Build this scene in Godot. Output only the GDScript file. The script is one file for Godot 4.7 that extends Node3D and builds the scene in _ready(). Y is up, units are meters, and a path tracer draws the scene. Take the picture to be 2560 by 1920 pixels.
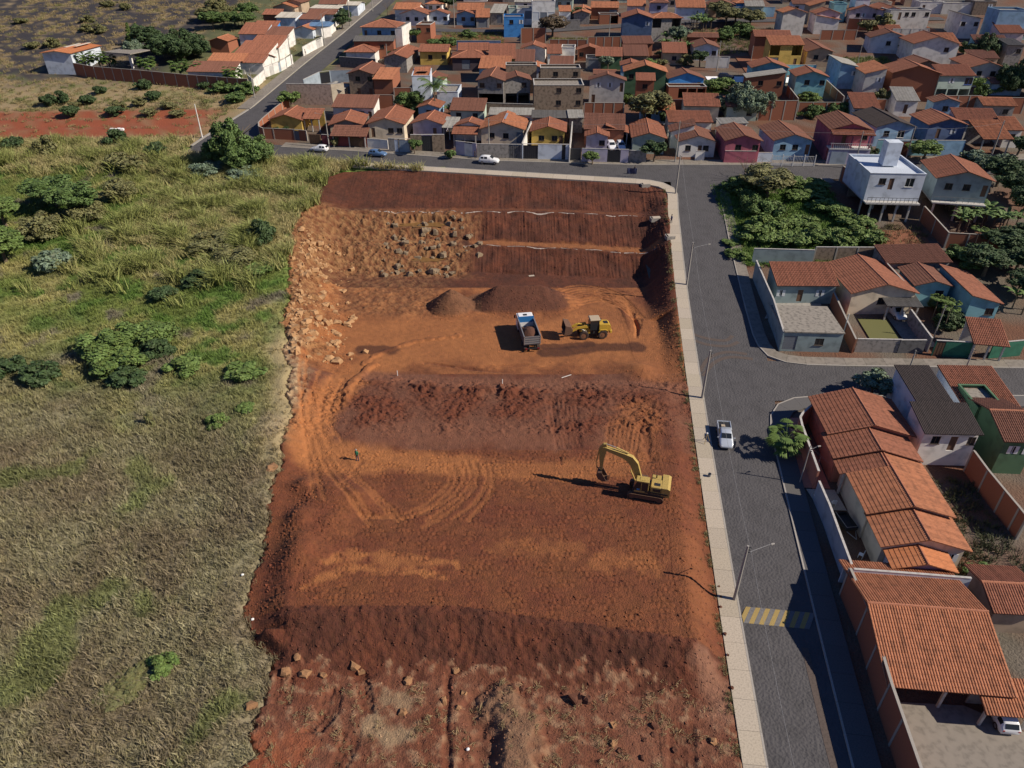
extends Node3D
# An earth-moving site cut into a hillside town, seen from a drone. x to the right, y up, F metres ahead of the drone (z = -F).

class MB:
	var v := PackedVector3Array()
	var n := PackedVector3Array()
	var c := PackedColorArray()
	var ix := PackedInt32Array()
	var col := Color(1, 1, 1)
	func quad(a: Vector3, b: Vector3, p: Vector3, d: Vector3) -> void:   # counter-clockwise seen from outside
		var k := v.size()
		var nn := (b - a).cross(d - a)
		if nn.length_squared() < 1e-12:
			nn = (p - b).cross(d - b)
		nn = nn.normalized()
		v.push_back(a); v.push_back(b); v.push_back(p); v.push_back(d)
		for i in 4:
			n.push_back(nn); c.push_back(col)
		ix.push_back(k); ix.push_back(k + 2); ix.push_back(k + 1); ix.push_back(k); ix.push_back(k + 3); ix.push_back(k + 2)
	func tri(a: Vector3, b: Vector3, p: Vector3) -> void:
		var k := v.size()
		var nn := (b - a).cross(p - a).normalized()
		v.push_back(a); v.push_back(b); v.push_back(p)
		for i in 3:
			n.push_back(nn); c.push_back(col)
		ix.push_back(k); ix.push_back(k + 2); ix.push_back(k + 1)
	func box(o: Vector3, s: Vector3, b := Basis.IDENTITY) -> void:
		var x := b.x * s.x * 0.5
		var y := b.y * s.y * 0.5
		var z := b.z * s.z * 0.5
		quad(o - x - y + z, o + x - y + z, o + x + y + z, o - x + y + z)
		quad(o + x - y - z, o - x - y - z, o - x + y - z, o + x + y - z)
		quad(o + x - y + z, o + x - y - z, o + x + y - z, o + x + y + z)
		quad(o - x - y - z, o - x - y + z, o - x + y + z, o - x + y - z)
		quad(o - x + y + z, o + x + y + z, o + x + y - z, o - x + y - z)
		quad(o - x - y - z, o + x - y - z, o + x - y + z, o - x - y + z)
	func cbox(o: Vector3, s: Vector3, e := 0.04, b := Basis.IDENTITY) -> void:   # box with chamfered upright and top edges
		var hx := s.x * 0.5
		var hz := s.z * 0.5
		var pr := PackedVector2Array([Vector2(-hx + e, -hz), Vector2(hx - e, -hz), Vector2(hx, -hz + e), Vector2(hx, hz - e), Vector2(hx - e, hz), Vector2(-hx + e, hz), Vector2(-hx, hz - e), Vector2(-hx, -hz + e)])
		var k := Vector2((hx - e) / hx, (hz - e) / hz)
		for i in 8:
			var p := pr[i]
			var q := pr[(i + 1) % 8]
			var y0 := -s.y * 0.5
			var y1 := s.y * 0.5 - e
			var y2 := s.y * 0.5
			quad(o + b * Vector3(q.x, y0, q.y), o + b * Vector3(p.x, y0, p.y), o + b * Vector3(p.x, y1, p.y), o + b * Vector3(q.x, y1, q.y))
			quad(o + b * Vector3(q.x, y1, q.y), o + b * Vector3(p.x, y1, p.y), o + b * Vector3(p.x * k.x, y2, p.y * k.y), o + b * Vector3(q.x * k.x, y2, q.y * k.y))
			tri(o + b * Vector3(q.x * k.x, y2, q.y * k.y), o + b * Vector3(p.x * k.x, y2, p.y * k.y), o + b * Vector3(0, y2, 0))
			tri(o + b * Vector3(p.x, y0, p.y), o + b * Vector3(q.x, y0, q.y), o + b * Vector3(0, y0, 0))
	func tube(a: Vector3, b: Vector3, r0: float, r1: float, m := 8, caps := true) -> void:
		var d := (b - a).normalized()
		var s := d.cross(Vector3.UP if absf(d.y) < 0.9 else Vector3.RIGHT).normalized()
		var t := s.cross(d)
		for i in m:
			var p := s * cos(TAU * i / m) + t * sin(TAU * i / m)
			var q := s * cos(TAU * (i + 1) / m) + t * sin(TAU * (i + 1) / m)
			quad(a + q * r0, a + p * r0, b + p * r1, b + q * r1)
			if caps:
				tri(b + q * r1, b + p * r1, b)
				tri(a + p * r0, a + q * r0, a)
	func prism(poly: PackedVector2Array, z0: float, z1: float) -> void:   # x, y outline (counter-clockwise) drawn out from z0 to z1
		var m := poly.size()
		var t := Geometry2D.triangulate_polygon(poly)
		for i in range(0, t.size(), 3):
			var a := poly[t[i]]
			var b := poly[t[i + 1]]
			var d := poly[t[i + 2]]
			if (b - a).cross(d - a) < 0:
				var w := b
				b = d
				d = w
			tri(Vector3(a.x, a.y, z1), Vector3(b.x, b.y, z1), Vector3(d.x, d.y, z1))
			tri(Vector3(a.x, a.y, z0), Vector3(d.x, d.y, z0), Vector3(b.x, b.y, z0))
		for i in m:
			var p := poly[i]
			var q := poly[(i + 1) % m]
			quad(Vector3(p.x, p.y, z0), Vector3(q.x, q.y, z0), Vector3(q.x, q.y, z1), Vector3(p.x, p.y, z1))
	func loft(rings: Array, close_ends := true) -> void:   # rings of equal length, each counter-clockwise seen from the far end
		for i in rings.size() - 1:
			var a: PackedVector3Array = rings[i]
			var b: PackedVector3Array = rings[i + 1]
			var m := a.size()
			for j in m:
				var k := (j + 1) % m
				quad(a[j], a[k], b[k], b[j])
		if close_ends:
			for e in [0, rings.size() - 1]:
				var r: PackedVector3Array = rings[e]
				var o := Vector3.ZERO
				for p in r:
					o += p
				o /= r.size()
				for j in r.size():
					var k := (j + 1) % r.size()
					if e == 0:
						tri(r[k], r[j], o)
					else:
						tri(r[j], r[k], o)
	func done(smooth := false) -> ArrayMesh:
		if smooth:
			var acc := {}
			for i in v.size():
				var k := v[i].snapped(Vector3(0.002, 0.002, 0.002))
				acc[k] = acc.get(k, Vector3.ZERO) + n[i]
			for i in v.size():
				n[i] = (acc[v[i].snapped(Vector3(0.002, 0.002, 0.002))] as Vector3).normalized()
		var arr := []
		arr.resize(Mesh.ARRAY_MAX)
		arr[Mesh.ARRAY_VERTEX] = v
		arr[Mesh.ARRAY_NORMAL] = n
		arr[Mesh.ARRAY_COLOR] = c
		arr[Mesh.ARRAY_INDEX] = ix
		var m := ArrayMesh.new()
		m.add_surface_from_arrays(Mesh.PRIMITIVE_TRIANGLES, arr)
		return m

var M := {}
var taken := {}
var rng := RandomNumberGenerator.new()
var nz := FastNoiseLite.new()
var nz2 := FastNoiseLite.new()
var tex := {}

func P(x: float, f: float, y: float) -> Vector3:
	return Vector3(x, y, -f)

func V(a: Array) -> Array:
	var out := []
	for i in range(0, a.size(), 2):
		out.append(Vector2(a[i], a[i + 1]))
	return out

func numbered(called: String) -> String:
	var k: int = taken.get(called, 0)
	taken[called] = k + 1
	return called if k == 0 else "%s_%03d" % [called, k]

func part(called: String, mesh: Mesh, mat: Material, parent: Node3D, at := Transform3D.IDENTITY) -> MeshInstance3D:
	var o := MeshInstance3D.new()
	o.name = called
	o.mesh = mesh
	o.material_override = mat
	o.transform = at
	parent.add_child(o, true)
	return o

func tag(o: Node, label: String, category: String, group := "", kind := "") -> Node:
	if label: o.set_meta("label", label)
	if category: o.set_meta("category", category)
	if group: o.set_meta("group", group)
	if kind: o.set_meta("kind", kind)
	return o

func thing(called: String, label: String, category: String, at := Transform3D.IDENTITY, group := "") -> Node3D:
	var o := Node3D.new()
	o.name = numbered(called)
	add_child(o)
	o.transform = at
	tag(o, label, category, group)
	return o

func solo(called: String, mesh: Mesh, mat: Material, label: String, category: String, at := Transform3D.IDENTITY, group := "") -> MeshInstance3D:
	var o := part(numbered(called), mesh, mat, self, at)
	tag(o, label, category, group)
	return o

func structure(called: String, mesh: Mesh, mat: Material) -> MeshInstance3D:
	var o := part(numbered(called), mesh, mat, self)
	o.set_meta("kind", "structure")
	return o

func spin(at: Vector3, deg := 0.0) -> Transform3D:
	return Transform3D(Basis(Vector3.UP, deg_to_rad(deg)), at)

func ss(a: float, b: float, x: float) -> float:
	var t := clampf((x - a) / (b - a), 0.0, 1.0)
	return t * t * (3.0 - 2.0 * t)

var KS := PackedFloat32Array([0, 30, 49, 81, 110, 130, 146, 160, 200, 270, 400, 700, 1800])
var KY := PackedFloat32Array([-1.5, -0.7, 0, 2.0, 5.0, 8.6, 11.5, 13.2, 18.3, 27.3, 42.5, 70, 150])
func slope_at(j: int) -> float:
	if j <= 0: return (KY[1] - KY[0]) / (KS[1] - KS[0])
	if j >= KS.size() - 1: return (KY[j] - KY[j - 1]) / (KS[j] - KS[j - 1])
	return (KY[j + 1] - KY[j - 1]) / (KS[j + 1] - KS[j - 1])

var hill_lut := PackedFloat32Array()
func hill_init() -> void:
	for k in 3600:
		var s := k * 0.5
		var i := 0
		while i < KS.size() - 2 and s > KS[i + 1]:
			i += 1
		var h := KS[i + 1] - KS[i]
		var t := (s - KS[i]) / h
		hill_lut.push_back((2 * t * t * t - 3 * t * t + 1) * KY[i] + (t * t * t - 2 * t * t + t) * h * slope_at(i) + (-2 * t * t * t + 3 * t * t) * KY[i + 1] + (t * t * t - t * t) * h * slope_at(i + 1))

func hill(x: float, f: float) -> float:     # the natural hillside
	var s := (x * 0.123 + f * 0.992) * 2.0
	if s <= 0.0: return -1.5
	var i := mini(int(s), 3598)
	return lerpf(hill_lut[i], hill_lut[i + 1], minf(s - i, 1.0))

func field(x: float, f: float) -> float:    # the uncut field left of the site stands higher
	return hill(x, f) + 2.3 * ss(-17, -27, x) * ss(36, 58, f) * (1.0 - ss(118, 150, f))

func lut(xs: PackedFloat32Array, ys: PackedFloat32Array, x: float) -> float:
	if x <= xs[0]: return ys[0]
	for i in xs.size() - 1:
		if x <= xs[i + 1]:
			return lerpf(ys[i], ys[i + 1], (x - xs[i]) / (xs[i + 1] - xs[i]))
	return ys[ys.size() - 1]

func lin(c: Color) -> Color:
	return c.linear_to_srgb()

func noise_tex(key: String, freq: float, lo: float, hi: float, oct := 4, size := 256, kind := FastNoiseLite.TYPE_SIMPLEX_SMOOTH, mid := 0.5) -> void:
	var t := NoiseTexture2D.new()
	t.width = size
	t.height = size
	t.seamless = true
	var k := FastNoiseLite.new()
	k.seed = key.hash() % 1000
	k.frequency = freq
	k.noise_type = kind
	k.fractal_octaves = oct
	t.noise = k
	var g := Gradient.new()
	g.offsets = PackedFloat32Array([0.0, mid, 1.0])
	g.colors = PackedColorArray([lin(Color(lo, lo, lo)), lin(Color(lerpf(lo, hi, 0.75), lerpf(lo, hi, 0.75), lerpf(lo, hi, 0.75))), lin(Color(hi, hi, hi))])
	t.color_ramp = g
	tex[key] = t

func bump_tex(key: String, freq: float, strength: float, oct := 4, size := 256) -> void:
	var t := NoiseTexture2D.new()
	t.width = size
	t.height = size
	t.seamless = true
	t.as_normal_map = true
	t.bump_strength = strength
	var k := FastNoiseLite.new()
	k.frequency = freq
	k.fractal_octaves = oct
	t.noise = k
	tex[key] = t

func mk(key: String, c: Color, rough := 0.85, t := "", scale := 0.25, bump := "", bs := 1.0, metal := 0.0) -> StandardMaterial3D:
	var m := StandardMaterial3D.new()
	m.albedo_color = lin(c)
	m.roughness = rough
	m.metallic = metal
	m.vertex_color_use_as_albedo = true
	if t:
		m.albedo_texture = tex[t]
		m.uv1_triplanar = true
		m.uv1_world_triplanar = true
		m.uv1_scale = Vector3(scale, scale, scale)
	if bump:
		m.normal_enabled = true
		m.normal_texture = tex[bump]
		m.normal_scale = bs
		m.uv1_triplanar = true
		m.uv1_world_triplanar = true
		m.uv1_scale = Vector3(scale, scale, scale)
	M[key] = m
	return m

func materials() -> void:
	noise_tex("grain", 0.06, 0.62, 1.0, 5)
	noise_tex("stain", 0.014, 0.62, 1.0, 5, 256, FastNoiseLite.TYPE_SIMPLEX_SMOOTH, 0.42)
	noise_tex("mould", 0.035, 0.3, 1.0, 5, 256, FastNoiseLite.TYPE_SIMPLEX_SMOOTH, 0.45)
	noise_tex("tar", 0.014, 0.72, 1.0, 7, 512)
	noise_tex("soil", 0.045, 0.5, 1.0, 6, 512)
	noise_tex("brick", 0.09, 0.45, 1.0, 3)
	bump_tex("lumps", 0.05, 6.0, 5)
	bump_tex("fine", 0.2, 3.0, 3)
	# soils
	mk("soil", Color(1.15, 1.15, 1.15), 0.95, "soil", 0.35, "lumps", 1.0)
	mk("land", Color(1.1, 1.1, 1.1), 0.95, "soil", 0.2, "lumps", 0.8)
	# paving
	mk("asphalt", Color(0.08, 0.076, 0.079), 0.9, "tar", 0.055, "fine", 0.4)
	mk("pale", Color(0.5, 0.43, 0.34), 0.9, "grain", 0.3)
	mk("kerb", Color(0.4, 0.37, 0.33), 0.9, "grain", 0.5)
	mk("paving", Color(0.25, 0.22, 0.185), 0.9, "stain", 0.3)
	mk("paint_yellow", Color(0.42, 0.3, 0.1), 0.8, "mould", 1.5)
	mk("paint_white", Color(0.5, 0.48, 0.46), 0.8, "stain", 1.0)
	# walls
	var w := {"wh": Color(0.72, 0.7, 0.66), "wb": Color(0.56, 0.62, 0.7), "wg": Color(0.5, 0.49, 0.47), "cr": Color(0.62, 0.53, 0.4), "ye": Color(0.58, 0.4, 0.1), "pk": Color(0.42, 0.12, 0.16), "li": Color(0.42, 0.39, 0.5), "lb": Color(0.24, 0.4, 0.56), "bl": Color(0.05, 0.24, 0.6), "db": Color(0.09, 0.14, 0.26), "gn": Color(0.075, 0.16, 0.085), "dn": Color(0.03, 0.16, 0.1), "pg": Color(0.42, 0.52, 0.45), "gr": Color(0.3, 0.28, 0.26), "dg": Color(0.12, 0.12, 0.125), "bd": Color(0.25, 0.19, 0.14), "be": Color(0.42, 0.32, 0.23), "tc": Color(0.5, 0.2, 0.13), "cy": Color(0.22, 0.46, 0.52), "tg": Color(0.25, 0.32, 0.33), "pu": Color(0.07, 0.05, 0.06), "pe": Color(0.45, 0.33, 0.27), "pw": Color(0.6, 0.5, 0.52), "dr": Color(0.22, 0.05, 0.05), "gb": Color(0.3, 0.36, 0.42)}
	for k in w:
		mk(k, (w[k] as Color) * 1.12, 0.9, "stain", 0.13)
	for k in ["bd", "gr", "pe", "dg"]:
		(M[k] as StandardMaterial3D).albedo_texture = tex["mould"]
	mk("br", Color(0.36, 0.135, 0.075), 0.95, "brick", 0.5)
	mk("wd", Color(0.16, 0.09, 0.05), 0.8, "grain", 0.6)
	mk("rb", Color(0.24, 0.09, 0.05), 0.8, "grain", 0.6)
	mk("gg", Color(0.11, 0.13, 0.17), 0.6)
	mk("bk", Color(0.025, 0.027, 0.033), 0.5)
	mk("concrete", Color(0.33, 0.31, 0.28), 0.9, "stain", 0.4)
	mk("post", Color(0.38, 0.35, 0.31), 0.9, "grain", 0.8)
	mk("coping", Color(0.5, 0.48, 0.45), 0.9, "stain", 0.5)
	# roofs
	mk("rf_o", Color(0.47, 0.185, 0.09), 0.85, "mould", 0.11)
	mk("rf_O", Color(0.58, 0.22, 0.09), 0.85, "grain", 0.1)
	mk("rf_r", Color(0.34, 0.13, 0.075), 0.9, "mould", 0.16)
	mk("rf_d", Color(0.235, 0.1, 0.065), 0.9, "mould", 0.3)
	mk("rf_x", Color(0.06, 0.045, 0.042), 0.9, "mould", 0.2)
	mk("rf_g", Color(0.36, 0.35, 0.32), 0.9, "stain", 0.2)
	mk("rf_k", Color(0.13, 0.125, 0.12), 0.9, "stain", 0.2)
	mk("rf_w", Color(0.68, 0.63, 0.52), 0.6, "grain", 0.2)
	mk("rf_b", Color(0.16, 0.28, 0.46), 0.5, "grain", 0.2)
	mk("rf_c", Color(0.3, 0.27, 0.23), 0.9, "mould", 0.15)
	mk("ridge", Color(0.5, 0.2, 0.11), 0.85, "mould", 0.4)
	mk("under", Color(0.2, 0.12, 0.08), 0.9)
	mk("foil", Color(0.75, 0.77, 0.8), 0.35, "grain", 0.8, "lumps", 0.6, 0.6)
	# openings
	mk("glass", Color(0.02, 0.025, 0.03), 0.12)
	mk("frame_dark", Color(0.07, 0.05, 0.04), 0.6)
	mk("frame_white", Color(0.65, 0.65, 0.63), 0.6)
	mk("door_wood", Color(0.14, 0.075, 0.045), 0.7)
	mk("door_grey", Color(0.16, 0.18, 0.21), 0.6)
	mk("shutter_white", Color(0.62, 0.65, 0.68), 0.6)
	mk("shutter_blue", Color(0.05, 0.12, 0.4), 0.5)
	mk("shutter_green", Color(0.03, 0.2, 0.07), 0.6)
	mk("gate_white", Color(0.6, 0.62, 0.63), 0.5)
	# plants
	var lv := {"leaf_mid": Color(0.1, 0.165, 0.045), "leaf_dark": Color(0.05, 0.09, 0.03), "leaf_lush": Color(0.13, 0.2, 0.05), "leaf_grey": Color(0.16, 0.22, 0.15), "leaf_olive": Color(0.17, 0.17, 0.07), "leaf_palm": Color(0.1, 0.165, 0.035), "leaf_brown": Color(0.13, 0.095, 0.06), "grass": Color(1, 1, 1)}
	for k in lv:
		var m := mk(k, lv[k], 0.75)
		m.cull_mode = BaseMaterial3D.CULL_DISABLED
	mk("bark", Color(0.16, 0.12, 0.085), 0.95, "grain", 1.0)
	mk("rock", Color(0.5, 0.29, 0.14), 0.95, "soil", 0.7, "lumps", 1.0)
	mk("water", Color(0.2, 0.11, 0.04), 0.15)
	# machines
	mk("cat_yellow", Color(0.52, 0.37, 0.11), 0.55, "mould", 0.8)
	mk("loader_yellow", Color(0.62, 0.4, 0.05), 0.5, "mould", 0.8)
	mk("machine_black", Color(0.02, 0.02, 0.022), 0.6)
	mk("steel", Color(0.35, 0.34, 0.33), 0.4, "", 1.0, "", 1.0, 0.5)
	mk("dirty_steel", Color(0.15, 0.08, 0.05), 0.8, "stain", 0.8)
	mk("rubber", Color(0.045, 0.03, 0.024), 0.95)
	mk("rim_rust", Color(0.2, 0.09, 0.045), 0.8)
	mk("truck_grey", Color(0.14, 0.15, 0.17), 0.55, "stain", 0.5)
	mk("truck_blue", Color(0.03, 0.17, 0.42), 0.5)
	mk("white_paint", Color(0.75, 0.75, 0.75), 0.35)
	mk("tan_roof", Color(0.42, 0.34, 0.24), 0.7)
	mk("car_white", Color(0.72, 0.74, 0.76), 0.25)
	mk("car_silver", Color(0.55, 0.6, 0.66), 0.28, "", 1.0, "", 1.0, 0.35)
	mk("car_blue", Color(0.12, 0.22, 0.4), 0.28, "", 1.0, "", 1.0, 0.3)
	mk("car_dark", Color(0.015, 0.02, 0.04), 0.25)
	mk("red_light", Color(0.35, 0.02, 0.02), 0.3)
	mk("people", Color(1, 1, 1), 0.85)
	mk("wire", Color(0.28, 0.28, 0.28), 0.6)
	mk("pole", Color(0.36, 0.34, 0.31), 0.9, "grain", 1.0)
	mk("pole_white", Color(0.66, 0.64, 0.6), 0.9)
	mk("banner", Color(0.02, 0.03, 0.09), 0.7)
	mk("plastic_white", Color(0.75, 0.75, 0.74), 0.6)
	mk("lime", Color(0.45, 0.38, 0.33), 0.95)

func kerb_l(f: float) -> float:
	return 17.0 + 0.1115 * f
func kerb_r(f: float) -> float:
	return 22.9 + 0.136 * f if f < 82.0 else 26.8 + 0.1 * f

var LBF := PackedFloat32Array([20, 30.3, 35.7, 40.3, 42.2, 44.6, 46.6, 51.5, 55.5, 60.9, 65.5, 71.4, 79.7, 89.2, 94.5, 112.4, 125.8, 135.2, 146.6, 149.2, 153])
var LBX := PackedFloat32Array([-20.8, -21.1, -21.7, -21.5, -23.7, -25.2, -25.6, -25.7, -25.9, -26.6, -27.2, -27.5, -29.9, -32.9, -34.0, -37.8, -40.2, -38.2, -38.2, -34.5, -34])
func site_left(f: float) -> float:
	return lut(LBF, LBX, f) + 0.45 * nz2.get_noise_1d(f * 23.0) + 1.0 * nz.get_noise_1d(f * 2.6) + 0.5 * nz.get_noise_1d(f * 11.0)
func site_far(x: float) -> float:           # inner edge of the far street's pavement
	return 144.7 - 0.169 * x

func in_site(x: float, f: float) -> float:  # metres inside the excavation's outline (negative outside)
	return minf(minf(x - site_left(f), kerb_l(f) - 2.05 - x), site_far(x) - f)

func terraces(x: float, f: float) -> float:  # floor, benches and cut faces, before edges are blended in
	var t1 := minf(site_far(x), 146.8 - 0.165 * x)
	var y1 := hill(x, t1)
	var e1 := 135.4 - 0.08 * maxf(x - 2.0, -2.0) - 0.06 * maxf(x - 12.0, 0.0)
	var e2 := 126.6 - 0.12 * maxf(x, -4.0) - 0.08 * maxf(x - 14.0, 0.0)
	var e3 := 117.8 - 0.1 * maxf(x, -6.0)
	if f >= t1: return y1
	if f >= e1: return lerpf(7.9, y1, (f - e1) / (t1 - e1))
	if f >= e1 - 2.0: return 7.85
	if f >= e2: return lerpf(4.6, 7.85, minf(1.0, (f - e2) / (e1 - 2.4 - e2)))
	if f >= e2 - 2.4: return 4.55
	if f >= e3: return lerpf(1.9, 4.55, minf(1.0, (f - e3) / (e2 - 2.8 - e3)))
	if f >= 84.0: return lerpf(2.15, 1.9, (f - 84.0) / (e3 - 84.0))
	if f >= 66.0: return 2.1 + 0.35 * ss(66, 71, f) * (1.0 - ss(79, 84, f))
	var tt := 43.0 - 0.17 * maxf(x + 5.5, 0.0)
	var tb := tt - 4.4 + 0.1 * maxf(x, 0.0)
	if f >= tt: return 2.05
	var low := hill(x, minf(f, tb))
	if f >= tb: return lerpf(low, 2.05, (f - tb) / (tt - tb))
	return low

func on_face(x: float, f: float) -> float:
	var h := 0.35
	return clampf(absf(terraces(x, f + h) - terraces(x, f - h)) * 3.0 - 0.25, 0.0, 1.0) if f > 112.0 else 0.0

func soil_height(x: float, f: float) -> float:
	var h := terraces(x, f)
	var dl := x - site_left(f)
	var wl := 4.6 if f < 62.0 else lerpf(4.0, 9.0, ss(66, 96, f)) - 3.0 * ss(126, 140, f)
	if f < 42.0: wl = 1.5
	h = lerpf(field(x, f) - 0.05, h, ss(0.0, wl, dl))
	var dr := kerb_l(f) - 2.05 - x
	var wr := 3.4 if f < 100.0 else 5.0
	h = lerpf(hill(x, f) + 0.06, h, ss(0.0, wr, dr))
	# heaps
	var d1 := Vector2(x + 10.0, (f - 104.8)).length()
	h += maxf(0.0, 3.3 - d1 * 0.83) * (1.0 if d1 > 0.8 else 0.96)
	var q := Vector2(maxf(absf(x - 1.2) - 3.6, 0.0) * (0.62 if x > 1.2 else 1.0), f - 106.3).length()
	h += maxf(0.0, 3.1 - q * 0.72)
	# mounds pushed up at the near left edge
	for m in [[-21.8, 50.6, 1.5, 7.0], [-20.2, 58.6, 1.2, 7.0], [-22.6, 55.0, 1.3, 3.0], [-23.4, 60.2, 1.0, 2.0], [-17.0, 58.4, 0.8, 3.0], [-19.0, 54.6, 0.7, 3.0], [18.0, 84.5, 0.8, 5.0]]:
		h += m[2] * exp(-Vector2(x - m[0], f - m[1]).length_squared() / m[3])
	return h

const GX0 := -46.0
const GF0 := 16.0
const GS := 0.16
var gnx := 506
var gnf := 830
var gh := PackedFloat32Array()
var gc := PackedColorArray()

func gnd(x: float, f: float) -> float:       # height of whatever ground is drawn there
	var d := in_site(x, f)
	if d > 0.0:
		var i := clampi(int((x - GX0) / GS), 0, gnx - 2)
		var j := clampi(int((f - GF0) / GS), 0, gnf - 2)
		var u := (x - GX0) / GS - i
		var w := (f - GF0) / GS - j
		var k := j * gnx + i
		return lerpf(lerpf(gh[k], gh[k + 1], u), lerpf(gh[k + gnx], gh[k + gnx + 1], u), w)
	if f < 160.0 and x < -15.0:
		return field(x, f)
	return hill(x, f)

func stroke(pts: Array, width: float, c: Color, a: float, dh := 0.0, soft := 0.4, rag := 1.0) -> void:
	var best := {}
	var r := width * 0.5 * (1.0 + soft) + 0.5 * rag
	for s in pts.size() - 1:
		var p: Vector2 = pts[s]
		var q: Vector2 = pts[s + 1]
		var i0 := clampi(int((minf(p.x, q.x) - r - GX0) / GS), 0, gnx - 1)
		var i1 := clampi(int((maxf(p.x, q.x) + r - GX0) / GS), 0, gnx - 1)
		var j0 := clampi(int((minf(p.y, q.y) - r - GF0) / GS), 0, gnf - 1)
		var j1 := clampi(int((maxf(p.y, q.y) + r - GF0) / GS), 0, gnf - 1)
		var d := q - p
		var dd := maxf(d.length_squared(), 0.0001)
		for j in range(j0, j1 + 1):
			for i in range(i0, i1 + 1):
				var o := Vector2(GX0 + i * GS, GF0 + j * GS)
				var t := clampf((o - p).dot(d) / dd, 0.0, 1.0)
				var e := (o - p - d * t).length()
				if e > r: continue
				var k := j * gnx + i
				if e < best.get(k, 1e9): best[k] = e
	for k: int in best:
		var x := GX0 + (k % gnx) * GS
		var f := GF0 + (k / gnx) * GS
		var e: float = best[k] + rag * 0.5 * nz.get_noise_2d(x * 9.0, f * 9.0)
		var w := 1.0 - ss(width * 0.5 * (1.0 - soft), width * 0.5 * (1.0 + soft), e)
		if w <= 0.0: continue
		gc[k] = gc[k].lerp(c * (1.0 + 0.25 * nz2.get_noise_2d(x * 14.0, f * 14.0)), w * a)
		gh[k] += dh * w

func smooth_path(pts: Array, n := 6) -> Array:
	var out := []
	for i in pts.size() - 1:
		var a: Vector2 = pts[maxi(i - 1, 0)]
		var b: Vector2 = pts[i]
		var c: Vector2 = pts[i + 1]
		var d: Vector2 = pts[mini(i + 2, pts.size() - 1)]
		for k in n:
			out.append(b.cubic_interpolate(c, a, d, float(k) / n))
	out.append(pts[pts.size() - 1])
	return out

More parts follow.
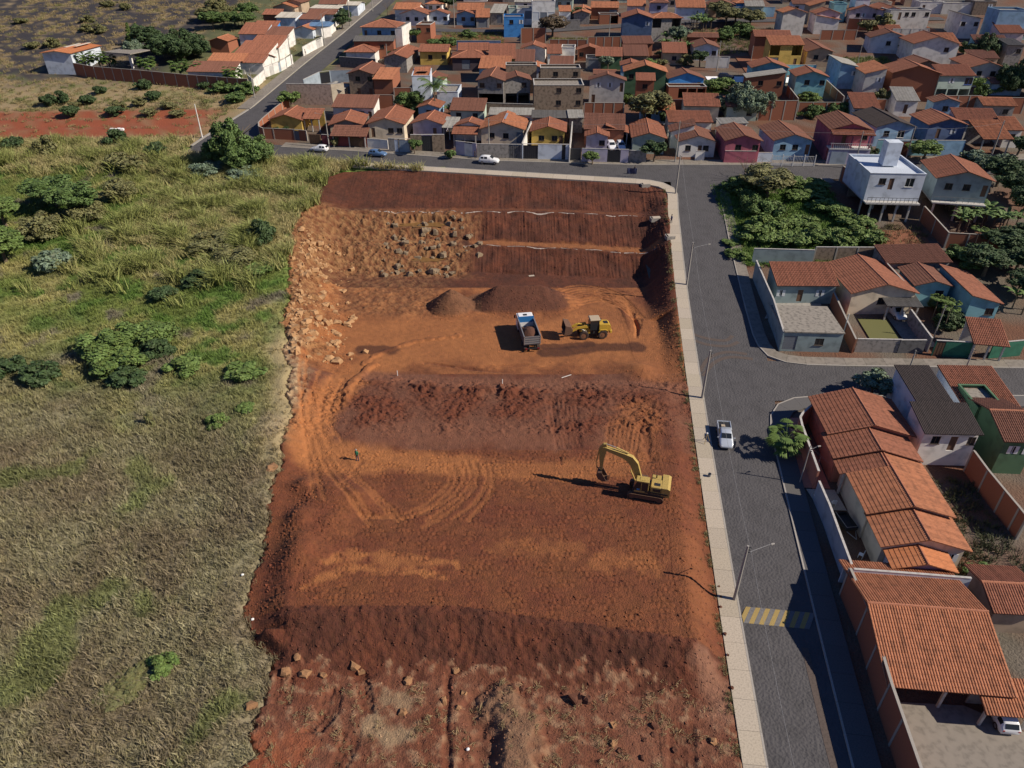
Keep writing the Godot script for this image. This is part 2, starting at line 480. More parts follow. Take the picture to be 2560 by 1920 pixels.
func site() -> void:
	var dark := Color(0.06, 0.019, 0.01)
	var red := Color(0.125, 0.036, 0.016)
	var warm := Color(0.18, 0.06, 0.022)
	var orange := Color(0.34, 0.13, 0.043)
	var tan := Color(0.28, 0.15, 0.062)
	var pink := Color(0.185, 0.075, 0.042)
	gh.resize(gnx * gnf)
	gc.resize(gnx * gnf)
	for j in gnf:
		var f := GF0 + j * GS
		for i in gnx:
			var x := GX0 + i * GS
			var k := j * gnx + i
			var d := in_site(x, f)
			if d < -2.5:
				gh[k] = hill(x, f) - 3.0
				gc[k] = red
				continue
			var h := soil_height(x, f)
			var n1 := nz.get_noise_2d(x * 3.0, f * 3.0)
			var n2 := nz2.get_noise_2d(x * 12.0, f * 12.0)
			var face := on_face(x, f)
			var c := red
			var amp := 0.05
			var grv := 0.0
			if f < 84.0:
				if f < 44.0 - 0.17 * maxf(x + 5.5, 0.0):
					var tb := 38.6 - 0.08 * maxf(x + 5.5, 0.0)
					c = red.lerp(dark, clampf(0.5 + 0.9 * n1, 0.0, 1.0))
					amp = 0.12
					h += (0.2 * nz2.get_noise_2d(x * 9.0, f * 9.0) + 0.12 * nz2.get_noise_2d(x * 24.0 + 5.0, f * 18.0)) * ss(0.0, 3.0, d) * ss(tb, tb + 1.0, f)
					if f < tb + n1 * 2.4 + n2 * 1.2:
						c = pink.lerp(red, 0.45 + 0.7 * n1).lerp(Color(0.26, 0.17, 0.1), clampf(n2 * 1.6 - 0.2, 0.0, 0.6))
						amp = 0.12
				elif f < 67.0:
					c = warm.lerp(red, clampf(0.45 + 0.9 * n1, 0.0, 1.0))
					amp = 0.02
					# cleat prints of a crawler: short ridges in rows
					var wob := 0.5 * nz.get_noise_2d(x * 2.5, f * 6.0) + 0.16 * n2
					var ff := f + 0.14 * sin(x * 0.31) + 0.1 * wob
					var row := fposmod(ff, 0.66) / 0.66
					var cell := fposmod(x + wob + (0.21 if int(ff / 0.66) % 2 == 0 else 0.0), 0.46) / 0.46
					var keep := clampf(0.7 + 2.4 * nz2.get_noise_2d(x * 7.0 + 7.0, f * 7.0), 0.05, 1.3) * ss(0.0, 3.0, d) * rng.randf_range(0.4, 1.2)
					if cell < 0.42: h += 0.1 * keep
					if row < 0.3: h -= 0.11 * keep
				else:
					c = pink.lerp(red, clampf(0.62 + 1.2 * n1, 0.0, 1.0)).lerp(dark, clampf(n2 * 1.3, 0.0, 0.5))
					amp = 0.08 + 0.42 * ss(69, 71, f) * (1.0 - ss(80, 83, f)) * clampf(0.5 + n1, 0.0, 1.0)
			elif f < 112.0:
				c = warm.lerp(orange, clampf(0.25 + n1, 0.0, 1.0)).lerp(red, ss(9.0, 4.0, kerb_l(f) - 2.0 - x + 3.0 * n1) * 0.8)
				amp = 0.05
			else:
				c = red.lerp(dark, clampf(0.5 + 0.9 * n1, 0.0, 1.0))
				grv = face * (0.2 * nz2.get_noise_2d(x * 34.0, f * 1.6) + 0.03 * sin(x * 14.0 + 3.0 * n1) + 0.9 * nz.get_noise_2d(x * 2.2 + 30.0, f * 2.6))
				amp = 0.06
			var rocky := ss(9.0, 3.0, x - site_left(f) + n1 * 3.0) * ss(82, 90, f) * (1.0 - ss(120, 132, f))
			rocky = maxf(rocky, (1.0 - ss(-13.0, -5.0, x + 4.0 * n1)) * ss(114, 118, f) * (1.0 - ss(132, 136, f)) * 0.9)
			rocky = maxf(rocky, (1.0 - ss(-16.0, -9.0, x)) * ss(99, 104, f) * 0.45 * (1.0 - ss(133, 136, f)))
			h += grv * (1.0 - rocky)
			c = c.lerp(tan.lerp(warm, clampf(0.4 - n2, 0.0, 1.0)), rocky * 0.85)
			amp = lerpf(amp, 0.3, rocky)
			if rocky > 0.1: h += rocky * 0.32 * (roundf(1.6 * nz.get_noise_2d(x * 7.0, f * 7.0) * 2.0) / 2.0)
			var tanbank := ss(66, 70, f) * (1.0 - ss(88, 94, f)) * ss(3.4, 0.6, x - site_left(f))
			c = c.lerp(Color(0.36, 0.25, 0.14), tanbank * clampf(0.7 + n2, 0.0, 1.0))
			var pile := maxf(0.0, 1.0 - Vector2(x + 10.0, f - 104.8).length() / 4.2) + maxf(0.0, 1.0 - Vector2(maxf(absf(x - 1.2) - 3.6, 0.0) * 0.7, f - 106.3).length() / 4.4)
			if pile > 0.0:
				c = c.lerp(Color(0.15, 0.066, 0.032) if x < -5.0 else Color(0.1, 0.036, 0.02), minf(1.0, pile * 6.0))
				amp = 0.05
			h += amp * (n2 * 0.7 + nz2.get_noise_2d(x * 31.0, f * 31.0) * 0.5 + n1 * 0.5) + rng.randf_range(-0.012, 0.012)
			if f > 118.0 and x < -8.0:
				h = lerpf(h, 6.2, ss(1.3, 0.75, Vector2((x + 17.0) / 5.4, (f - 130.6) / 1.6).length() + 0.3 * n2))
				h = lerpf(h, 3.0, ss(1.3, 0.75, Vector2((x + 15.5) / 3.6, (f - 121.4) / 1.4).length() + 0.3 * n2))
			if d < 0.0:
				h += d * 1.4
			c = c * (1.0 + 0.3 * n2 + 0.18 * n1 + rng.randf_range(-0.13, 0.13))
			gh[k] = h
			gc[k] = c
	site_strokes(dark, red, warm, orange, tan, pink)
	var vv := PackedVector3Array()
	var nn := PackedVector3Array()
	var ix := PackedInt32Array()
	vv.resize(gnx * gnf)
	nn.resize(gnx * gnf)
	for j in gnf:
		for i in gnx:
			var k := j * gnx + i
			vv[k] = Vector3(GX0 + i * GS, gh[k], -(GF0 + j * GS))
			var xa := gh[k - 1] if i > 0 else gh[k]
			var xb := gh[k + 1] if i < gnx - 1 else gh[k]
			var fa := gh[k - gnx] if j > 0 else gh[k]
			var fb := gh[k + gnx] if j < gnf - 1 else gh[k]
			nn[k] = Vector3(xa - xb, 2.0 * GS, fb - fa).normalized()
	for j in gnf - 1:
		var f := GF0 + j * GS
		for i in gnx - 1:
			var x := GX0 + i * GS
			var k := j * gnx + i
			if gh[k] < -2.0 and f < 60.0 and x < -24.0: continue
			if in_site(x, f) < -2.4: continue
			ix.push_back(k); ix.push_back(k + gnx); ix.push_back(k + 1)
			ix.push_back(k + 1); ix.push_back(k + gnx); ix.push_back(k + gnx + 1)
	var arr := []
	arr.resize(Mesh.ARRAY_MAX)
	arr[Mesh.ARRAY_VERTEX] = vv
	arr[Mesh.ARRAY_NORMAL] = nn
	arr[Mesh.ARRAY_COLOR] = gc
	arr[Mesh.ARRAY_INDEX] = ix
	var m := ArrayMesh.new()
	m.add_surface_from_arrays(Mesh.PRIMITIVE_TRIANGLES, arr)
	structure("excavated_ground", m, M["soil"])

func sheet(called: String, x0: float, x1: float, f0: float, f1: float, st: float, height: Callable, colour: Callable, skip: Callable, mat: String) -> void:
	var nx := int((x1 - x0) / st) + 1
	var nf := int((f1 - f0) / st) + 1
	var vv := PackedVector3Array()
	var nn := PackedVector3Array()
	var cc := PackedColorArray()
	var ix := PackedInt32Array()
	var hh := PackedFloat32Array()
	for j in nf:
		for i in nx:
			var x := x0 + i * st
			var f := f0 + j * st
			var h: float = height.call(x, f)
			hh.push_back(h)
			vv.push_back(Vector3(x, h, -f))
			cc.push_back(colour.call(x, f))
	for j in nf:
		for i in nx:
			var k := j * nx + i
			var xa := hh[k - 1] if i > 0 else hh[k]
			var xb := hh[k + 1] if i < nx - 1 else hh[k]
			var fa := hh[k - nx] if j > 0 else hh[k]
			var fb := hh[k + nx] if j < nf - 1 else hh[k]
			nn.push_back(Vector3(xa - xb, 2.0 * st, fb - fa).normalized())
			if i < nx - 1 and j < nf - 1 and not skip.call(x0 + (i + 0.5) * st, f0 + (j + 0.5) * st):
				ix.push_back(k); ix.push_back(k + nx); ix.push_back(k + 1)
				ix.push_back(k + 1); ix.push_back(k + nx); ix.push_back(k + nx + 1)
	var arr := []
	arr.resize(Mesh.ARRAY_MAX)
	arr[Mesh.ARRAY_VERTEX] = vv
	arr[Mesh.ARRAY_NORMAL] = nn
	arr[Mesh.ARRAY_COLOR] = cc
	arr[Mesh.ARRAY_INDEX] = ix
	var m := ArrayMesh.new()
	m.add_surface_from_arrays(Mesh.PRIMITIVE_TRIANGLES, arr)
	structure(called, m, M[mat])

func steps_left(x: float, f: float) -> float:   # little earth steps cut beside the end of the far street
	var a := ss(-66, -76, x) * ss(168, 171, f) * (1.0 - ss(192, 195, f))
	var s := f - 168.0 + 0.6 * nz.get_noise_2d(x * 2.0, f)
	var stair := floorf(s / 6.0) * 6.0 + 6.0 * ss(4.6, 5.8, fposmod(s, 6.0))
	return a * (stair - s) * 0.13

func grass_colour(x: float, f: float) -> Color:
	var a := nz.get_noise_2d(x * 1.3, f * 1.3)
	var b := nz2.get_noise_2d(x * 1.7 + 40.0, f * 1.7)
	var brown := Color(0.235, 0.185, 0.12)
	var green := Color(0.155, 0.2, 0.045)
	var straw := Color(0.33, 0.3, 0.12)
	var ash := Color(0.17, 0.14, 0.12)
	var near := 1.0 - ss(64, 94, f + 10.0 * a + 0.3 * (x + 55.0))
	var c := green.lerp(straw, clampf(0.3 + 1.6 * a, 0.0, 1.0))
	c = c.lerp(ash, clampf((b - 0.28) * 4.0, 0.0, 0.8))
	c = c.lerp(Color(0.1, 0.19, 0.03), clampf((-b - 0.12) * 4.0, 0.0, 0.9))
	c = c.lerp(brown.lerp(Color(0.25, 0.225, 0.135), clampf(0.5 + 1.2 * b, 0.0, 1.0)), near * 0.95)
	c = c.lerp(Color(0.15, 0.2, 0.05), near * clampf((a - 0.3) * 4.0, 0.0, 0.6))
	c = c.lerp(Color(0.33, 0.25, 0.14), ss(5.0, 0.5, site_left(f) - x) * ss(58, 68, f) * (1.0 - ss(88, 98, f)) * 0.85)
	return c * (1.0 + 0.15 * b + 0.4 * nz2.get_noise_2d(x * 11.0, f * 11.0))

func land_colour(x: float, f: float) -> Color:
	var a := nz.get_noise_2d(x * 2.0, f * 2.0)
	var b := nz2.get_noise_2d(x * 4.0, f * 4.0)
	var c := Color(0.15, 0.065, 0.035).lerp(Color(0.13, 0.11, 0.085), clampf(0.5 + 1.5 * a, 0.0, 1.0))
	if x < -57.0 + (f - 165.0) * 0.12 and f > 150.0:
		var burnt := Color(0.035, 0.031, 0.034)
		var dry := Color(0.32, 0.24, 0.13)
		c = dry.lerp(burnt, clampf(1.0 + 1.8 * a + 1.2 * b, 0.0, 1.0) * ss(205, 222, f - x * 0.04))
		var redzone := ss(-68, -78, x) * ss(168, 171, f) * (1.0 - ss(186, 190, f))
		c = c.lerp(Color(0.14, 0.16, 0.045), clampf(b * 2.0 - 0.2, 0.0, 0.8) * (1.0 - ss(205, 225, f)))
		c = c.lerp(Color(0.27, 0.07, 0.03), redzone * clampf(1.1 + 1.2 * b, 0.0, 1.0))
		c = c.lerp(Color(0.13, 0.15, 0.05), ss(-104, -96, x) * ss(204, 212, f) * 0.6)
	return c * (1.0 + 0.2 * b)

func ribbon(called: String, left: Array, right: Array, up: float, mat: String, parts := 4) -> MeshInstance3D:   # a road sheet draped on the hillside between two edge lines
	var b := MB.new()
	for i in left.size() - 1:
		var l0: Vector2 = left[i]
		var l1: Vector2 = left[i + 1]
		var r0: Vector2 = right[i]
		var r1: Vector2 = right[i + 1]
		var n := maxi(1, int((l1 - l0).length() / 2.0))
		for k in n:
			var a := float(k) / n
			var c := float(k + 1) / n
			for q in parts:
				var u := float(q) / parts
				var w := float(q + 1) / parts
				var p00 := l0.lerp(l1, a).lerp(r0.lerp(r1, a), u)
				var p10 := l0.lerp(l1, a).lerp(r0.lerp(r1, a), w)
				var p11 := l0.lerp(l1, c).lerp(r0.lerp(r1, c), w)
				var p01 := l0.lerp(l1, c).lerp(r0.lerp(r1, c), u)
				b.quad(P(p00.x, p00.y, hill(p00.x, p00.y) + up), P(p10.x, p10.y, hill(p10.x, p10.y) + up), P(p11.x, p11.y, hill(p11.x, p11.y) + up), P(p01.x, p01.y, hill(p01.x, p01.y) + up))
	return structure(called, b.done(true), M[mat])

func offset_line(pts: Array, d: float) -> Array:
	var out := []
	for i in pts.size():
		var a: Vector2 = pts[maxi(i - 1, 0)]
		var c: Vector2 = pts[mini(i + 1, pts.size() - 1)]
		var t := (c - a).normalized()
		out.append((pts[i] as Vector2) + Vector2(-t.y, t.x) * d)
	return out

func even(pts: Array, st: float) -> Array:
	var out := [pts[0]]
	var left := st
	for i in pts.size() - 1:
		var a: Vector2 = pts[i]
		var c: Vector2 = pts[i + 1]
		var len := a.distance_to(c)
		var at := left
		while at < len:
			out.append(a.lerp(c, at / len))
			at += st
		left = at - len
	out.append(pts[pts.size() - 1])
	return out

func pavement(called: String, kerb: Array, width: float, mat: String, slab := 2.6) -> void:   # slabs and kerb stones along a kerb line; width positive to the left of its direction
	var root := Node3D.new()
	root.name = numbered(called)
	add_child(root)
	root.set_meta("kind", "structure")
	var k := even(kerb, slab)
	var inner := offset_line(k, width)
	var lip := offset_line(k, signf(width) * 0.17)
	for i in k.size() - 1:
		for which in 2:
			var b := MB.new()
			var a0: Vector2 = k[i] if which == 0 else (lip[i] as Vector2).lerp(inner[i], 0.004)
			var a1: Vector2 = k[i + 1] if which == 0 else (lip[i + 1] as Vector2).lerp(inner[i + 1], 0.004)
			var c0: Vector2 = lip[i] if which == 0 else inner[i]
			var c1: Vector2 = lip[i + 1] if which == 0 else inner[i + 1]
			var g := 0.012 / maxf(a0.distance_to(a1), 0.1)
			var q := [a0.lerp(a1, g), a0.lerp(a1, 1.0 - g), c0.lerp(c1, 1.0 - g), c0.lerp(c1, g)]
			var up := 0.15 if which == 0 else 0.14 + rng.randf_range(-0.006, 0.006)
			var tone := rng.randf_range(0.86, 1.08)
			b.col = Color(tone, tone, tone * rng.randf_range(0.96, 1.02))
			var top := []
			for p in q:
				top.append(P(p.x, p.y, hill(p.x, p.y) + up))
			if width > 0.0:
				b.quad(top[0], top[1], top[2], top[3])
			else:
				b.quad(top[3], top[2], top[1], top[0])
			for e in 4:
				var s: Vector3 = top[e]
				var t: Vector3 = top[(e + 1) % 4]
				if width > 0.0:
					b.quad(s - Vector3(0, 0.3, 0), t - Vector3(0, 0.3, 0), t, s)
				else:
					b.quad(t - Vector3(0, 0.3, 0), s - Vector3(0, 0.3, 0), s, t)
			part("kerb_stone" if which == 0 else "paving_slab", b.done(), M["kerb"] if which == 0 else M[mat], root)

func line_v(f0: float, f1: float, fn: Callable, st := 4.0) -> Array:
	var out := []
	var f := f0
	while f < f1:
		out.append(Vector2(fn.call(f), f))
		f += st
	out.append(Vector2(fn.call(f1), f1))
	return out

func roads() -> void:
	# side road
	var l := line_v(8, 146, func(f): return kerb_l(f) - 0.9)
	var r := line_v(8, 146, func(f): return lerpf(22.9 + 0.136 * f, 26.8 + 0.1 * f, ss(70, 92, f)) + 1.2)
	ribbon("side_road", l, r, 0.02, "asphalt", 6)
	# far street
	var fn := [Vector2(-72, 160.2), Vector2(-55, 156.4), Vector2(-33.8, 152.2), Vector2(1.7, 146.1), Vector2(29, 141.4), Vector2(41, 140.3), Vector2(64, 141.0), Vector2(100, 142.5), Vector2(160, 144)]
	var ff := [Vector2(-72, 169.5), Vector2(-55, 163.5), Vector2(-33.3, 159.0), Vector2(-5.1, 153.0), Vector2(23.4, 149.9), Vector2(46.5, 149.0), Vector2(64.4, 148.2), Vector2(100, 149.5), Vector2(160, 151)]
	ribbon("far_street", fn, ff, 0.026, "asphalt", 3)
	var cn := [Vector2(30, 77.4), Vector2(46.6, 77.6), Vector2(70, 77.3), Vector2(140, 76.5)]
	var cf := [Vector2(30, 86.8), Vector2(46.1, 85.6), Vector2(71, 84.6), Vector2(140, 83.5)]
	ribbon("cross_street", cn, cf, 0.032, "asphalt", 4)
	var ll := [Vector2(-72.5, 158), Vector2(-71.5, 165.4), Vector2(-65.0, 188.2), Vector2(-60.0, 219.9), Vector2(-54.3, 251.8), Vector2(-47.6, 296.7), Vector2(-20, 420)]
	var lr := [Vector2(-59.0, 158), Vector2(-58.6, 171), Vector2(-57.2, 195.2), Vector2(-51.2, 228.8), Vector2(-48.4, 253.8), Vector2(-42.8, 296.4), Vector2(-15, 420)]
	ribbon("climbing_street", ll, lr, 0.036, "asphalt", 4)
	ribbon("upper_street", [Vector2(-47, 256), Vector2(-20, 252), Vector2(10, 249.5), Vector2(60, 258), Vector2(140, 256)], [Vector2(-47, 259.5), Vector2(-20, 255.5), Vector2(10, 253), Vector2(60, 262), Vector2(140, 260)], 0.04, "asphalt", 2)
	ribbon("dirt_street", [Vector2(52, 200.5), Vector2(66, 199.5), Vector2(92, 197)], [Vector2(52, 205), Vector2(66, 204), Vector2(92, 201)], 0.044, "land", 2)
	# pavements with kerbs
	var a := line_v(8, 130, kerb_l, 6.0)
	a.append_array([Vector2(32.2, 134.5), Vector2(32.6, 137.4), Vector2(31.6, 139.6), Vector2(29.6, 141.4), Vector2(26.5, 142.4)])
	for x in [18.0, 2.0, -14.0, -24.0, -33.5]:
		a.append(Vector2(x, 146.9 - 0.169 * x))
	pavement("site_pavement", a, 2.0, "pale", 2.8)
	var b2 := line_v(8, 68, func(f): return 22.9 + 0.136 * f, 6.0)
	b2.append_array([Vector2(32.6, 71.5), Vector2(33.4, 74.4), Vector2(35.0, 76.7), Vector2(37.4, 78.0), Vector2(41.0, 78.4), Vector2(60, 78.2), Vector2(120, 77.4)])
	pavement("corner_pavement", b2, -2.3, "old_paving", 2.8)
	var c3 := [Vector2(120, 82.8), Vector2(71, 84.0), Vector2(46, 84.9), Vector2(40.5, 85.3), Vector2(37.6, 86.3), Vector2(36.2, 88.2), Vector2(35.9, 91.5), Vector2(36.6, 99), Vector2(37.8, 110), Vector2(38.8, 121), Vector2(40.4, 135.5), Vector2(41.6, 139.2), Vector2(44.5, 140.6), Vector2(52, 141.0), Vector2(64, 141.3)]
	pavement("lot_pavement", c3, -1.9, "paving", 2.8)
	pavement("far_pavement", [Vector2(150, 150.6), Vector2(100, 149.0), Vector2(64.4, 147.6), Vector2(46.5, 148.4), Vector2(23.4, 149.2), Vector2(-5.1, 152.4), Vector2(-33.3, 158.3), Vector2(-51.7, 161.6)], -2.6, "paving", 3.0)
	pavement("climbing_pavement", [Vector2(-65.5, 186), Vector2(-60.2, 219.9), Vector2(-54.5, 251.8), Vector2(-47.8, 296.7)], 3.4, "paving", 3.2)
	# kerbs only
	pavement("verge_kerb", [Vector2(-72.0, 163), Vector2(-70.6, 169), Vector2(-65.6, 185.6)], 0.6, "kerb", 3.0)
	# red mud carried onto the asphalt by the lorries
	for m in [[26.4, 84, 28.2, 87, 31, 88.5, 34, 88], [26.6, 83, 28.8, 86, 31.4, 87.3, 34.5, 86.8], [26.6, 92, 28.6, 90.5, 31.5, 90, 33.5, 91], [26.8, 93.4, 29, 92, 31.6, 91.4, 33, 92.6], [24.6, 16, 25.6, 30, 26.3, 36, 26.9, 41]]:
		var l2 := smooth_path(V(m))
		ribbon("mud_track", offset_line(l2, -0.3), offset_line(l2, 0.3), 0.038, "mud", 1)
	# yellow and white striped speed hump
	var hump := thing("speed_hump", "yellow and white striped speed hump across the side road", "speed hump", Transform3D(Basis.IDENTITY, P(24.6, 44.6, 0)))
	for i in 14:
		var yellow := i % 2 == 0
		var bb := MB.new()
		var wd := 0.42 if yellow else 0.5
		var u0 := 22.1 + 0.46 * i
		for k in 8:
			var pts := []
			for w in [[0, 0], [1, 0], [1, 1], [0, 1]]:
				var s: float = (k + w[1]) / 8.0
				var x: float = u0 + w[0] * 0.455 + s * 1.15 - 0.55
				x = clampf(x, 22.0, 28.95)
				var f: float = 43.7 + 1.9 * s - 0.12 * (x - 22.0)
				pts.append(P(x, f, hill(x, f) + 0.03 + 0.075 * sin(PI * s)) - hump.position)
			bb.quad(pts[0], pts[1], pts[2], pts[3])
		part("yellow_stripe" if yellow else "white_stripe", bb.done(), M["paint_yellow"] if yellow else M["hump_grey"], hump)

func yard(called: String, pts: Array, up: float, mat: String) -> void:
	var b := MB.new()
	var c := Vector2.ZERO
	for p in pts: c += p
	c /= pts.size()
	for i in pts.size():
		var p: Vector2 = pts[i]
		var q: Vector2 = pts[(i + 1) % pts.size()]
		b.tri(P(p.x, p.y, hill(p.x, p.y) + up), P(q.x, q.y, hill(q.x, q.y) + up), P(c.x, c.y, hill(c.x, c.y) + up))
	structure(called, b.done(), M[mat])

func ground() -> void:
	yard("yard_slab", V([31.2, 27, 42, 26, 42.5, 33, 38.6, 35.4, 32.2, 35.8]), 0.03, "paving")
	yard("yard_slab", V([53, 89.6, 57.4, 89.4, 57.6, 96.4, 53.2, 96.8]), 0.03, "lawn")
	yard("yard_slab", V([57.8, 89.3, 62, 89.2, 62, 98, 57.8, 98]), 0.034, "paving")
	yard("yard_slab", V([34.2, 58.2, 37.2, 58, 37, 61.2, 33.8, 61.4]), 0.03, "pale")
	yard("yard_slab", V([33.4, 61.6, 36.6, 61.4, 37.2, 74, 35, 74]), 0.034, "tc")
	yard("yard_slab", V([39, 97.0, 48, 96.8, 49, 101, 41.5, 101.4]), 0.03, "concrete")
	yard("red_earth_lot", V([-24, 236, -3, 236, -3, 248, -26, 249]), 0.02, "red_earth")
	yard("red_earth_lot", V([63.5, 203, 72, 202.5, 73, 222, 64, 222]), 0.02, "red_earth")
	yard("red_earth_lot", V([63.5, 109, 73.5, 109, 73.5, 122, 64, 122]), 0.02, "red_earth")
	yard("red_earth_lot", V([122, 228, 134, 228, 131, 250, 124, 250]), 0.02, "red_earth")
	sheet("ground", -300, 340, -20, 420, 2.0,
		func(x, f):
			var h := hill(x, f) - 0.14
			if x < -57.0 and f > 150.0: h += 0.1 + steps_left(x, f)
			if f < 163.0 and x < -12.0: h -= 1.2
			if in_site(x, f) > -3.0: h -= 3.0
			return h,
		land_colour,
		func(x, f): return in_site(x, f) > 3.0 or (x > -92.0 and x < -64.0 and f > 164.0 and f < 196.0 and false), "land")
	sheet("hills", -2200, 2200, 416, 2600, 40.0, func(x, f): return hill(x, f) - 0.6, func(x, f): return Color(0.12, 0.12, 0.06), func(_x, _f): return false, "land")
	sheet("grass_field", -125, -14, 8, 164, 0.75,
		func(x, f):
			var d := in_site(x, f)
			var h := field(x, f) + 0.25 * nz.get_noise_2d(x * 2.0, f * 2.0) + 0.08 * nz2.get_noise_2d(x * 9.0, f * 9.0)
			if d > -0.4: h -= (d + 0.4) * 1.6
			if f > 152.0: h -= ss(152, 162, f) * 0.4
			return h,
		grass_colour,
		func(x, f): return in_site(x, f) > 2.5 or (f > 156.5 - 0.17 * (x + 55.0) and x > -72.0), "land")

func _ready() -> void:
	rng.seed = 7
	nz.seed = 3
	nz.frequency = 0.05
	nz.fractal_octaves = 3
	nz2.seed = 11
	nz2.frequency = 0.06
	nz2.fractal_octaves = 3
	hill_init()
	var cam := Camera3D.new()
	cam.fov = 56.82
	cam.near = 0.5
	cam.far = 4000.0
	add_child(cam)
	cam.position = Vector3(0, 56, 0)
	cam.rotation_degrees = Vector3(-33.5, 0, 0)
	cam.current = true
	var env := Environment.new()
	env.background_mode = Environment.BG_SKY
	var sky := Sky.new()
	var sm := ProceduralSkyMaterial.new()
	sm.sky_top_color = Color(0.27, 0.42, 0.7)
	sm.sky_horizon_color = Color(0.68, 0.77, 0.88)
	sm.ground_bottom_color = Color(0.28, 0.2, 0.15)
	sm.ground_horizon_color = Color(0.5, 0.5, 0.5)
	sm.sky_curve = 0.16
	sky.sky_material = sm
	env.sky = sky
	env.background_energy_multiplier = 0.46
	env.tonemap_mode = Environment.TONE_MAPPER_LINEAR
	env.tonemap_exposure = 1.14
	env.sdfgi_enabled = true
	env.ssao_enabled = true
	env.ssil_enabled = true
	var we := WorldEnvironment.new()
	we.environment = env
	add_child(we)
	var sun := DirectionalLight3D.new()
	sun.light_energy = 1.6
	sun.light_color = Color(1.0, 0.95, 0.88)
	sun.light_angular_distance = 0.5
	sun.shadow_enabled = true
	add_child(sun)
	var el := deg_to_rad(37.5)
	var to := Vector3(-cos(el) * cos(deg_to_rad(14.0)), -sin(el), -cos(el) * sin(deg_to_rad(14.0)))
	sun.look_at_from_position(Vector3.ZERO, to, Vector3.UP)
	materials()
	mk("lawn", Color(0.15, 0.15, 0.05), 0.95, "soil", 0.8)
	mk("red_earth", Color(0.26, 0.1, 0.05), 0.95, "soil", 0.3, "lumps", 1.0)
	mk("mud", Color(0.105, 0.08, 0.068), 0.95, "stain", 0.9)
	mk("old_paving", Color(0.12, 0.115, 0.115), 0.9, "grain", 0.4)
	mk("rf_p", Color(0.6, 0.66, 0.74), 0.6, "grain", 0.3)
	mk("hump_grey", Color(0.17, 0.165, 0.165), 0.85, "stain", 1.0)
	var t0 := Time.get_ticks_msec()
	site()
	print("site ", Time.get_ticks_msec() - t0)
	ground()
	print("ground ", Time.get_ticks_msec() - t0)
	roads()
	print("roads ", Time.get_ticks_msec() - t0)
	houses()
	walls()
	print("houses ", Time.get_ticks_msec() - t0)
	vehicles()
	poles()
	plants()
	print("plants ", Time.get_ticks_msec() - t0)
	grasses()
	print("grasses ", Time.get_ticks_msec() - t0)
	small_things()
	print("all ", Time.get_ticks_msec() - t0)

func tiles(b: MB, o: Vector3, u: Vector3, s: Vector3, w: float, len: float, ua: float, ub: float, gap: float, hgt: float, rows: int) -> void:
	# a roof slope of half-round tile columns: o eave corner, u along the eave, s up the slope; the top edge spans ua..ub
	var n := u.cross(s).normalized()
	var cols := maxi(1, int(round(w / gap)))
	var g := w / cols
	var prof := [[0.0, 0.0], [0.18, 0.8], [0.42, 1.0], [0.66, 0.75], [0.84, 0.0], [1.0, 0.0]]
	var reach := func(x: float) -> float:
		var t := 1.0
		if ua > 0.001: t = minf(t, x / ua)
		if w - ub > 0.001: t = minf(t, (w - x) / (w - ub))
		return clampf(t, 0.0, 1.0) * len
	for i in cols:
		var tone := rng.randf_range(0.78, 1.14)
		for k in 5:
			var x0: float = (i + prof[k][0]) * g
			var x1: float = (i + prof[k + 1][0]) * g
			var h0: float = prof[k][1] * hgt
			var h1: float = prof[k + 1][1] * hgt
			var l0: float = reach.call(x0)
			var l1: float = reach.call(x1)
			if l0 + l1 < 0.05: continue
			if rows <= 1:
				b.col = Color(tone, tone * 0.98, tone * 0.96)
				b.quad(o + u * x0 + n * h0, o + u * x1 + n * h1, o + u * x1 + s * l1 + n * h1, o + u * x0 + s * l0 + n * h0)
			else:
				for r in rows:
					var a := len * r / rows
					var c := len * (r + 1) / rows
					if a >= maxf(l0, l1): break
					var t2 := tone * (0.88 + 0.24 * fposmod(sin(i * 12.9 + r * 78.2) * 43758.5, 1.0))
					b.col = Color(t2, t2 * 0.98, t2 * 0.95)
					var a0 := minf(a, l0)
					var a1 := minf(a, l1)
					var c0 := minf(c, l0)
					var c1 := minf(c, l1)
					var e := n * 0.035
					b.quad(o + u * x0 + s * a0 + n * h0 + e, o + u * x1 + s * a1 + n * h1 + e, o + u * x1 + s * c1 + n * h1, o + u * x0 + s * c0 + n * h0)
					b.quad(o + u * x0 + s * a0 + n * (h0 - 0.01), o + u * x1 + s * a1 + n * (h1 - 0.01), o + u * x1 + s * a1 + n * h1 + e, o + u * x0 + s * a0 + n * h0 + e)
	# boarding below and the fascia
	b.col = Color(0.55, 0.5, 0.48)
	var d := n * -0.09
	var p0 := o + d
	var p1 := o + u * w + d
	var p2 := o + u * ub + s * len + d
	var p3 := o + u * ua + s * len + d
	b.quad(p3, p2, p1, p0)
	b.quad(p0, p1, p1 - d, p0 - d)
	b.quad(p1, p2, p2 - d, p1 - d)
	b.quad(p3, p0, p0 - d, p3 - d)
	b.quad(p2, p3, p3 - d, p2 - d)

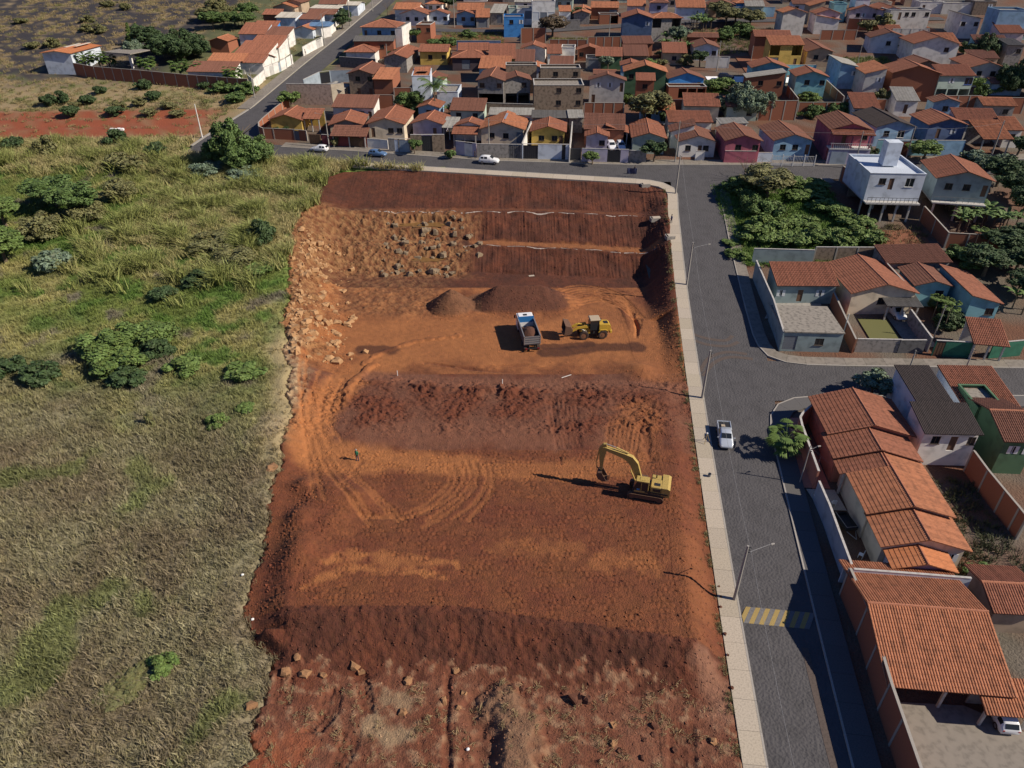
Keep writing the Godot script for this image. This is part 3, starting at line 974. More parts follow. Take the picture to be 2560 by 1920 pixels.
func facade(b: MB, w: float, y0: float, y1: float, holes: Array) -> void:   # a wall in the plane z = 0 with openings and their reveals
	var xs := [0.0, w]
	var ys := [y0, y1]
	for h in holes:
		xs.append_array([h[0], h[1]])
		ys.append_array([h[2], h[3]])
	xs.sort()
	ys.sort()
	for i in xs.size() - 1:
		for j in ys.size() - 1:
			if xs[i + 1] - xs[i] < 0.001 or ys[j + 1] - ys[j] < 0.001: continue
			var mx: float = (xs[i] + xs[i + 1]) / 2
			var my: float = (ys[j] + ys[j + 1]) / 2
			var open := false
			for h in holes:
				if mx > h[0] and mx < h[1] and my > h[2] and my < h[3]: open = true
			if not open:
				b.quad(Vector3(xs[i], ys[j], 0), Vector3(xs[i + 1], ys[j], 0), Vector3(xs[i + 1], ys[j + 1], 0), Vector3(xs[i], ys[j + 1], 0))
	for h in holes:
		var z := -0.16
		b.quad(Vector3(h[0], h[2], 0), Vector3(h[1], h[2], 0), Vector3(h[1], h[2], z), Vector3(h[0], h[2], z))
		b.quad(Vector3(h[0], h[3], z), Vector3(h[1], h[3], z), Vector3(h[1], h[3], 0), Vector3(h[0], h[3], 0))
		b.quad(Vector3(h[0], h[2], 0), Vector3(h[0], h[2], z), Vector3(h[0], h[3], z), Vector3(h[0], h[3], 0))
		b.quad(Vector3(h[1], h[2], z), Vector3(h[1], h[2], 0), Vector3(h[1], h[3], 0), Vector3(h[1], h[3], z))

func opening(kind: String, h: Array, root: Node3D, t: Transform3D) -> void:
	var w: float = h[1] - h[0]
	var y: float = h[3] - h[2]
	var mid := Vector3((h[0] + h[1]) / 2, (h[2] + h[3]) / 2, 0)
	var b := MB.new()
	var at := t * Transform3D(Basis.IDENTITY, mid)
	if kind in ["w", "W", "B", "D"]:
		for s in [-1, 1]:
			b.box(Vector3(s * (w / 2 - 0.03), 0, -0.06), Vector3(0.07, y, 0.08))
			b.box(Vector3(0, s * (y / 2 - 0.03), -0.06), Vector3(w - 0.14, 0.07, 0.08))
		b.box(Vector3(0, 0, -0.065), Vector3(0.05, y - 0.14, 0.06))
		if kind != "w":
			b.box(Vector3(-w / 4 - 0.2, 0, 0.02), Vector3(w / 2, y, 0.035)) if kind == "W" else b.box(Vector3(0, -y / 2, 0.03), Vector3(w + 0.1, 0.05, 0.1))
			if kind == "W": b.box(Vector3(w / 4 + 0.2, 0, 0.02), Vector3(w / 2, y, 0.035))
		else:
			b.box(Vector3(0, -y / 2 - 0.03, 0.03), Vector3(w + 0.16, 0.06, 0.14))
		var o := part("window", b.done(), M[{"w": "frame_dark", "W": "shutter_white", "B": "shutter_blue", "D": "frame_white"}[kind]], root, at)
		var g := MB.new()
		g.box(Vector3(0, 0, -0.09), Vector3(w - 0.1, y - 0.1, 0.012))
		part("pane", g.done(), M["glass"], o)
	else:
		b.box(Vector3(0, 0, -0.1), Vector3(w, y, 0.05))
		if kind in ["g", "G"]:
			for i in 6:
				b.box(Vector3(0, -y / 2 + y * (i + 0.5) / 6, -0.068), Vector3(w - 0.06, y / 6 - 0.03, 0.02))
			part("garage_door", b.done(), M["door_grey"] if kind == "g" else M["gate_white"], root, at)
		else:
			b.box(Vector3(w * 0.36, 0, -0.05), Vector3(0.04, 0.14, 0.06))
			part("door", b.done(), M["door_wood"], root, at)

func volume(root: Node3D, t: Transform3D, r: Array) -> void:
	# r: w, d, wall height, roof kind, pitch, roof, wall, openings, skirt
	var w: float = r[0]
	var d: float = r[1]
	var hw: float = r[2]
	var kind: String = r[3]
	var p: float = r[4]
	var rm: String = r[5]
	var wm: String = r[6]
	var win: String = r[7]
	var y0: float = -(r[8] as float)
	var near := t.origin.z > -176.0
	var inner := root.transform.affine_inverse() * t
	var holes := []
	var kinds := []
	var rows := win.split("/")
	for ri in rows.size():
		var row: String = rows[ri]
		if row == "": continue
		var floor_y := hw - 2.75 - ri * 2.8
		if rows.size() == 1: floor_y = maxf(hw - 3.0, maxf(0.0, y0))
		var sl := w / row.length()
		for i in row.length():
			var ch := row[i]
			if ch == ".": continue
			var cx := (i + 0.5) * sl
			var ww := 1.25
			var a := 1.0
			var c := 2.1
			if ch == "d": ww = 0.85; a = 0.05
			elif ch == "g" or ch == "G": ww = minf(2.8, maxf(sl * 0.9, 2.0)); a = 0.05; c = 2.4
			elif ch == "o": ww = sl - 0.3; a = 0.05; c = 2.45
			elif ch == "W": ww = 0.9
			elif ch == "B" or ch == "D": ww = 1.9; a = 0.6; c = 2.2
			ww = minf(ww, sl * 0.96)
			var h := [clampf(cx - ww / 2, 0.1, w - 0.2), clampf(cx + ww / 2, 0.2, w - 0.1), floor_y + a, minf(floor_y + c, hw - 0.15)]
			if h[2] < y0 + 0.05 or h[3] - h[2] < 0.4 or h[1] - h[0] < 0.3: continue
			holes.append(h)
			kinds.append(ch)
	var b := MB.new()
	var all_open := win.replace(".", "").replace("/", "") != "" and win.replace(".", "").replace("/", "").replace("o", "") == ""
	var yl := hw
	var yr := hw
	var yb := hw
	if kind == "sf": yb = hw + d * p
	if kind == "sl": yr = hw + w * p
	if kind == "sr": yl = hw + w * p
	if all_open and kind != "fl" and kind != "slab":
		for i in 3:
			var pb := MB.new()
			pb.box(Vector3(w * (0.04 + 0.46 * i), (hw + y0) / 2, -0.15), Vector3(0.22, hw - y0 - 0.02, 0.22))
			part("post", pb.done(), M["coping"], root, inner)
		b.box(Vector3(w / 2, (yb + y0) / 2, -d + 0.1), Vector3(w, yb - y0 - 0.1, 0.16))
	else:
		facade(b, w, y0, hw, holes)
		b.quad(Vector3(w, y0, 0), Vector3(w, y0, -d), Vector3(w, maxf(yb if kind == "sf" else yr, hw) if kind != "sf" else yb, -d), Vector3(w, yr, 0))
		b.quad(Vector3(0, y0, -d), Vector3(0, y0, 0), Vector3(0, yl, 0), Vector3(0, yb if kind == "sf" else yl, -d))
		b.quad(Vector3(w, y0, -d), Vector3(0, y0, -d), Vector3(0, yb if kind == "sf" else yl, -d), Vector3(w, yb if kind == "sf" else yr, -d))
		if kind == "gf":
			var top := Vector3(w / 2, hw + w / 2 * p, 0)
			b.tri(Vector3(0, hw, 0), Vector3(w, hw, 0), top)
			b.tri(Vector3(w, hw, -d), Vector3(0, hw, -d), top - Vector3(0, 0, d))
		elif kind == "gs":
			var tz := Vector3(0, hw + d / 2 * p, -d / 2)
			b.tri(Vector3(0, hw, -d), Vector3(0, hw, 0), tz)
			b.tri(Vector3(w, hw, 0), Vector3(w, hw, -d), tz + Vector3(w, 0, 0))
		elif kind == "sl":
			b.tri(Vector3(0, hw, 0), Vector3(w, hw, 0), Vector3(w, yr, 0))
			b.tri(Vector3(w, hw, -d), Vector3(0, hw, -d), Vector3(w, yr, -d))
		elif kind == "sr":
			b.tri(Vector3(0, hw, 0), Vector3(w, hw, 0), Vector3(0, yl, 0))
			b.tri(Vector3(w, hw, -d), Vector3(0, hw, -d), Vector3(0, yl, -d))
	part("wall", b.done(), M[wm], root, inner)
	for i in holes.size():
		if kinds[i] != "o": opening(kinds[i], holes[i], root, inner)
	# roof
	var rb := MB.new()
	var oh := 0.45
	var gap := 0.24
	var hg := 0.06
	if rm in ["g", "k", "x"]: gap = 0.2; hg = 0.045
	elif rm in ["w", "b"]: gap = 0.5; hg = 0.035
	var nr := func(len: float) -> int: return maxi(1, int(len / (0.42 if t.origin.z > -135.0 else 0.6))) if near and not rm in ["g", "k", "x", "w", "b"] else 1
	var X := Vector3.RIGHT
	var Z := Vector3.BACK
	var k := sqrt(1 + p * p)
	var lift := 0.1
	var ridges := []
	match kind:
		"gf":
			var len := (w / 2 + oh) * k
			var ytop := hw + w / 2 * p + lift
			var s1 := Vector3(1, p, 0) / k
			tiles(rb, Vector3(-oh, hw - oh * p + lift, -d - oh), Z, s1, d + 2 * oh, len, 0, d + 2 * oh, gap, hg, nr.call(len))
			tiles(rb, Vector3(w + oh, hw - oh * p + lift, oh), -Z, Vector3(-1, p, 0) / k, d + 2 * oh, len, 0, d + 2 * oh, gap, hg, nr.call(len))
			ridges.append([Vector3(w / 2, ytop + 0.02, oh), Vector3(w / 2, ytop + 0.02, -d - oh)])
		"gs":
			var len := (d / 2 + oh) * k
			tiles(rb, Vector3(-oh, hw - oh * p + lift, oh), X, Vector3(0, p, -1) / k, w + 2 * oh, len, 0, w + 2 * oh, gap, hg, nr.call(len))
			tiles(rb, Vector3(w + oh, hw - oh * p + lift, -d - oh), -X, Vector3(0, p, 1) / k, w + 2 * oh, len, 0, w + 2 * oh, gap, hg, nr.call(len))
			ridges.append([Vector3(-oh, hw + d / 2 * p + lift + 0.02, -d / 2), Vector3(w + oh, hw + d / 2 * p + lift + 0.02, -d / 2)])
		"sf":
			tiles(rb, Vector3(-oh * 0.6, hw - oh * p + lift, oh), X, Vector3(0, p, -1) / k, w + 1.2 * oh, (d + oh * 1.6) * k, 0, w + 1.2 * oh, gap, hg, nr.call((d + oh) * k))
		"sl":
			tiles(rb, Vector3(-oh, hw - oh * p + lift, -d - oh * 0.6), Z, Vector3(1, p, 0) / k, d + 1.2 * oh, (w + 1.6 * oh) * k, 0, d + 1.2 * oh, gap, hg, nr.call(w * k))
		"sr":
			tiles(rb, Vector3(w + oh, hw - oh * p + lift, oh * 0.6), -Z, Vector3(-1, p, 0) / k, d + 1.2 * oh, (w + 1.6 * oh) * k, 0, d + 1.2 * oh, gap, hg, nr.call(w * k))
		"hip":
			var run := minf(w, d) / 2 + oh
			var W2 := w + 2 * oh
			var D2 := d + 2 * oh
			var yb2 := hw - oh * p + lift
			var len := run * k
			tiles(rb, Vector3(-oh, yb2, oh), X, Vector3(0, p, -1) / k, W2, len, run, W2 - run, gap, hg, nr.call(len))
			tiles(rb, Vector3(w + oh, yb2, -d - oh), -X, Vector3(0, p, 1) / k, W2, len, run, W2 - run, gap, hg, nr.call(len))
			tiles(rb, Vector3(-oh, yb2, -d - oh), Z, Vector3(1, p, 0) / k, D2, len, run, D2 - run, gap, hg, nr.call(len))
			tiles(rb, Vector3(w + oh, yb2, oh), -Z, Vector3(-1, p, 0) / k, D2, len, run, D2 - run, gap, hg, nr.call(len))
			var top_y := yb2 + run * p + 0.03
			for c in [[Vector3(-oh, yb2 + 0.03, oh), Vector3(-oh + run, top_y, oh - run)], [Vector3(w + oh, yb2 + 0.03, oh), Vector3(w + oh - run, top_y, oh - run)], [Vector3(-oh, yb2 + 0.03, -d - oh), Vector3(-oh + run, top_y, -d - oh + run)], [Vector3(w + oh, yb2 + 0.03, -d - oh), Vector3(w + oh - run, top_y, -d - oh + run)]]:
				ridges.append(c)
		"fl":
			rb.quad(Vector3(0.02, hw - 0.45, -0.02), Vector3(w - 0.02, hw - 0.45, -0.02), Vector3(w - 0.02, hw - 0.45, -d + 0.02), Vector3(0.02, hw - 0.45, -d + 0.02))
			var cp := MB.new()
			for e in [[Vector3(w / 2, hw, -0.06), Vector3(w + 0.16, 0.1, 0.24)], [Vector3(w / 2, hw, -d + 0.06), Vector3(w + 0.16, 0.1, 0.24)], [Vector3(0.06, hw, -d / 2), Vector3(0.24, 0.1, d - 0.37)], [Vector3(w - 0.06, hw, -d / 2), Vector3(0.24, 0.1, d - 0.37)]]:
				cp.box(e[0], e[1])
			part("parapet", cp.done(), M["coping"] if wm in ["bd", "br", "gr"] else M[wm], root, inner)
		"slab":
			rb.cbox(Vector3(w / 2, hw + 0.1, -d / 2), Vector3(w + 0.2, 0.2, d + 0.3), 0.03)
	part("roof", rb.done(), M["rf_" + rm], root, inner)
	if ridges.size() and rm in ["o", "O", "r", "d", "x"]:
		var cb := MB.new()
		for e in ridges:
			cb.tube(e[0], e[1], 0.12, 0.12, 6)
		part("ridge_tiles", cb.done(), M["ridge"] if rm != "x" else M["rf_x"], root, inner)

func local_at(x: float, f: float, y: float, deg: float) -> Transform3D:   # facade axis turned by deg from x towards F
	return Transform3D(Basis(Vector3.UP, deg_to_rad(deg)), P(x, f, y))

var homes := {}
func houses() -> void:
	for r in HOUSES:
		var key: String = r[0]
		var t := local_at(r[1], r[2], r[3], r[4])
		if not homes.has(key):
			homes[key] = thing("house", r[14], "house", t, "houses of the hillside town")
		volume(homes[key], t, [r[5], r[6], r[7], r[8], r[9], r[10], r[11], r[12], r[13]])

func walls() -> void:
	for r in WALLS:
		var pts: Array = r[0]
		var h: float = r[1]
		var mat: String = r[2]
		var th: float = r[6]
		var post: float = r[5]
		var p0: Vector2 = pts[0]
		var root := thing("gate" if mat in ["bk", "wd"] and pts.size() == 2 and r[4].size() == 0 else "garden_wall", r[3], "gate" if mat in ["bk", "wd"] and r[4].size() == 0 else "wall", Transform3D(Basis.IDENTITY, P(p0.x, p0.y, hill(p0.x, p0.y))), "walls and gates of the town")
		for i in pts.size() - 1:
			var a: Vector2 = pts[i]
			var b: Vector2 = pts[i + 1]
			var len := a.distance_to(b)
			var dir := (b - a) / len
			var n := maxi(1, int(len / 3.0))
			var cuts := []
			for g in r[4]:
				if g[0] == i: cuts.append([g[1] * len, g[2] * len, g[3]])
			var spans := []
			var from := 0.0
			for c in cuts:
				if c[0] - from > 0.05: spans.append([from, c[0], mat])
				spans.append([c[0], c[1], c[2]])
				from = c[1]
			if len - from > 0.05: spans.append([from, len, mat])
			for s in spans:
				var gate: bool = s[2] != mat
				var m := MB.new()
				var seg: int = 1 if gate else maxi(1, int((s[1] - s[0]) / 3.0))
				for k in seg:
					var u0: float = lerpf(s[0], s[1], float(k) / seg)
					var u1: float = lerpf(s[0], s[1], float(k + 1) / seg)
					var q0 := a + dir * u0
					var q1 := a + dir * u1
					var y0 := hill(q0.x, q0.y)
					var y1 := hill(q1.x, q1.y)
					var side := Vector3(dir.y, 0, dir.x) * (th * 0.5 if not gate else 0.04)
					var hh := h - (0.25 if gate else 0.0)
					var e0 := P(q0.x, q0.y, y0) - root.position
					var e1 := P(q1.x, q1.y, y1) - root.position
					var dn := Vector3(0, 1.0, 0)
					var up := Vector3(0, hh, 0)
					m.quad(e0 + side - dn, e1 + side - dn, e1 + side + up, e0 + side + up)
					m.quad(e1 - side - dn, e0 - side - dn, e0 - side + up, e1 - side + up)
					m.quad(e0 + side + up, e1 + side + up, e1 - side + up, e0 - side + up)
					m.quad(e0 - side - dn, e0 + side - dn, e0 + side + up, e0 - side + up)
					m.quad(e1 + side - dn, e1 - side - dn, e1 - side + up, e1 + side + up)
					if gate or mat in ["wd", "bk"]:
						var slats := maxi(2, int((u1 - u0) / 0.4))
						for z in slats:
							var mid := e0.lerp(e1, (z + 0.5) / slats) + Vector3(0, hh * 0.5, 0)
							var bs := Basis(Vector3(dir.x, 0, -dir.y), Vector3.UP, Vector3(dir.y, 0, dir.x))
							m.box(mid, Vector3((u1 - u0) / slats * 0.7, hh * 0.92, 0.14 if gate else th + 0.05), bs)
				part("gate_leaf" if gate else "wall_panel", m.done(), M[s[2]], root)
			# coping
			var cp := MB.new()
			for k in n:
				var q0 := a + dir * (len * k / n)
				var q1 := a + dir * (len * (k + 1) / n)
				var e0 := P(q0.x, q0.y, hill(q0.x, q0.y) + h + 0.035) - root.position
				var e1 := P(q1.x, q1.y, hill(q1.x, q1.y) + h + 0.035) - root.position
				var xx := (e1 - e0).normalized()
				var zz := xx.cross(Vector3.UP).normalized()
				cp.box((e0 + e1) / 2, Vector3((e1 - e0).length(), 0.06, th + 0.06), Basis(xx, zz.cross(xx), zz))
			if not mat in ["bk", "wd"]:
				part("coping", cp.done(), M["coping"] if mat != "br" else M["post"], root)
			if post > 0.0:
				var np := maxi(1, int(len / post))
				for k in np + 1:
					var q := a + dir * (len * k / np)
					var pm := MB.new()
					var y := hill(q.x, q.y)
					pm.box(P(q.x, q.y, y + h / 2 - 0.3) - root.position, Vector3(0.24, h + 0.5, th + 0.09), Basis(Vector3(dir.x, 0, -dir.y), Vector3.UP, Vector3(dir.y, 0, dir.x)))
					part("post", pm.done(), M["post"], root)

var crowns := {}
func crown(kind: int, variant: int) -> ArrayMesh:   # a unit crown (radius 1, standing on y = 0, 2 high) of leaf-sized faces in clumps
	var key := kind * 10 + variant
	if crowns.has(key): return crowns[key]
	var n: int = [700, 2600, 7500][kind]
	var size: float = [0.21, 0.125, 0.07][kind]
	var g := RandomNumberGenerator.new()
	g.seed = 100 + key
	var clumps := []
	var nc: int = [9, 22, 48][kind]
	for i in nc:
		var d := Vector3(g.randfn(), g.randfn() * 0.85, g.randfn()).normalized()
		var rr := pow(g.randf(), 0.45) * 0.78
		var p := Vector3(d.x * rr, 1.0 + d.y * rr * 0.85, d.z * rr)
		clumps.append([p, g.randf_range(0.2, 0.36) * (1.25 if kind == 0 else (1.0 if kind == 1 else 0.8)), g.randf_range(0.72, 1.25)])
	var b := MB.new()
	for i in n:
		var c: Array = clumps[g.randi() % nc]
		var d := Vector3(g.randfn(), g.randfn() * 0.8 + 0.25, g.randfn()).normalized()
		var p: Vector3 = c[0] + d * c[1] * (0.6 + 0.45 * g.randf())
		p.y = maxf(p.y, 0.02)
		var nn := (d + Vector3(g.randfn(), g.randfn() + 0.4, g.randfn()) * 0.55).normalized()
		var u := nn.cross(Vector3(g.randfn(), g.randfn(), g.randfn())).normalized()
		var w := nn.cross(u)
		var s := size * g.randf_range(0.6, 1.25)
		var tone: float = c[2] * g.randf_range(0.7, 1.3)
		b.col = Color(tone * g.randf_range(0.9, 1.15), tone, tone * g.randf_range(0.75, 1.05))
		b.quad(p - u * s, p - w * s * 0.5 + nn * s * 0.12, p + u * s, p + w * s * 0.5 - nn * s * 0.12)
	crowns[key] = b.done()
	return crowns[key]

func trunk_mesh(h: float, r: float, limbs: int, spread: float, top: float) -> ArrayMesh:
	var b := MB.new()
	var lean := Vector3(rng.randf_range(-0.12, 0.12), 1, rng.randf_range(-0.12, 0.12)) * h
	b.tube(Vector3(0, -0.4, 0), lean * 0.5, r * 1.25, r, 7, false)
	b.tube(lean * 0.5, lean, r, r * 0.8, 7, false)
	for i in limbs:
		var a := TAU * i / limbs + rng.randf_range(-0.4, 0.4)
		var e := lean + Vector3(cos(a) * spread * rng.randf_range(0.6, 1.0), top * rng.randf_range(0.5, 1.0), sin(a) * spread * rng.randf_range(0.6, 1.0))
		var m := lean.lerp(e, 0.5) + Vector3(0, top * 0.12, 0)
		b.tube(lean * 0.94, m, r * 0.6, r * 0.4, 6, false)
		b.tube(m, e, r * 0.4, r * 0.15, 5, false)
		b.tube(m, m + (e - m).rotated(Vector3.UP, 0.8) * 0.7, r * 0.3, r * 0.1, 5, false)
	return b.done()

func frond(b: MB, o: Vector3, a: float, len: float, rise: float, droop: float, width: float, fan: bool) -> void:
	var dir := Vector3(cos(a), 0, sin(a))
	var side := Vector3(-sin(a), 0, cos(a))
	if fan:   # stalk and a spread of pointed strips
		var tip := o + dir * len * 0.55 + Vector3(0, rise, 0)
		b.tube(o, tip, 0.03, 0.02, 4, false)
		for i in 9:
			var s := (i - 4) / 4.0
			var d := (dir * cos(s * 1.1) + side * sin(s * 1.1)).normalized()
			var e := tip + d * len * 0.5 * (1.0 - 0.2 * absf(s)) - Vector3(0, droop * (0.5 + 0.5 * absf(s)), 0)
			var w := d.cross(Vector3.UP).normalized() * width * 0.16
			var m := tip.lerp(e, 0.5) + Vector3(0, 0.08, 0)
			var t := rng.randf_range(0.7, 1.35)
			b.col = Color(t, t, t * 0.9)
			b.quad(tip, m + w, e, m - w)
		return
	var last := o
	var n := 7
	for i in n:
		var t := float(i + 1) / n
		var p := o + dir * len * t + Vector3(0, rise * sin(t * PI * 0.6) - droop * t * t, 0)
		b.tube(last, p, 0.03, 0.02, 4, false)
		var tone := rng.randf_range(0.7, 1.3)
		b.col = Color(tone, tone, tone * 0.9)
		for s in [-1, 1]:
			for k in 2:
				var q := last.lerp(p, 0.25 + 0.5 * k)
				var e: Vector3 = q + side * s * width * (1.15 - 0.7 * t) + dir * len * 0.1 - Vector3(0, width * 0.35, 0)
				b.quad(q, q + dir * len * 0.06, e + dir * 0.03, e - dir * 0.02)
		last = p

func blade(b: MB, o: Vector3, a: float, len: float, up: float, width: float) -> void:   # one broad banana leaf
	var dir := Vector3(cos(a), 0, sin(a))
	var side := Vector3(-sin(a), 0, cos(a))
	var last := o
	for i in 5:
		var t := float(i + 1) / 5
		var p := o + dir * len * t * 0.8 + Vector3(0, up * t * (1.5 - t * 1.1), 0)
		var w0 := width * sin(clampf(float(i) / 5 * 0.9 + 0.08, 0, 1) * PI)
		var w1 := width * sin(clampf(t * 0.9 + 0.08, 0, 1) * PI)
		var tone := rng.randf_range(0.8, 1.25)
		b.col = Color(tone, tone, tone * 0.85)
		b.quad(last, p, p + side * w1 - Vector3(0, w1 * 0.3, 0), last + side * w0 - Vector3(0, w0 * 0.3, 0))
		b.quad(last - side * w0 - Vector3(0, w0 * 0.3, 0), p - side * w1 - Vector3(0, w1 * 0.3, 0), p, last)
		last = p

func plants() -> void:
	for g in PLANTS:
		for v: Vector2 in V(g[6]):
			plant(g[0], v.x, v.y, g[1] * rng.randf_range(0.95, 1.2), g[2] * rng.randf_range(1.05, 1.35), M[g[3]], g[4], g[5])

func plant(kind: String, x: float, f: float, h: float, rad: float, mat: Material, label: String, group: String) -> void:
		var at := spin(P(x, f, gnd(x, f) - 0.05), rng.randf_range(0, 360))
		var size := 0 if rad < 1.4 else (1 if rad < 3.6 else 2)
		var cr := crown(size, rng.randi() % 3)
		match kind:
			"tree":
				var t := thing("tree", label, "tree", at, group)
				var lo := h * 0.34
				part("trunk", trunk_mesh(lo, 0.06 + rad * 0.045, 4, rad * 0.6, (h - lo) * 0.6), M["bark"], t)
				part("crown", cr, mat, t, Transform3D(Basis.from_scale(Vector3(rad, (h - lo * 0.75) / 2.0, rad)), Vector3(0, lo * 0.75, 0)))
			"bush":
				var t := thing("shrub", label, "shrub", at, group)
				var b := MB.new()
				for i in 6:
					var a := TAU * i / 6
					b.tube(Vector3(0, -0.1, 0), Vector3(cos(a) * rad * 0.5, h * 0.6, sin(a) * rad * 0.5), 0.05, 0.02, 5, false)
				part("stems", b.done(), M["bark"], t)
				part("foliage", cr, mat, t, Transform3D(Basis.from_scale(Vector3(rad, h * 0.68, rad)), Vector3(0, -0.22 * h, 0)))
			"clump":   # several crowns standing together, one plant
				var t := thing("tree_clump", label, "tree", at, group)
				part("trunk", trunk_mesh(h * 0.4, 0.3, 6, rad * 0.7, h * 0.35), M["bark"], t)
				for i in 6:
					var a := TAU * i / 6 + rng.randf_range(-0.3, 0.3)
					var k := 0.0 if i == 0 else rng.randf_range(0.4, 0.62)
					var hh := h * (1.0 if i == 0 else rng.randf_range(0.5, 0.8))
					var rr := rad * (0.55 if i == 0 else rng.randf_range(0.42, 0.55))
					part("crown", crown(2, i % 3), mat, t, Transform3D(Basis(Vector3.UP, a * 3.0).scaled(Vector3(rr, hh / 2.0, rr)), Vector3(cos(a) * rad * k, 0, sin(a) * rad * k)))
			"conifer":
				var t := thing("conifer", label, "tree", at, group)
				var b := MB.new()
				b.tube(Vector3(0, -0.3, 0), Vector3(0, h * 0.9, 0), 0.12, 0.03, 6, false)
				part("trunk", b.done(), M["bark"], t)
				for i in 4:
					var k := 1.0 - i * 0.22
					part("crown", crown(1, i % 3), mat, t, Transform3D(Basis(Vector3.UP, i).scaled(Vector3(rad * k, h * 0.2, rad * k)), Vector3(0, h * (0.08 + 0.2 * i), 0)))
			"palm", "fanpalm":
				var t := thing("palm", label, "palm", at, group)
				var b := MB.new()
				b.tube(Vector3(0, -0.3, 0), Vector3(0, h - 0.2, 0), 0.2, 0.14, 8, false)
				for i in 7:
					b.tube(Vector3(0, h * i / 7.0, 0), Vector3(0, h * i / 7.0 + 0.1, 0), 0.23, 0.2, 8, false)
				part("trunk", b.done(), M["bark"], t)
				var nf := 26 if kind == "fanpalm" else 16
				var fm := MB.new()
				for i in nf:
					var lev := float(i) / nf
					frond(fm, Vector3(0, h - 0.2, 0), i * 2.4, rad * rng.randf_range(0.8, 1.05), lerpf(1.1, -0.3, lev) * rad * 0.55, lerpf(0.1, 0.9, lev) * rad * 0.5, 0.62 * rad * (0.9 if kind == "fanpalm" else 0.55), kind == "fanpalm")
				part("fronds", fm.done(), mat, t)
			"banana":
				var t := thing("banana_plant", label, "banana plant", at, group)
				var fm := MB.new()
				for s in 3:
					var b := MB.new()
					var o := Vector3(cos(s * 2.1), 0, sin(s * 2.1)) * rad * 0.35
					var hh := h * rng.randf_range(0.45, 0.6)
					b.tube(o - Vector3(0, 0.2, 0), o + Vector3(0, hh, 0), 0.13, 0.09, 6, false)
					for i in 7:
						blade(fm, o + Vector3(0, hh, 0), i * 0.9 + s, rad * rng.randf_range(0.8, 1.1), h * rng.randf_range(0.3, 0.55), 0.3)
					part("stalk", b.done(), M["bark"], t)
				part("leaves", fm.done(), mat, t)
			"papaya":
				var t := thing("papaya_tree", label, "tree", at, group)
				var b := MB.new()
				b.tube(Vector3(0, -0.3, 0), Vector3(0.1, h, 0.1), 0.09, 0.06, 6, false)
				part("trunk", b.done(), M["bark"], t)
				var fm := MB.new()
				for i in 10:
					frond(fm, Vector3(0.1, h, 0.1), i * 2.4, rad, 0.3, 0.35, 0.5, true)
				part("leaves", fm.done(), mat, t)
			"bare":
				var t := thing("bare_tree", label, "tree", at, group)
				var b := MB.new()
				b.tube(Vector3(0, -0.3, 0), Vector3(0, h * 0.4, 0), 0.13, 0.1, 6, false)
				for i in 7:
					var a := i * 0.95
					var e := Vector3(cos(a) * rad, h * rng.randf_range(0.7, 1.0), sin(a) * rad)
					var m := Vector3(0, h * 0.4, 0).lerp(e, 0.5) + Vector3(0, 0.3, 0)
					b.tube(Vector3(0, h * 0.36, 0), m, 0.06, 0.04, 5, false)
					b.tube(m, e, 0.04, 0.012, 5, false)
					for k in 3:
						b.tube(m.lerp(e, 0.3 * k), m.lerp(e, 0.3 * k) + Vector3(rng.randfn(), 0.8, rng.randfn()) * 0.5, 0.02, 0.006, 4, false)
				part("branches", b.done(), M["bark"], t)

func tuft(n: int, hgt: float, spread: float, width: float, seed_: int, segs := 2) -> ArrayMesh:
	var g := RandomNumberGenerator.new()
	g.seed = seed_
	var b := MB.new()
	for i in n:
		var a := g.randf() * TAU
		var o := Vector3(cos(a), 0, sin(a)) * spread * sqrt(g.randf())
		var lean := Vector3(g.randfn(), 0, g.randfn()) * 0.42 * hgt + Vector3(-0.16, 0, 0.1) * hgt
		var h := hgt * g.randf_range(0.55, 1.1)
		var side := Vector3(-sin(a * 3.0), 0, cos(a * 3.0)) * width
		var mid := o + lean * 0.4 + Vector3(0, h * 0.62, 0)
		var tip := o + lean + Vector3(0, h * 0.92, 0)
		var t := g.randf_range(0.7, 1.3)
		b.col = Color(t, t * g.randf_range(0.92, 1.05), t * g.randf_range(0.8, 1.0))
		b.quad(o - side, o + side, mid + side * 0.8, mid - side * 0.8)
		b.tri(mid - side * 0.8, mid + side * 0.8, tip)
	return b.done()

func scatter(called: String, label: String, mesh: Mesh, mat: Material, xf: Array, cols: PackedColorArray) -> void:
	var mm := MultiMesh.new()
	mm.transform_format = MultiMesh.TRANSFORM_3D
	mm.use_colors = true
	mm.mesh = mesh
	mm.instance_count = xf.size()
	for i in xf.size():
		mm.set_instance_transform(i, xf[i])
		mm.set_instance_color(i, cols[i])
	var o := MultiMeshInstance3D.new()
	o.name = numbered(called)
	o.multimesh = mm
	o.material_override = mat
	add_child(o)
	tag(o, label, "grass", "", "stuff")

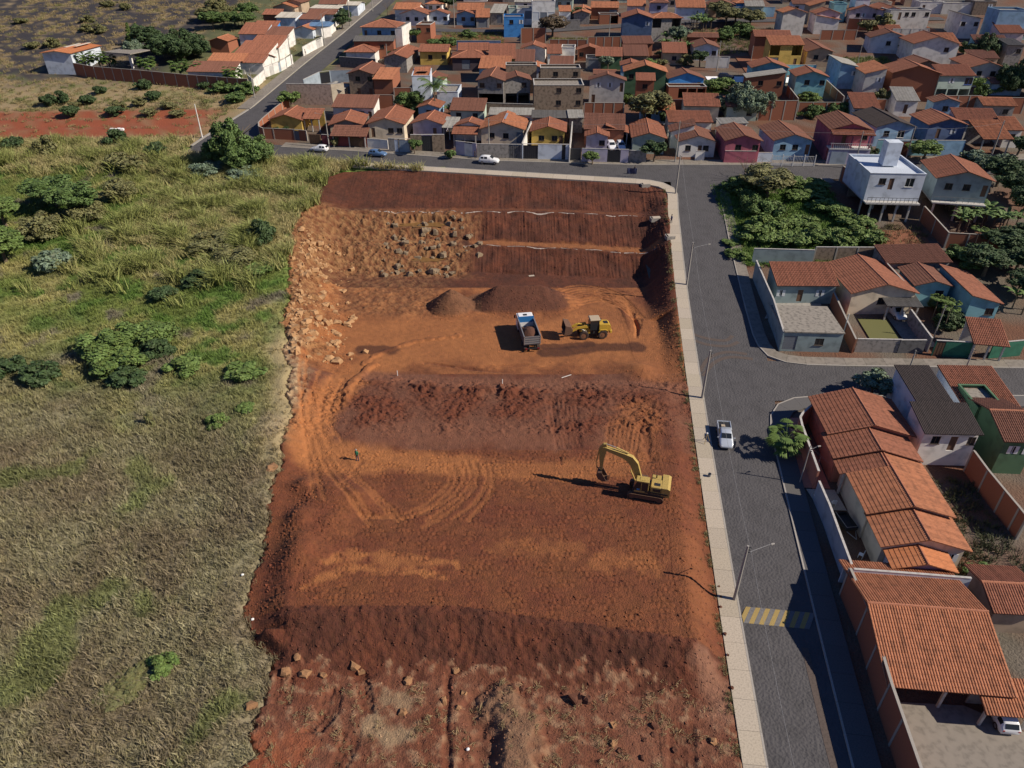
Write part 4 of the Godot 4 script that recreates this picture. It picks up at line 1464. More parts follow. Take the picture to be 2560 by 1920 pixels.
func grasses() -> void:
	# meadow: density falls off with nothing but the ground's own bare patches
	var a := []
	var ac := PackedColorArray()
	var t := []
	var tc := PackedColorArray()
	var f := 24.0
	while f < 166.0:
		var x := -0.73 * (f * 0.834 + 33.0) - 4.0
		while x < -18.0:
			var px := x + rng.randf_range(-0.25, 0.25)
			var pf := f + rng.randf_range(-0.25, 0.25)
			x += 0.36 if f < 70.0 else 0.46
			if in_site(px, pf) > rng.randf_range(-0.3, 0.35): continue
			if pf > 155.0 - 0.17 * (px + 55.0) and px > -73.0: continue
			var n1 := nz.get_noise_2d(px * 2.6, pf * 2.6)
			var c := grass_colour(px, pf)
			var edge := -in_site(px, pf)
			if c.g < 0.118 and rng.randf() < 0.45: continue
			if edge < 2.4 and pf > 64.0 and pf < 92.0 and rng.randf() < 0.75: continue
			var tall := ss(104, 122, pf + 16.0 * n1) * ss(-78, -58, px + 12.0 * n1) * 0.85 + ss(147, 156, pf) * 0.5
			if rng.randf() < tall * 0.5:
				var s := rng.randf_range(0.7, 1.2) * (1.0 + 0.9 * clampf(n1 * 2.0, 0.0, 1.0))
				t.append(Transform3D(Basis(Vector3.UP, rng.randf_range(-0.8, 0.8)).scaled(Vector3(s * 1.1, s, s * 1.1)), P(px, pf, field(px, pf) + 0.1)))
				tc.append(Color(0.45, 0.39, 0.19).lerp(Color(0.24, 0.27, 0.08), clampf(0.5 + 1.4 * n1 + rng.randf_range(-0.3, 0.3), 0, 1)))
				continue
			var s2 := (0.55 + 1.3 * pow(rng.randf(), 2.0)) * (0.9 + 0.5 * maxf(0.0, n1)) * (0.75 if edge < 3.0 else 1.0)
			a.append(Transform3D(Basis(Vector3.UP, rng.randf() * TAU).scaled(Vector3(s2, s2, s2)), P(px, pf, field(px, pf) + 0.25 * nz.get_noise_2d(px * 2.0, pf * 2.0) - 0.02)))
			ac.append(c * rng.randf_range(0.85, 1.3))
		f += 0.36 if f < 70.0 else 0.46
	print("tufts ", a.size(), " ", t.size())
	scatter("meadow_grass", "low dry and green meadow grass covering the uncut field", tuft(20, 0.5, 0.32, 0.022, 5), M["grass"], a, ac)
	scatter("tall_grass", "tall straw coloured elephant grass along the field edge", tuft(26, 1.75, 0.55, 0.035, 6), M["grass"], t, tc)
	# scrub on the burnt slope, the verge beside the climbing street and the open lots
	a = []
	ac = PackedColorArray()
	for i in 26000:
		var px := rng.randf_range(-185, -58)
		var pf := rng.randf_range(162, 330)
		if px < -0.75 * (pf * 0.834 + 20.0) - 4.0: continue
		if px > -74.0 + (pf - 165.0) * 0.19 : continue
		var c := land_colour(px, pf)
		if px < -74.0 and pf > 169.0 and pf < 188.0 and rng.randf() < 0.86: continue
		if pf > 212.0 and c.r < 0.15 and rng.randf() < 0.9: continue
		if pf > 196.0 and pf < 300.0 and px > -150.0 + (pf - 196.0) * 0.55 and rng.randf() < 0.6: continue
		var s := rng.randf_range(0.8, 1.8)
		a.append(Transform3D(Basis(Vector3.UP, rng.randf() * TAU).scaled(Vector3(s, s * 0.8, s)), P(px, pf, hill(px, pf) - 0.08 + steps_left(px, pf))))
		ac.append(Color(0.3, 0.23, 0.12).lerp(Color(0.13, 0.16, 0.045), clampf(nz2.get_noise_2d(px * 3.0, pf * 3.0) * 1.5 + 0.45 - ss(200, 225, pf) * 0.45, 0, 1)) * rng.randf_range(0.8, 1.2))
	for z in [[39.5, 112, 62, 139, 3200, Color(0.14, 0.24, 0.045)], [-22, 238, -3, 251, 500, Color(0.16, 0.17, 0.05)], [12, 230, 30, 243, 700, Color(0.2, 0.19, 0.07)], [30, 228, 40, 243, 500, Color(0.09, 0.19, 0.03)], [52, 224, 82, 250, 700, Color(0.13, 0.15, 0.045)], [38, 191, 56, 200, 400, Color(0.14, 0.25, 0.04)], [63, 112, 74, 124, 200, Color(0.14, 0.12, 0.05)], [42.5, 48, 53, 63, 300, Color(0.06, 0.07, 0.03)], [60, 176, 76, 186, 300, Color(0.1, 0.17, 0.03)], [90, 205, 106, 219, 500, Color(0.15, 0.19, 0.05)]]:
		for i in z[4]:
			var px := rng.randf_range(z[0], z[2])
			var pf := rng.randf_range(z[1], z[3])
			var s := rng.randf_range(0.7, 1.5)
			a.append(Transform3D(Basis(Vector3.UP, rng.randf() * TAU).scaled(Vector3(s, s, s)), P(px, pf, hill(px, pf) - 0.14)))
			ac.append((z[5] as Color) * rng.randf_range(0.75, 1.3))
	scatter("scrub_grass", "dry and green scrub grass on open lots and the burnt slope", tuft(14, 0.6, 0.45, 0.035, 8), M["grass"], a, ac)
	# dry stalks and weeds left on the scraped ground and along the pavement
	a = []
	ac = PackedColorArray()
	for i in 2600:
		var px := rng.randf_range(-21, 17)
		var pf := rng.randf_range(24, 37.5)
		var n := nz2.get_noise_2d(px * 5.0 + 9.0, pf * 5.0)
		if n < 0.12 or in_site(px, pf) < 0.2: continue
		var s := rng.randf_range(0.6, 1.3)
		var q := Basis(Vector3.UP, rng.randf() * TAU) * Basis(Vector3.RIGHT, rng.randf_range(0.3, 1.3))
		a.append(Transform3D(q.scaled(Vector3(s, s, s)), P(px, pf, gnd(px, pf))))
		ac.append(Color(0.36, 0.27, 0.15) * rng.randf_range(0.6, 1.2))
	for i in 1500:
		var pf := rng.randf_range(22, 138)
		var px := kerb_l(pf) - 2.1 - absf(rng.randfn()) * 0.35
		if nz.get_noise_1d(pf * 6.0) < -0.05: continue
		var s := rng.randf_range(0.4, 0.9)
		a.append(Transform3D(Basis(Vector3.UP, rng.randf() * TAU).scaled(Vector3(s, s, s)), P(px, pf, gnd(px, pf) - 0.02)))
		ac.append(Color(0.2, 0.19, 0.09) * rng.randf_range(0.7, 1.3))
	scatter("dry_stalks", "pale dry stalks and weeds strewn on the scraped red ground", tuft(14, 0.45, 0.25, 0.016, 9), M["grass"], a, ac)

func wheel(root: Node3D, at: Vector3, r: float, w: float, rim: String, tread := 0) -> void:   # axle along z
	var b := MB.new()
	var prof := [[r * 0.62, -w / 2], [r * 0.9, -w / 2], [r, -w * 0.36], [r, w * 0.36], [r * 0.9, w / 2], [r * 0.62, w / 2]]
	var n := 20
	for i in n:
		var a := TAU * i / n
		var c := TAU * (i + 1) / n
		for k in 5:
			var p: Array = prof[k]
			var q: Array = prof[k + 1]
			b.quad(Vector3(cos(a) * p[0], sin(a) * p[0], p[1]), Vector3(cos(c) * p[0], sin(c) * p[0], p[1]), Vector3(cos(c) * q[0], sin(c) * q[0], q[1]), Vector3(cos(a) * q[0], sin(a) * q[0], q[1]))
		if tread and i % 2 == 0:
			b.box(Vector3(cos(a), sin(a), 0) * r, Vector3(0.05, r * 0.12, w * 0.9), Basis(Vector3.BACK, a))
	var o := part("wheel", b.done(), M["rubber"], root, Transform3D(Basis.IDENTITY, at))
	var m := MB.new()
	m.tube(Vector3(0, 0, -w * 0.4), Vector3(0, 0, w * 0.4), r * 0.63, r * 0.63, 16)
	m.tube(Vector3(0, 0, -w * 0.46), Vector3(0, 0, w * 0.46), r * 0.26, r * 0.26, 10)
	part("rim", m.done(), M[rim], o)

func poly(a: Array) -> PackedVector2Array:
	var out := PackedVector2Array()
	for i in range(0, a.size(), 2):
		out.push_back(Vector2(a[i], a[i + 1]))
	if Geometry2D.is_polygon_clockwise(out):
		out.reverse()
	return out

func plate(root: Node3D, called: String, pts: Array, z0: float, z1: float, mat: String) -> MeshInstance3D:
	var b := MB.new()
	b.prism(poly(pts), z0, z1)
	return part(called, b.done(), M[mat], root)

func boxes(root: Node3D, called: String, list: Array, mat: String, e := 0.0) -> MeshInstance3D:   # list of [x, y, z, sx, sy, sz]
	var b := MB.new()
	for q in list:
		if e > 0.0: b.cbox(Vector3(q[0], q[1], q[2]), Vector3(q[3], q[4], q[5]), e)
		else: b.box(Vector3(q[0], q[1], q[2]), Vector3(q[3], q[4], q[5]))
	return part(called, b.done(), M[mat], root)

func rods(root: Node3D, called: String, list: Array, mat: String) -> MeshInstance3D:     # list of [a, b, radius]
	var b := MB.new()
	for q in list:
		b.tube(q[0], q[1], q[2], q[2], 10)
	return part(called, b.done(), M[mat], root)

func facing(x: float, f: float, dx: float, df: float, up := 0.0) -> Transform3D:   # +x of the machine turned to (dx, df)
	return Transform3D(Basis(Vector3.UP, atan2(df, dx)), P(x, f, gnd(x, f) + up))

func excavator() -> void:
	var t := thing("excavator", "yellow crawler excavator with raised bent boom on the lower platform", "excavator", facing(14.9, 59.2, -0.968, 0.25).scaled_local(Vector3.ONE * 0.92))
	for s in [-1.0, 1.0]:
		var z: float = s * 1.15
		var link := MB.new()
		var path := []
		for i in 56:   # endless track round its two end wheels
			var u := i / 56.0 * (2 * 3.3 + TAU * 0.44)
			var p: Vector2
			var a := 0.0
			if u < 3.3: p = Vector2(-1.65 + u, 0.04); a = 0.0
			elif u < 3.3 + PI * 0.44:
				a = (u - 3.3) / 0.44
				p = Vector2(1.65 + sin(a) * 0.44, 0.48 - cos(a) * 0.44)
			elif u < 6.6 + PI * 0.44: p = Vector2(1.65 - (u - 3.3 - PI * 0.44), 0.92); a = PI
			else:
				a = PI + (u - 6.6 - PI * 0.44) / 0.44
				p = Vector2(-1.65 + sin(a) * 0.44, 0.48 - cos(a) * 0.44)
			link.box(Vector3(p.x, p.y, z), Vector3(0.15, 0.07, 0.56), Basis(Vector3.BACK, a))
		var tr := part("track", link.done(), M["dirty_steel"], t)
		tr.set_meta("label", "muddy crawler track with steel shoes")
		boxes(t, "track_frame", [[0, 0.5, z, 3.3, 0.42, 0.3], [0, 0.74, z + s * 0.02, 3.0, 0.1, 0.4]], "dirty_steel")
		for k in 2:
			var b := MB.new()
			b.tube(Vector3(-1.65 + 3.3 * k, 0.48, z - 0.16), Vector3(-1.65 + 3.3 * k, 0.48, z + 0.16), 0.36, 0.36, 14)
			part("sprocket", b.done(), M["dirty_steel"], t)
	boxes(t, "undercarriage", [[0, 0.62, 0, 1.6, 0.42, 1.9]], "machine_black")
	var ring := MB.new()
	ring.tube(Vector3(0, 0.8, 0), Vector3(0, 1.08, 0), 0.72, 0.72, 20)
	part("slew_ring", ring.done(), M["machine_black"], t)
	boxes(t, "deck", [[-0.35, 1.18, 0, 3.9, 0.22, 2.66]], "machine_black", 0.05)
	plate(t, "counterweight", [-2.75, 1.1, -2.75, 2.25, -2.45, 2.42, -1.75, 2.42, -1.75, 1.1], -1.32, 1.32, "cat_yellow")
	boxes(t, "engine_cover", [[-1.1, 1.86, -0.52, 1.28, 1.12, 1.55], [-1.1, 1.8, 0.78, 1.28, 1.0, 0.9]], "cat_yellow", 0.07)
	boxes(t, "grille", [[-0.3, 1.95, 0.0, 0.5, 0.02, 0.9], [-1.2, 2.44, -0.75, 0.7, 0.02, 0.5], [-1.2, 1.95, -1.315, 0.9, 0.4, 0.03]], "machine_black")
	boxes(t, "side_stripe", [[-1.2, 1.5, -1.335, 2.7, 0.24, 0.02]], "machine_black")
	boxes(t, "exhaust", [[-1.0, 2.62, 0.5, 0.14, 0.42, 0.14]], "machine_black")
	boxes(t, "tool_box", [[0.55, 1.62, 0.95, 1.1, 0.7, 0.62], [-0.1, 1.6, -0.1, 0.5, 0.6, 0.8]], "dirty_steel", 0.04)
	# operator's cab at the left front, dark glass in yellow posts
	plate(t, "cab_glass", [-0.22, 1.32, 1.42, 1.32, 1.5, 1.9, 1.18, 2.86, -0.22, 2.86], -1.3, -0.36, "glass")
	var cab := boxes(t, "cab", [[0.5, 2.93, -0.83, 1.52, 0.16, 1.02], [-0.2, 2.1, -0.83, 0.12, 1.55, 1.0], [1.36, 1.62, -0.38, 0.1, 0.6, 0.08], [0.62, 2.1, -1.31, 0.08, 1.52, 0.05], [0.62, 1.42, -1.31, 1.6, 0.24, 0.05]], "cat_yellow", 0.02)
	boxes(cab, "roof_hatch", [[0.5, 3.03, -0.83, 0.7, 0.04, 0.6]], "cat_yellow")
	boxes(cab, "maker_plate", [[0.95, 1.72, -1.34, 0.34, 0.2, 0.02]], "truck_blue")
	# boom, stick and bucket in one upright plane
	plate(t, "boom", [0.6, 1.35, 0.95, 1.3, 2.0, 3.6, 2.55, 4.5, 3.3, 4.95, 5.55, 5.75, 5.65, 6.02, 5.4, 6.1, 3.0, 5.55, 2.05, 5.25, 1.35, 4.4, 0.75, 2.4], 0.0, 0.5, "cat_yellow")
	plate(t, "stick", [5.25, 6.55, 5.62, 6.5, 6.1, 5.75, 5.95, 4.2, 5.75, 2.55, 5.5, 2.5, 5.4, 4.2, 5.15, 5.7], 0.08, 0.42, "cat_yellow")
	rods(t, "boom_ram", [[Vector3(1.15, 1.35, -0.16), Vector3(2.15, 3.5, -0.1), 0.09], [Vector3(1.15, 1.35, 0.66), Vector3(2.15, 3.5, 0.6), 0.09]], "cat_yellow")
	rods(t, "stick_ram", [[Vector3(2.6, 5.62, 0.25), Vector3(4.1, 6.2, 0.25), 0.1]], "cat_yellow")
	rods(t, "stick_ram_rod", [[Vector3(4.1, 6.2, 0.25), Vector3(5.3, 6.5, 0.25), 0.055]], "steel")
	rods(t, "bucket_ram", [[Vector3(6.05, 5.6, 0.25), Vector3(6.25, 3.8, 0.25), 0.08], [Vector3(6.25, 3.8, 0.25), Vector3(6.2, 2.75, 0.25), 0.05]], "cat_yellow")
	rods(t, "bucket_link", [[Vector3(6.2, 2.75, 0.08), Vector3(5.72, 2.95, 0.08), 0.05], [Vector3(6.2, 2.75, 0.42), Vector3(5.85, 2.15, 0.42), 0.05]], "dirty_steel")
	var bk := MB.new()
	var prof := [Vector2(5.5, 2.45), Vector2(5.95, 2.35), Vector2(6.1, 1.9), Vector2(5.85, 1.4), Vector2(5.35, 1.15), Vector2(4.85, 1.25)]
	for i in prof.size() - 1:
		var p: Vector2 = prof[i]
		var q: Vector2 = prof[i + 1]
		var mid := (p + q) / 2
		bk.box(Vector3(mid.x, mid.y, 0.25), Vector3(p.distance_to(q) + 0.03, 0.06, 1.15), Basis(Vector3.BACK, (q - p).angle()))
	for s in [-0.32, 0.82]:
		bk.prism(poly([5.5, 2.45, 5.95, 2.35, 6.1, 1.9, 5.85, 1.4, 5.35, 1.15, 4.85, 1.25]), s - 0.03, s + 0.03)
	for k in 5:
		bk.box(Vector3(4.72, 1.29, -0.25 + 0.25 * k), Vector3(0.3, 0.07, 0.1), Basis(Vector3.BACK, -0.2))
	part("bucket", bk.done(), M["dirty_steel"], t)
	rods(t, "handrail", [[Vector3(-0.35, 2.45, -1.2), Vector3(-0.35, 2.85, -1.2), 0.02], [Vector3(-1.6, 2.5, 1.15), Vector3(-0.5, 2.75, 1.15), 0.02]], "machine_black")

func wheel_loader() -> void:
	var t := thing("wheel_loader", "yellow wheel loader with raised dark bucket beside the dump truck", "wheel loader", facing(12.2, 94.9, -0.985, -0.12))
	for s in [-1.0, 1.0]:
		wheel(t, Vector3(1.45, 0.72, s * 0.98), 0.72, 0.5, "rim_rust", 1)
		wheel(t, Vector3(-1.45, 0.72, s * 0.98), 0.72, 0.5, "rim_rust", 1)
		plate(t, "mudguard", [0.75, 1.2, 0.95, 1.6, 1.8, 1.62, 2.15, 1.3, 2.0, 1.28, 1.75, 1.5, 1.0, 1.5, 0.85, 1.18] if false else [-2.2, 1.35, -1.9, 1.62, -1.0, 1.62, -0.7, 1.2, -0.82, 1.16, -1.1, 1.5, -1.85, 1.5, -2.08, 1.3], s * 1.22 - 0.2 if s > 0 else s * 1.22, s * 1.22 if s > 0 else s * 1.22 + 0.2, "loader_yellow")
		plate(t, "lift_arm", [0.75, 1.75, 0.95, 2.15, 2.5, 2.0, 3.2, 1.55, 3.3, 1.28, 3.05, 1.2, 2.3, 1.62], s * 0.52 - 0.07, s * 0.52 + 0.07, "loader_yellow")
		rods(t, "lift_ram", [[Vector3(0.9, 1.05, s * 0.42), Vector3(2.2, 1.7, s * 0.45), 0.07]], "steel")
	boxes(t, "front_frame", [[1.1, 1.05, 0, 1.5, 0.7, 0.9], [0.75, 1.6, 0, 0.5, 0.7, 0.8]], "loader_yellow", 0.05)
	boxes(t, "rear_frame", [[-1.2, 0.95, 0, 2.4, 0.55, 1.1]], "machine_black", 0.05)
	plate(t, "bonnet", [-2.75, 1.1, -2.7, 1.95, -2.45, 2.2, -0.95, 2.3, -0.95, 1.25, -2.1, 1.25], -0.78, 0.78, "loader_yellow")
	boxes(t, "rear_grille", [[-2.74, 1.6, 0, 0.04, 0.6, 1.1], [-2.0, 2.26, 0, 0.7, 0.03, 0.8]], "machine_black")
	boxes(t, "rear_bumper", [[-2.75, 1.0, 0, 0.35, 0.45, 1.7]], "loader_yellow", 0.05)
	rods(t, "exhaust", [[Vector3(-1.35, 2.25, 0.35), Vector3(-1.35, 2.75, 0.35), 0.07]], "machine_black")
	plate(t, "cab_glass", [-0.9, 1.3, 0.42, 1.3, 0.5, 1.8, 0.3, 2.95, -0.85, 2.95], -0.66, 0.66, "glass")
	var c := boxes(t, "cab_frame", [[-0.88, 2.1, 0.64, 0.1, 1.7, 0.1], [-0.88, 2.1, -0.64, 0.1, 1.7, 0.1], [0.38, 2.15, 0.64, 0.08, 1.6, 0.08], [0.38, 2.15, -0.64, 0.08, 1.6, 0.08]], "machine_black")
	boxes(t, "cab_roof", [[-0.25, 3.05, 0, 1.6, 0.2, 1.55]], "tan_roof", 0.08)
	rods(c, "handrail", [[Vector3(0.45, 1.4, 0.72), Vector3(0.45, 2.5, 0.72), 0.02]], "machine_black")
	rods(t, "tilt_link", [[Vector3(1.1, 2.05, 0), Vector3(2.3, 2.25, 0), 0.08], [Vector3(2.3, 2.25, 0), Vector3(3.15, 1.95, 0), 0.06]], "loader_yellow")
	var b := MB.new()   # bucket: curved shell, open to the front
	var prof := [Vector2(4.35, 2.6), Vector2(3.55, 2.35), Vector2(3.25, 1.85), Vector2(3.35, 1.35), Vector2(3.8, 1.05), Vector2(4.5, 1.15)]
	for i in prof.size() - 1:
		var p: Vector2 = prof[i]
		var q: Vector2 = prof[i + 1]
		var mid := (p + q) / 2
		b.box(Vector3(mid.x, mid.y, 0), Vector3(p.distance_to(q) + 0.04, 0.05, 2.5), Basis(Vector3.BACK, (q - p).angle()))
	for s in [-1.25, 1.25]:
		b.prism(poly([4.35, 2.6, 3.55, 2.35, 3.25, 1.85, 3.35, 1.35, 3.8, 1.05, 4.5, 1.15]), s - 0.03, s + 0.03)
	part("bucket", b.done(), M["dirty_steel"], t)

func dump_truck() -> void:
	var t := thing("dump_truck", "grey tipper truck with white cab and a heap of red soil in its open body", "truck", facing(2.43, 93.5, -0.155, 0.988))
	for s in [-1.0, 1.0]:
		wheel(t, Vector3(2.9, 0.5, s * 1.0), 0.5, 0.3, "steel")
		for x in [-1.5, -2.75]:
			wheel(t, Vector3(x, 0.5, s * 0.98), 0.5, 0.5, "steel")
		boxes(t, "chassis_rail", [[0, 0.8, s * 0.42, 7.4, 0.26, 0.12]], "machine_black")
		boxes(t, "mirror", [[3.85, 2.2, s * 1.42, 0.12, 0.5, 0.22]], "machine_black")
		boxes(t, "side_board", [[-0.75, 2.0, s * 1.2, 5.4, 1.3, 0.07]], "truck_grey")
		for k in 7:
			boxes(t, "stake", [[-3.35 + k * 0.87, 2.0, s * 1.26, 0.1, 1.32, 0.08]], "truck_grey")
		boxes(t, "top_rail", [[-0.75, 2.68, s * 1.2, 5.5, 0.1, 0.14]], "steel")
	boxes(t, "fuel_tank", [[1.1, 0.75, 0.95, 1.0, 0.5, 0.45]], "steel", 0.06)
	boxes(t, "body_floor", [[-0.75, 1.3, 0, 5.4, 0.12, 2.4]], "truck_grey")
	boxes(t, "headboard", [[1.98, 2.2, 0, 0.08, 1.75, 2.44]], "truck_blue")
	boxes(t, "headboard_lower", [[1.93, 1.75, 0, 0.02, 0.7, 2.3]], "white_paint")
	var tail := boxes(t, "tailgate", [[-3.46, 2.0, 0, 0.07, 1.3, 2.44]], "truck_grey")
	boxes(tail, "tailgate_rib", [[-3.51, 1.5, 0, 0.05, 0.08, 2.4], [-3.51, 1.85, 0, 0.05, 0.08, 2.4], [-3.51, 2.2, 0, 0.05, 0.08, 2.4], [-3.51, 2.6, 0, 0.05, 0.1, 2.44], [-3.51, 2.0, 1.18, 0.05, 1.3, 0.1], [-3.51, 2.0, -1.18, 0.05, 1.3, 0.1]], "steel")
	boxes(t, "rear_bumper", [[-3.7, 0.75, 0, 0.12, 0.18, 2.2]], "machine_black")
	for s in [-0.9, 0.9]:
		boxes(t, "tail_light", [[-3.77, 0.78, s, 0.03, 0.12, 0.3]], "red_light")
	var soil := MB.new()
	var n := 18
	for i in n:
		for j in n:
			var q := []
			for w in [[0, 0], [1, 0], [1, 1], [0, 1]]:
				var x: float = lerpf(-3.35, 1.6, float(i + w[0]) / n)
				var z: float = lerpf(-1.14, 1.14, float(j + w[1]) / n)
				var e := Vector2((x + 1.1) / 2.2, z / 1.5).length()
				q.append(Vector3(x, 1.5 + 1.25 * maxf(0.0, 1.0 - e * e) + 0.12 * nz2.get_noise_2d(x * 30, z * 30), z))
			soil.quad(q[3], q[2], q[1], q[0])
	var so := part("soil_load", soil.done(true), M["load"], t)
	so.set_meta("label", "heap of loose red brown soil")
	plate(t, "cab", [2.25, 0.75, 2.25, 2.75, 3.75, 2.78, 4.1, 2.0, 4.15, 0.75], -1.2, 1.2, "white_paint")
	boxes(t, "cab_roof", [[2.95, 2.83, 0, 1.4, 0.12, 2.1]], "white_paint", 0.05)
	boxes(t, "roof_hatch", [[2.85, 2.9, 0, 0.5, 0.05, 0.6]], "machine_black")
	boxes(t, "windscreen", [[3.95, 2.3, 0, 0.06, 0.75, 2.0]], "glass")
	for s in [-1.21, 1.21]:
		boxes(t, "side_window", [[3.1, 2.25, s, 0.8, 0.6, 0.02]], "glass")
	boxes(t, "front_bumper", [[4.15, 0.65, 0, 0.2, 0.4, 2.4]], "machine_black", 0.04)

func car(label: String, kind: String, paint: String, at: Transform3D) -> void:
	# stations along the car: x, half width, sill y, belt y, roof y, roof half width
	var st: Array
	match kind:
		"hatch": st = [[-1.95, 0.66, 0.42, 0.7, 0.72, 0.55], [-1.88, 0.76, 0.3, 0.88, 0.92, 0.6], [-1.55, 0.81, 0.24, 0.93, 1.36, 0.56], [-0.9, 0.82, 0.22, 0.92, 1.47, 0.6], [0.1, 0.82, 0.22, 0.9, 1.45, 0.6], [0.85, 0.82, 0.22, 0.9, 0.98, 0.66], [1.5, 0.8, 0.24, 0.82, 0.85, 0.66], [1.88, 0.72, 0.32, 0.66, 0.68, 0.6], [1.98, 0.58, 0.4, 0.55, 0.57, 0.5]]
		"suv": st = [[-2.12, 0.72, 0.45, 0.8, 0.82, 0.6], [-2.05, 0.84, 0.35, 1.0, 1.05, 0.66], [-1.75, 0.88, 0.3, 1.05, 1.55, 0.62], [-1.0, 0.89, 0.28, 1.04, 1.64, 0.66], [0.2, 0.89, 0.28, 1.02, 1.6, 0.66], [1.0, 0.88, 0.28, 1.02, 1.1, 0.72], [1.7, 0.86, 0.3, 0.96, 0.99, 0.72], [2.05, 0.78, 0.36, 0.76, 0.78, 0.66], [2.14, 0.64, 0.44, 0.6, 0.62, 0.55]]
		_: st = [[-2.22, 0.78, 0.45, 1.0, 1.02, 0.74], [-2.15, 0.84, 0.34, 1.04, 1.06, 0.78], [-0.62, 0.85, 0.26, 1.04, 1.06, 0.8], [-0.55, 0.85, 0.26, 1.02, 1.5, 0.62], [0.25, 0.85, 0.26, 0.99, 1.55, 0.64], [0.5, 0.85, 0.26, 0.98, 1.5, 0.64], [1.15, 0.84, 0.26, 0.96, 1.04, 0.7], [1.75, 0.82, 0.28, 0.86, 0.9, 0.68], [2.1, 0.72, 0.36, 0.68, 0.7, 0.6], [2.2, 0.58, 0.44, 0.58, 0.6, 0.5]]
	var t := thing("pickup_truck" if kind == "pickup" else "car", label, "pickup" if kind == "pickup" else "car", at)
	var rings := []
	for s in st:
		var w: float = s[1]
		rings.append(PackedVector3Array([Vector3(s[0], s[2], w * 0.9), Vector3(s[0], lerpf(s[2], s[3], 0.35), w), Vector3(s[0], s[3], w * 0.97), Vector3(s[0], lerpf(s[3], s[4], 0.9), s[5] + 0.02), Vector3(s[0], s[4], s[5] * 0.8), Vector3(s[0], s[4] + 0.01, 0), Vector3(s[0], s[4], -s[5] * 0.8), Vector3(s[0], lerpf(s[3], s[4], 0.9), -s[5] - 0.02), Vector3(s[0], s[3], -w * 0.97), Vector3(s[0], lerpf(s[2], s[3], 0.35), -w), Vector3(s[0], s[2], -w * 0.9)]))
	var b := MB.new()
	b.loft(rings)
	var o := part("body", b.done(true), M[paint], t)
	var i0 := 3 if kind == "pickup" else 2
	var i1 := 5 if kind == "pickup" else 4
	var lerp3 := func(p: Vector3, q: Vector3, u: float) -> Vector3: return p.lerp(q, u)
	var skin := func(i: int, u: float, k: float, side: int) -> Vector3:   # point on the cabin side: station i + u, height k from belt to roof edge
		var a: Array = st[i]
		var c: Array = st[mini(i + 1, st.size() - 1)]
		var lo := Vector3(lerpf(a[0], c[0], u), lerpf(a[3], c[3], u), side * (lerpf(a[1], c[1], u) * 0.97))
		var hi := Vector3(lo.x, lerpf(lerpf(a[3], a[4], 0.9), lerpf(c[3], c[4], 0.9), u), side * (lerpf(a[5], c[5], u) + 0.02))
		return lo.lerp(hi, k) + Vector3(0, 0, side * 0.012)
	for s in [-1, 1]:
		for i in range(i0, i1):
			var g := MB.new()
			var e := 0.62 if i == i1 - 1 else 0.96
			var q: Array = [skin.call(i, 0.08, 0.12, s), skin.call(i, e, 0.12, s), skin.call(i, e, 0.92, s), skin.call(i, 0.08, 0.92, s)]
			if s > 0: g.quad(q[0], q[1], q[2], q[3])
			else: g.quad(q[3], q[2], q[1], q[0])
			part("side_window", g.done(), M["glass"], t)
	for e in ([[i1, i1 + 1, "windscreen"], [i0 - 1, i0, "rear_window"]]):
		var a: Array = st[e[0]]
		var c: Array = st[e[1]]
		var g := MB.new()
		var p0 := Vector3(a[0], a[4], 0).lerp(Vector3(c[0], c[4], 0), 0.1)
		var p1 := Vector3(a[0], a[4], 0).lerp(Vector3(c[0], c[4], 0), 0.9)
		var up := Vector3(p1.y - p0.y, p0.x - p1.x, 0).normalized() * 0.03
		if up.y < 0: up = -up
		var wa: float = lerpf(a[5], c[5], 0.1) * 0.92
		var wc: float = lerpf(a[5], c[5], 0.9) * 0.92
		g.quad(p0 + up + Vector3(0, 0, wa), p1 + up + Vector3(0, 0, wc), p1 + up - Vector3(0, 0, wc), p0 + up - Vector3(0, 0, wa))
		part(e[2], g.done(), M["glass"], t)
	var xw := 1.22 if kind == "hatch" else 1.35
	for s in [-1.0, 1.0]:
		for x in [-xw, xw]:
			wheel(t, Vector3(x, 0.31, s * (0.74 if kind == "hatch" else 0.8)), 0.31, 0.2, "steel")
		var last: Array = st[st.size() - 1]
		boxes(t, "headlight", [[last[0] - 0.12, 0.64, s * 0.55, 0.12, 0.12, 0.26]], "frame_white", 0.02)
		boxes(t, "tail_light", [[st[0][0] + 0.03, 0.74, s * 0.6, 0.06, 0.18, 0.16]], "red_light")
		boxes(t, "mirror", [[st[i1][0] + 0.35, 0.98, s * 0.98, 0.1, 0.12, 0.18]], paint, 0.02)
	if kind == "pickup":
		boxes(t, "load_bed", [[-1.38, 1.075, 0, 1.35, 0.01, 1.36]], "machine_black")
		boxes(t, "bed_rail", [[-1.38, 1.12, 0.78, 1.6, 0.08, 0.1], [-1.38, 1.12, -0.78, 1.6, 0.08, 0.1], [-2.16, 1.12, 0, 0.08, 0.08, 1.6]], paint, 0.02)
		boxes(t, "sack", [[-1.2, 1.16, 0.2, 0.4, 0.14, 0.5]], "tan_roof", 0.04)

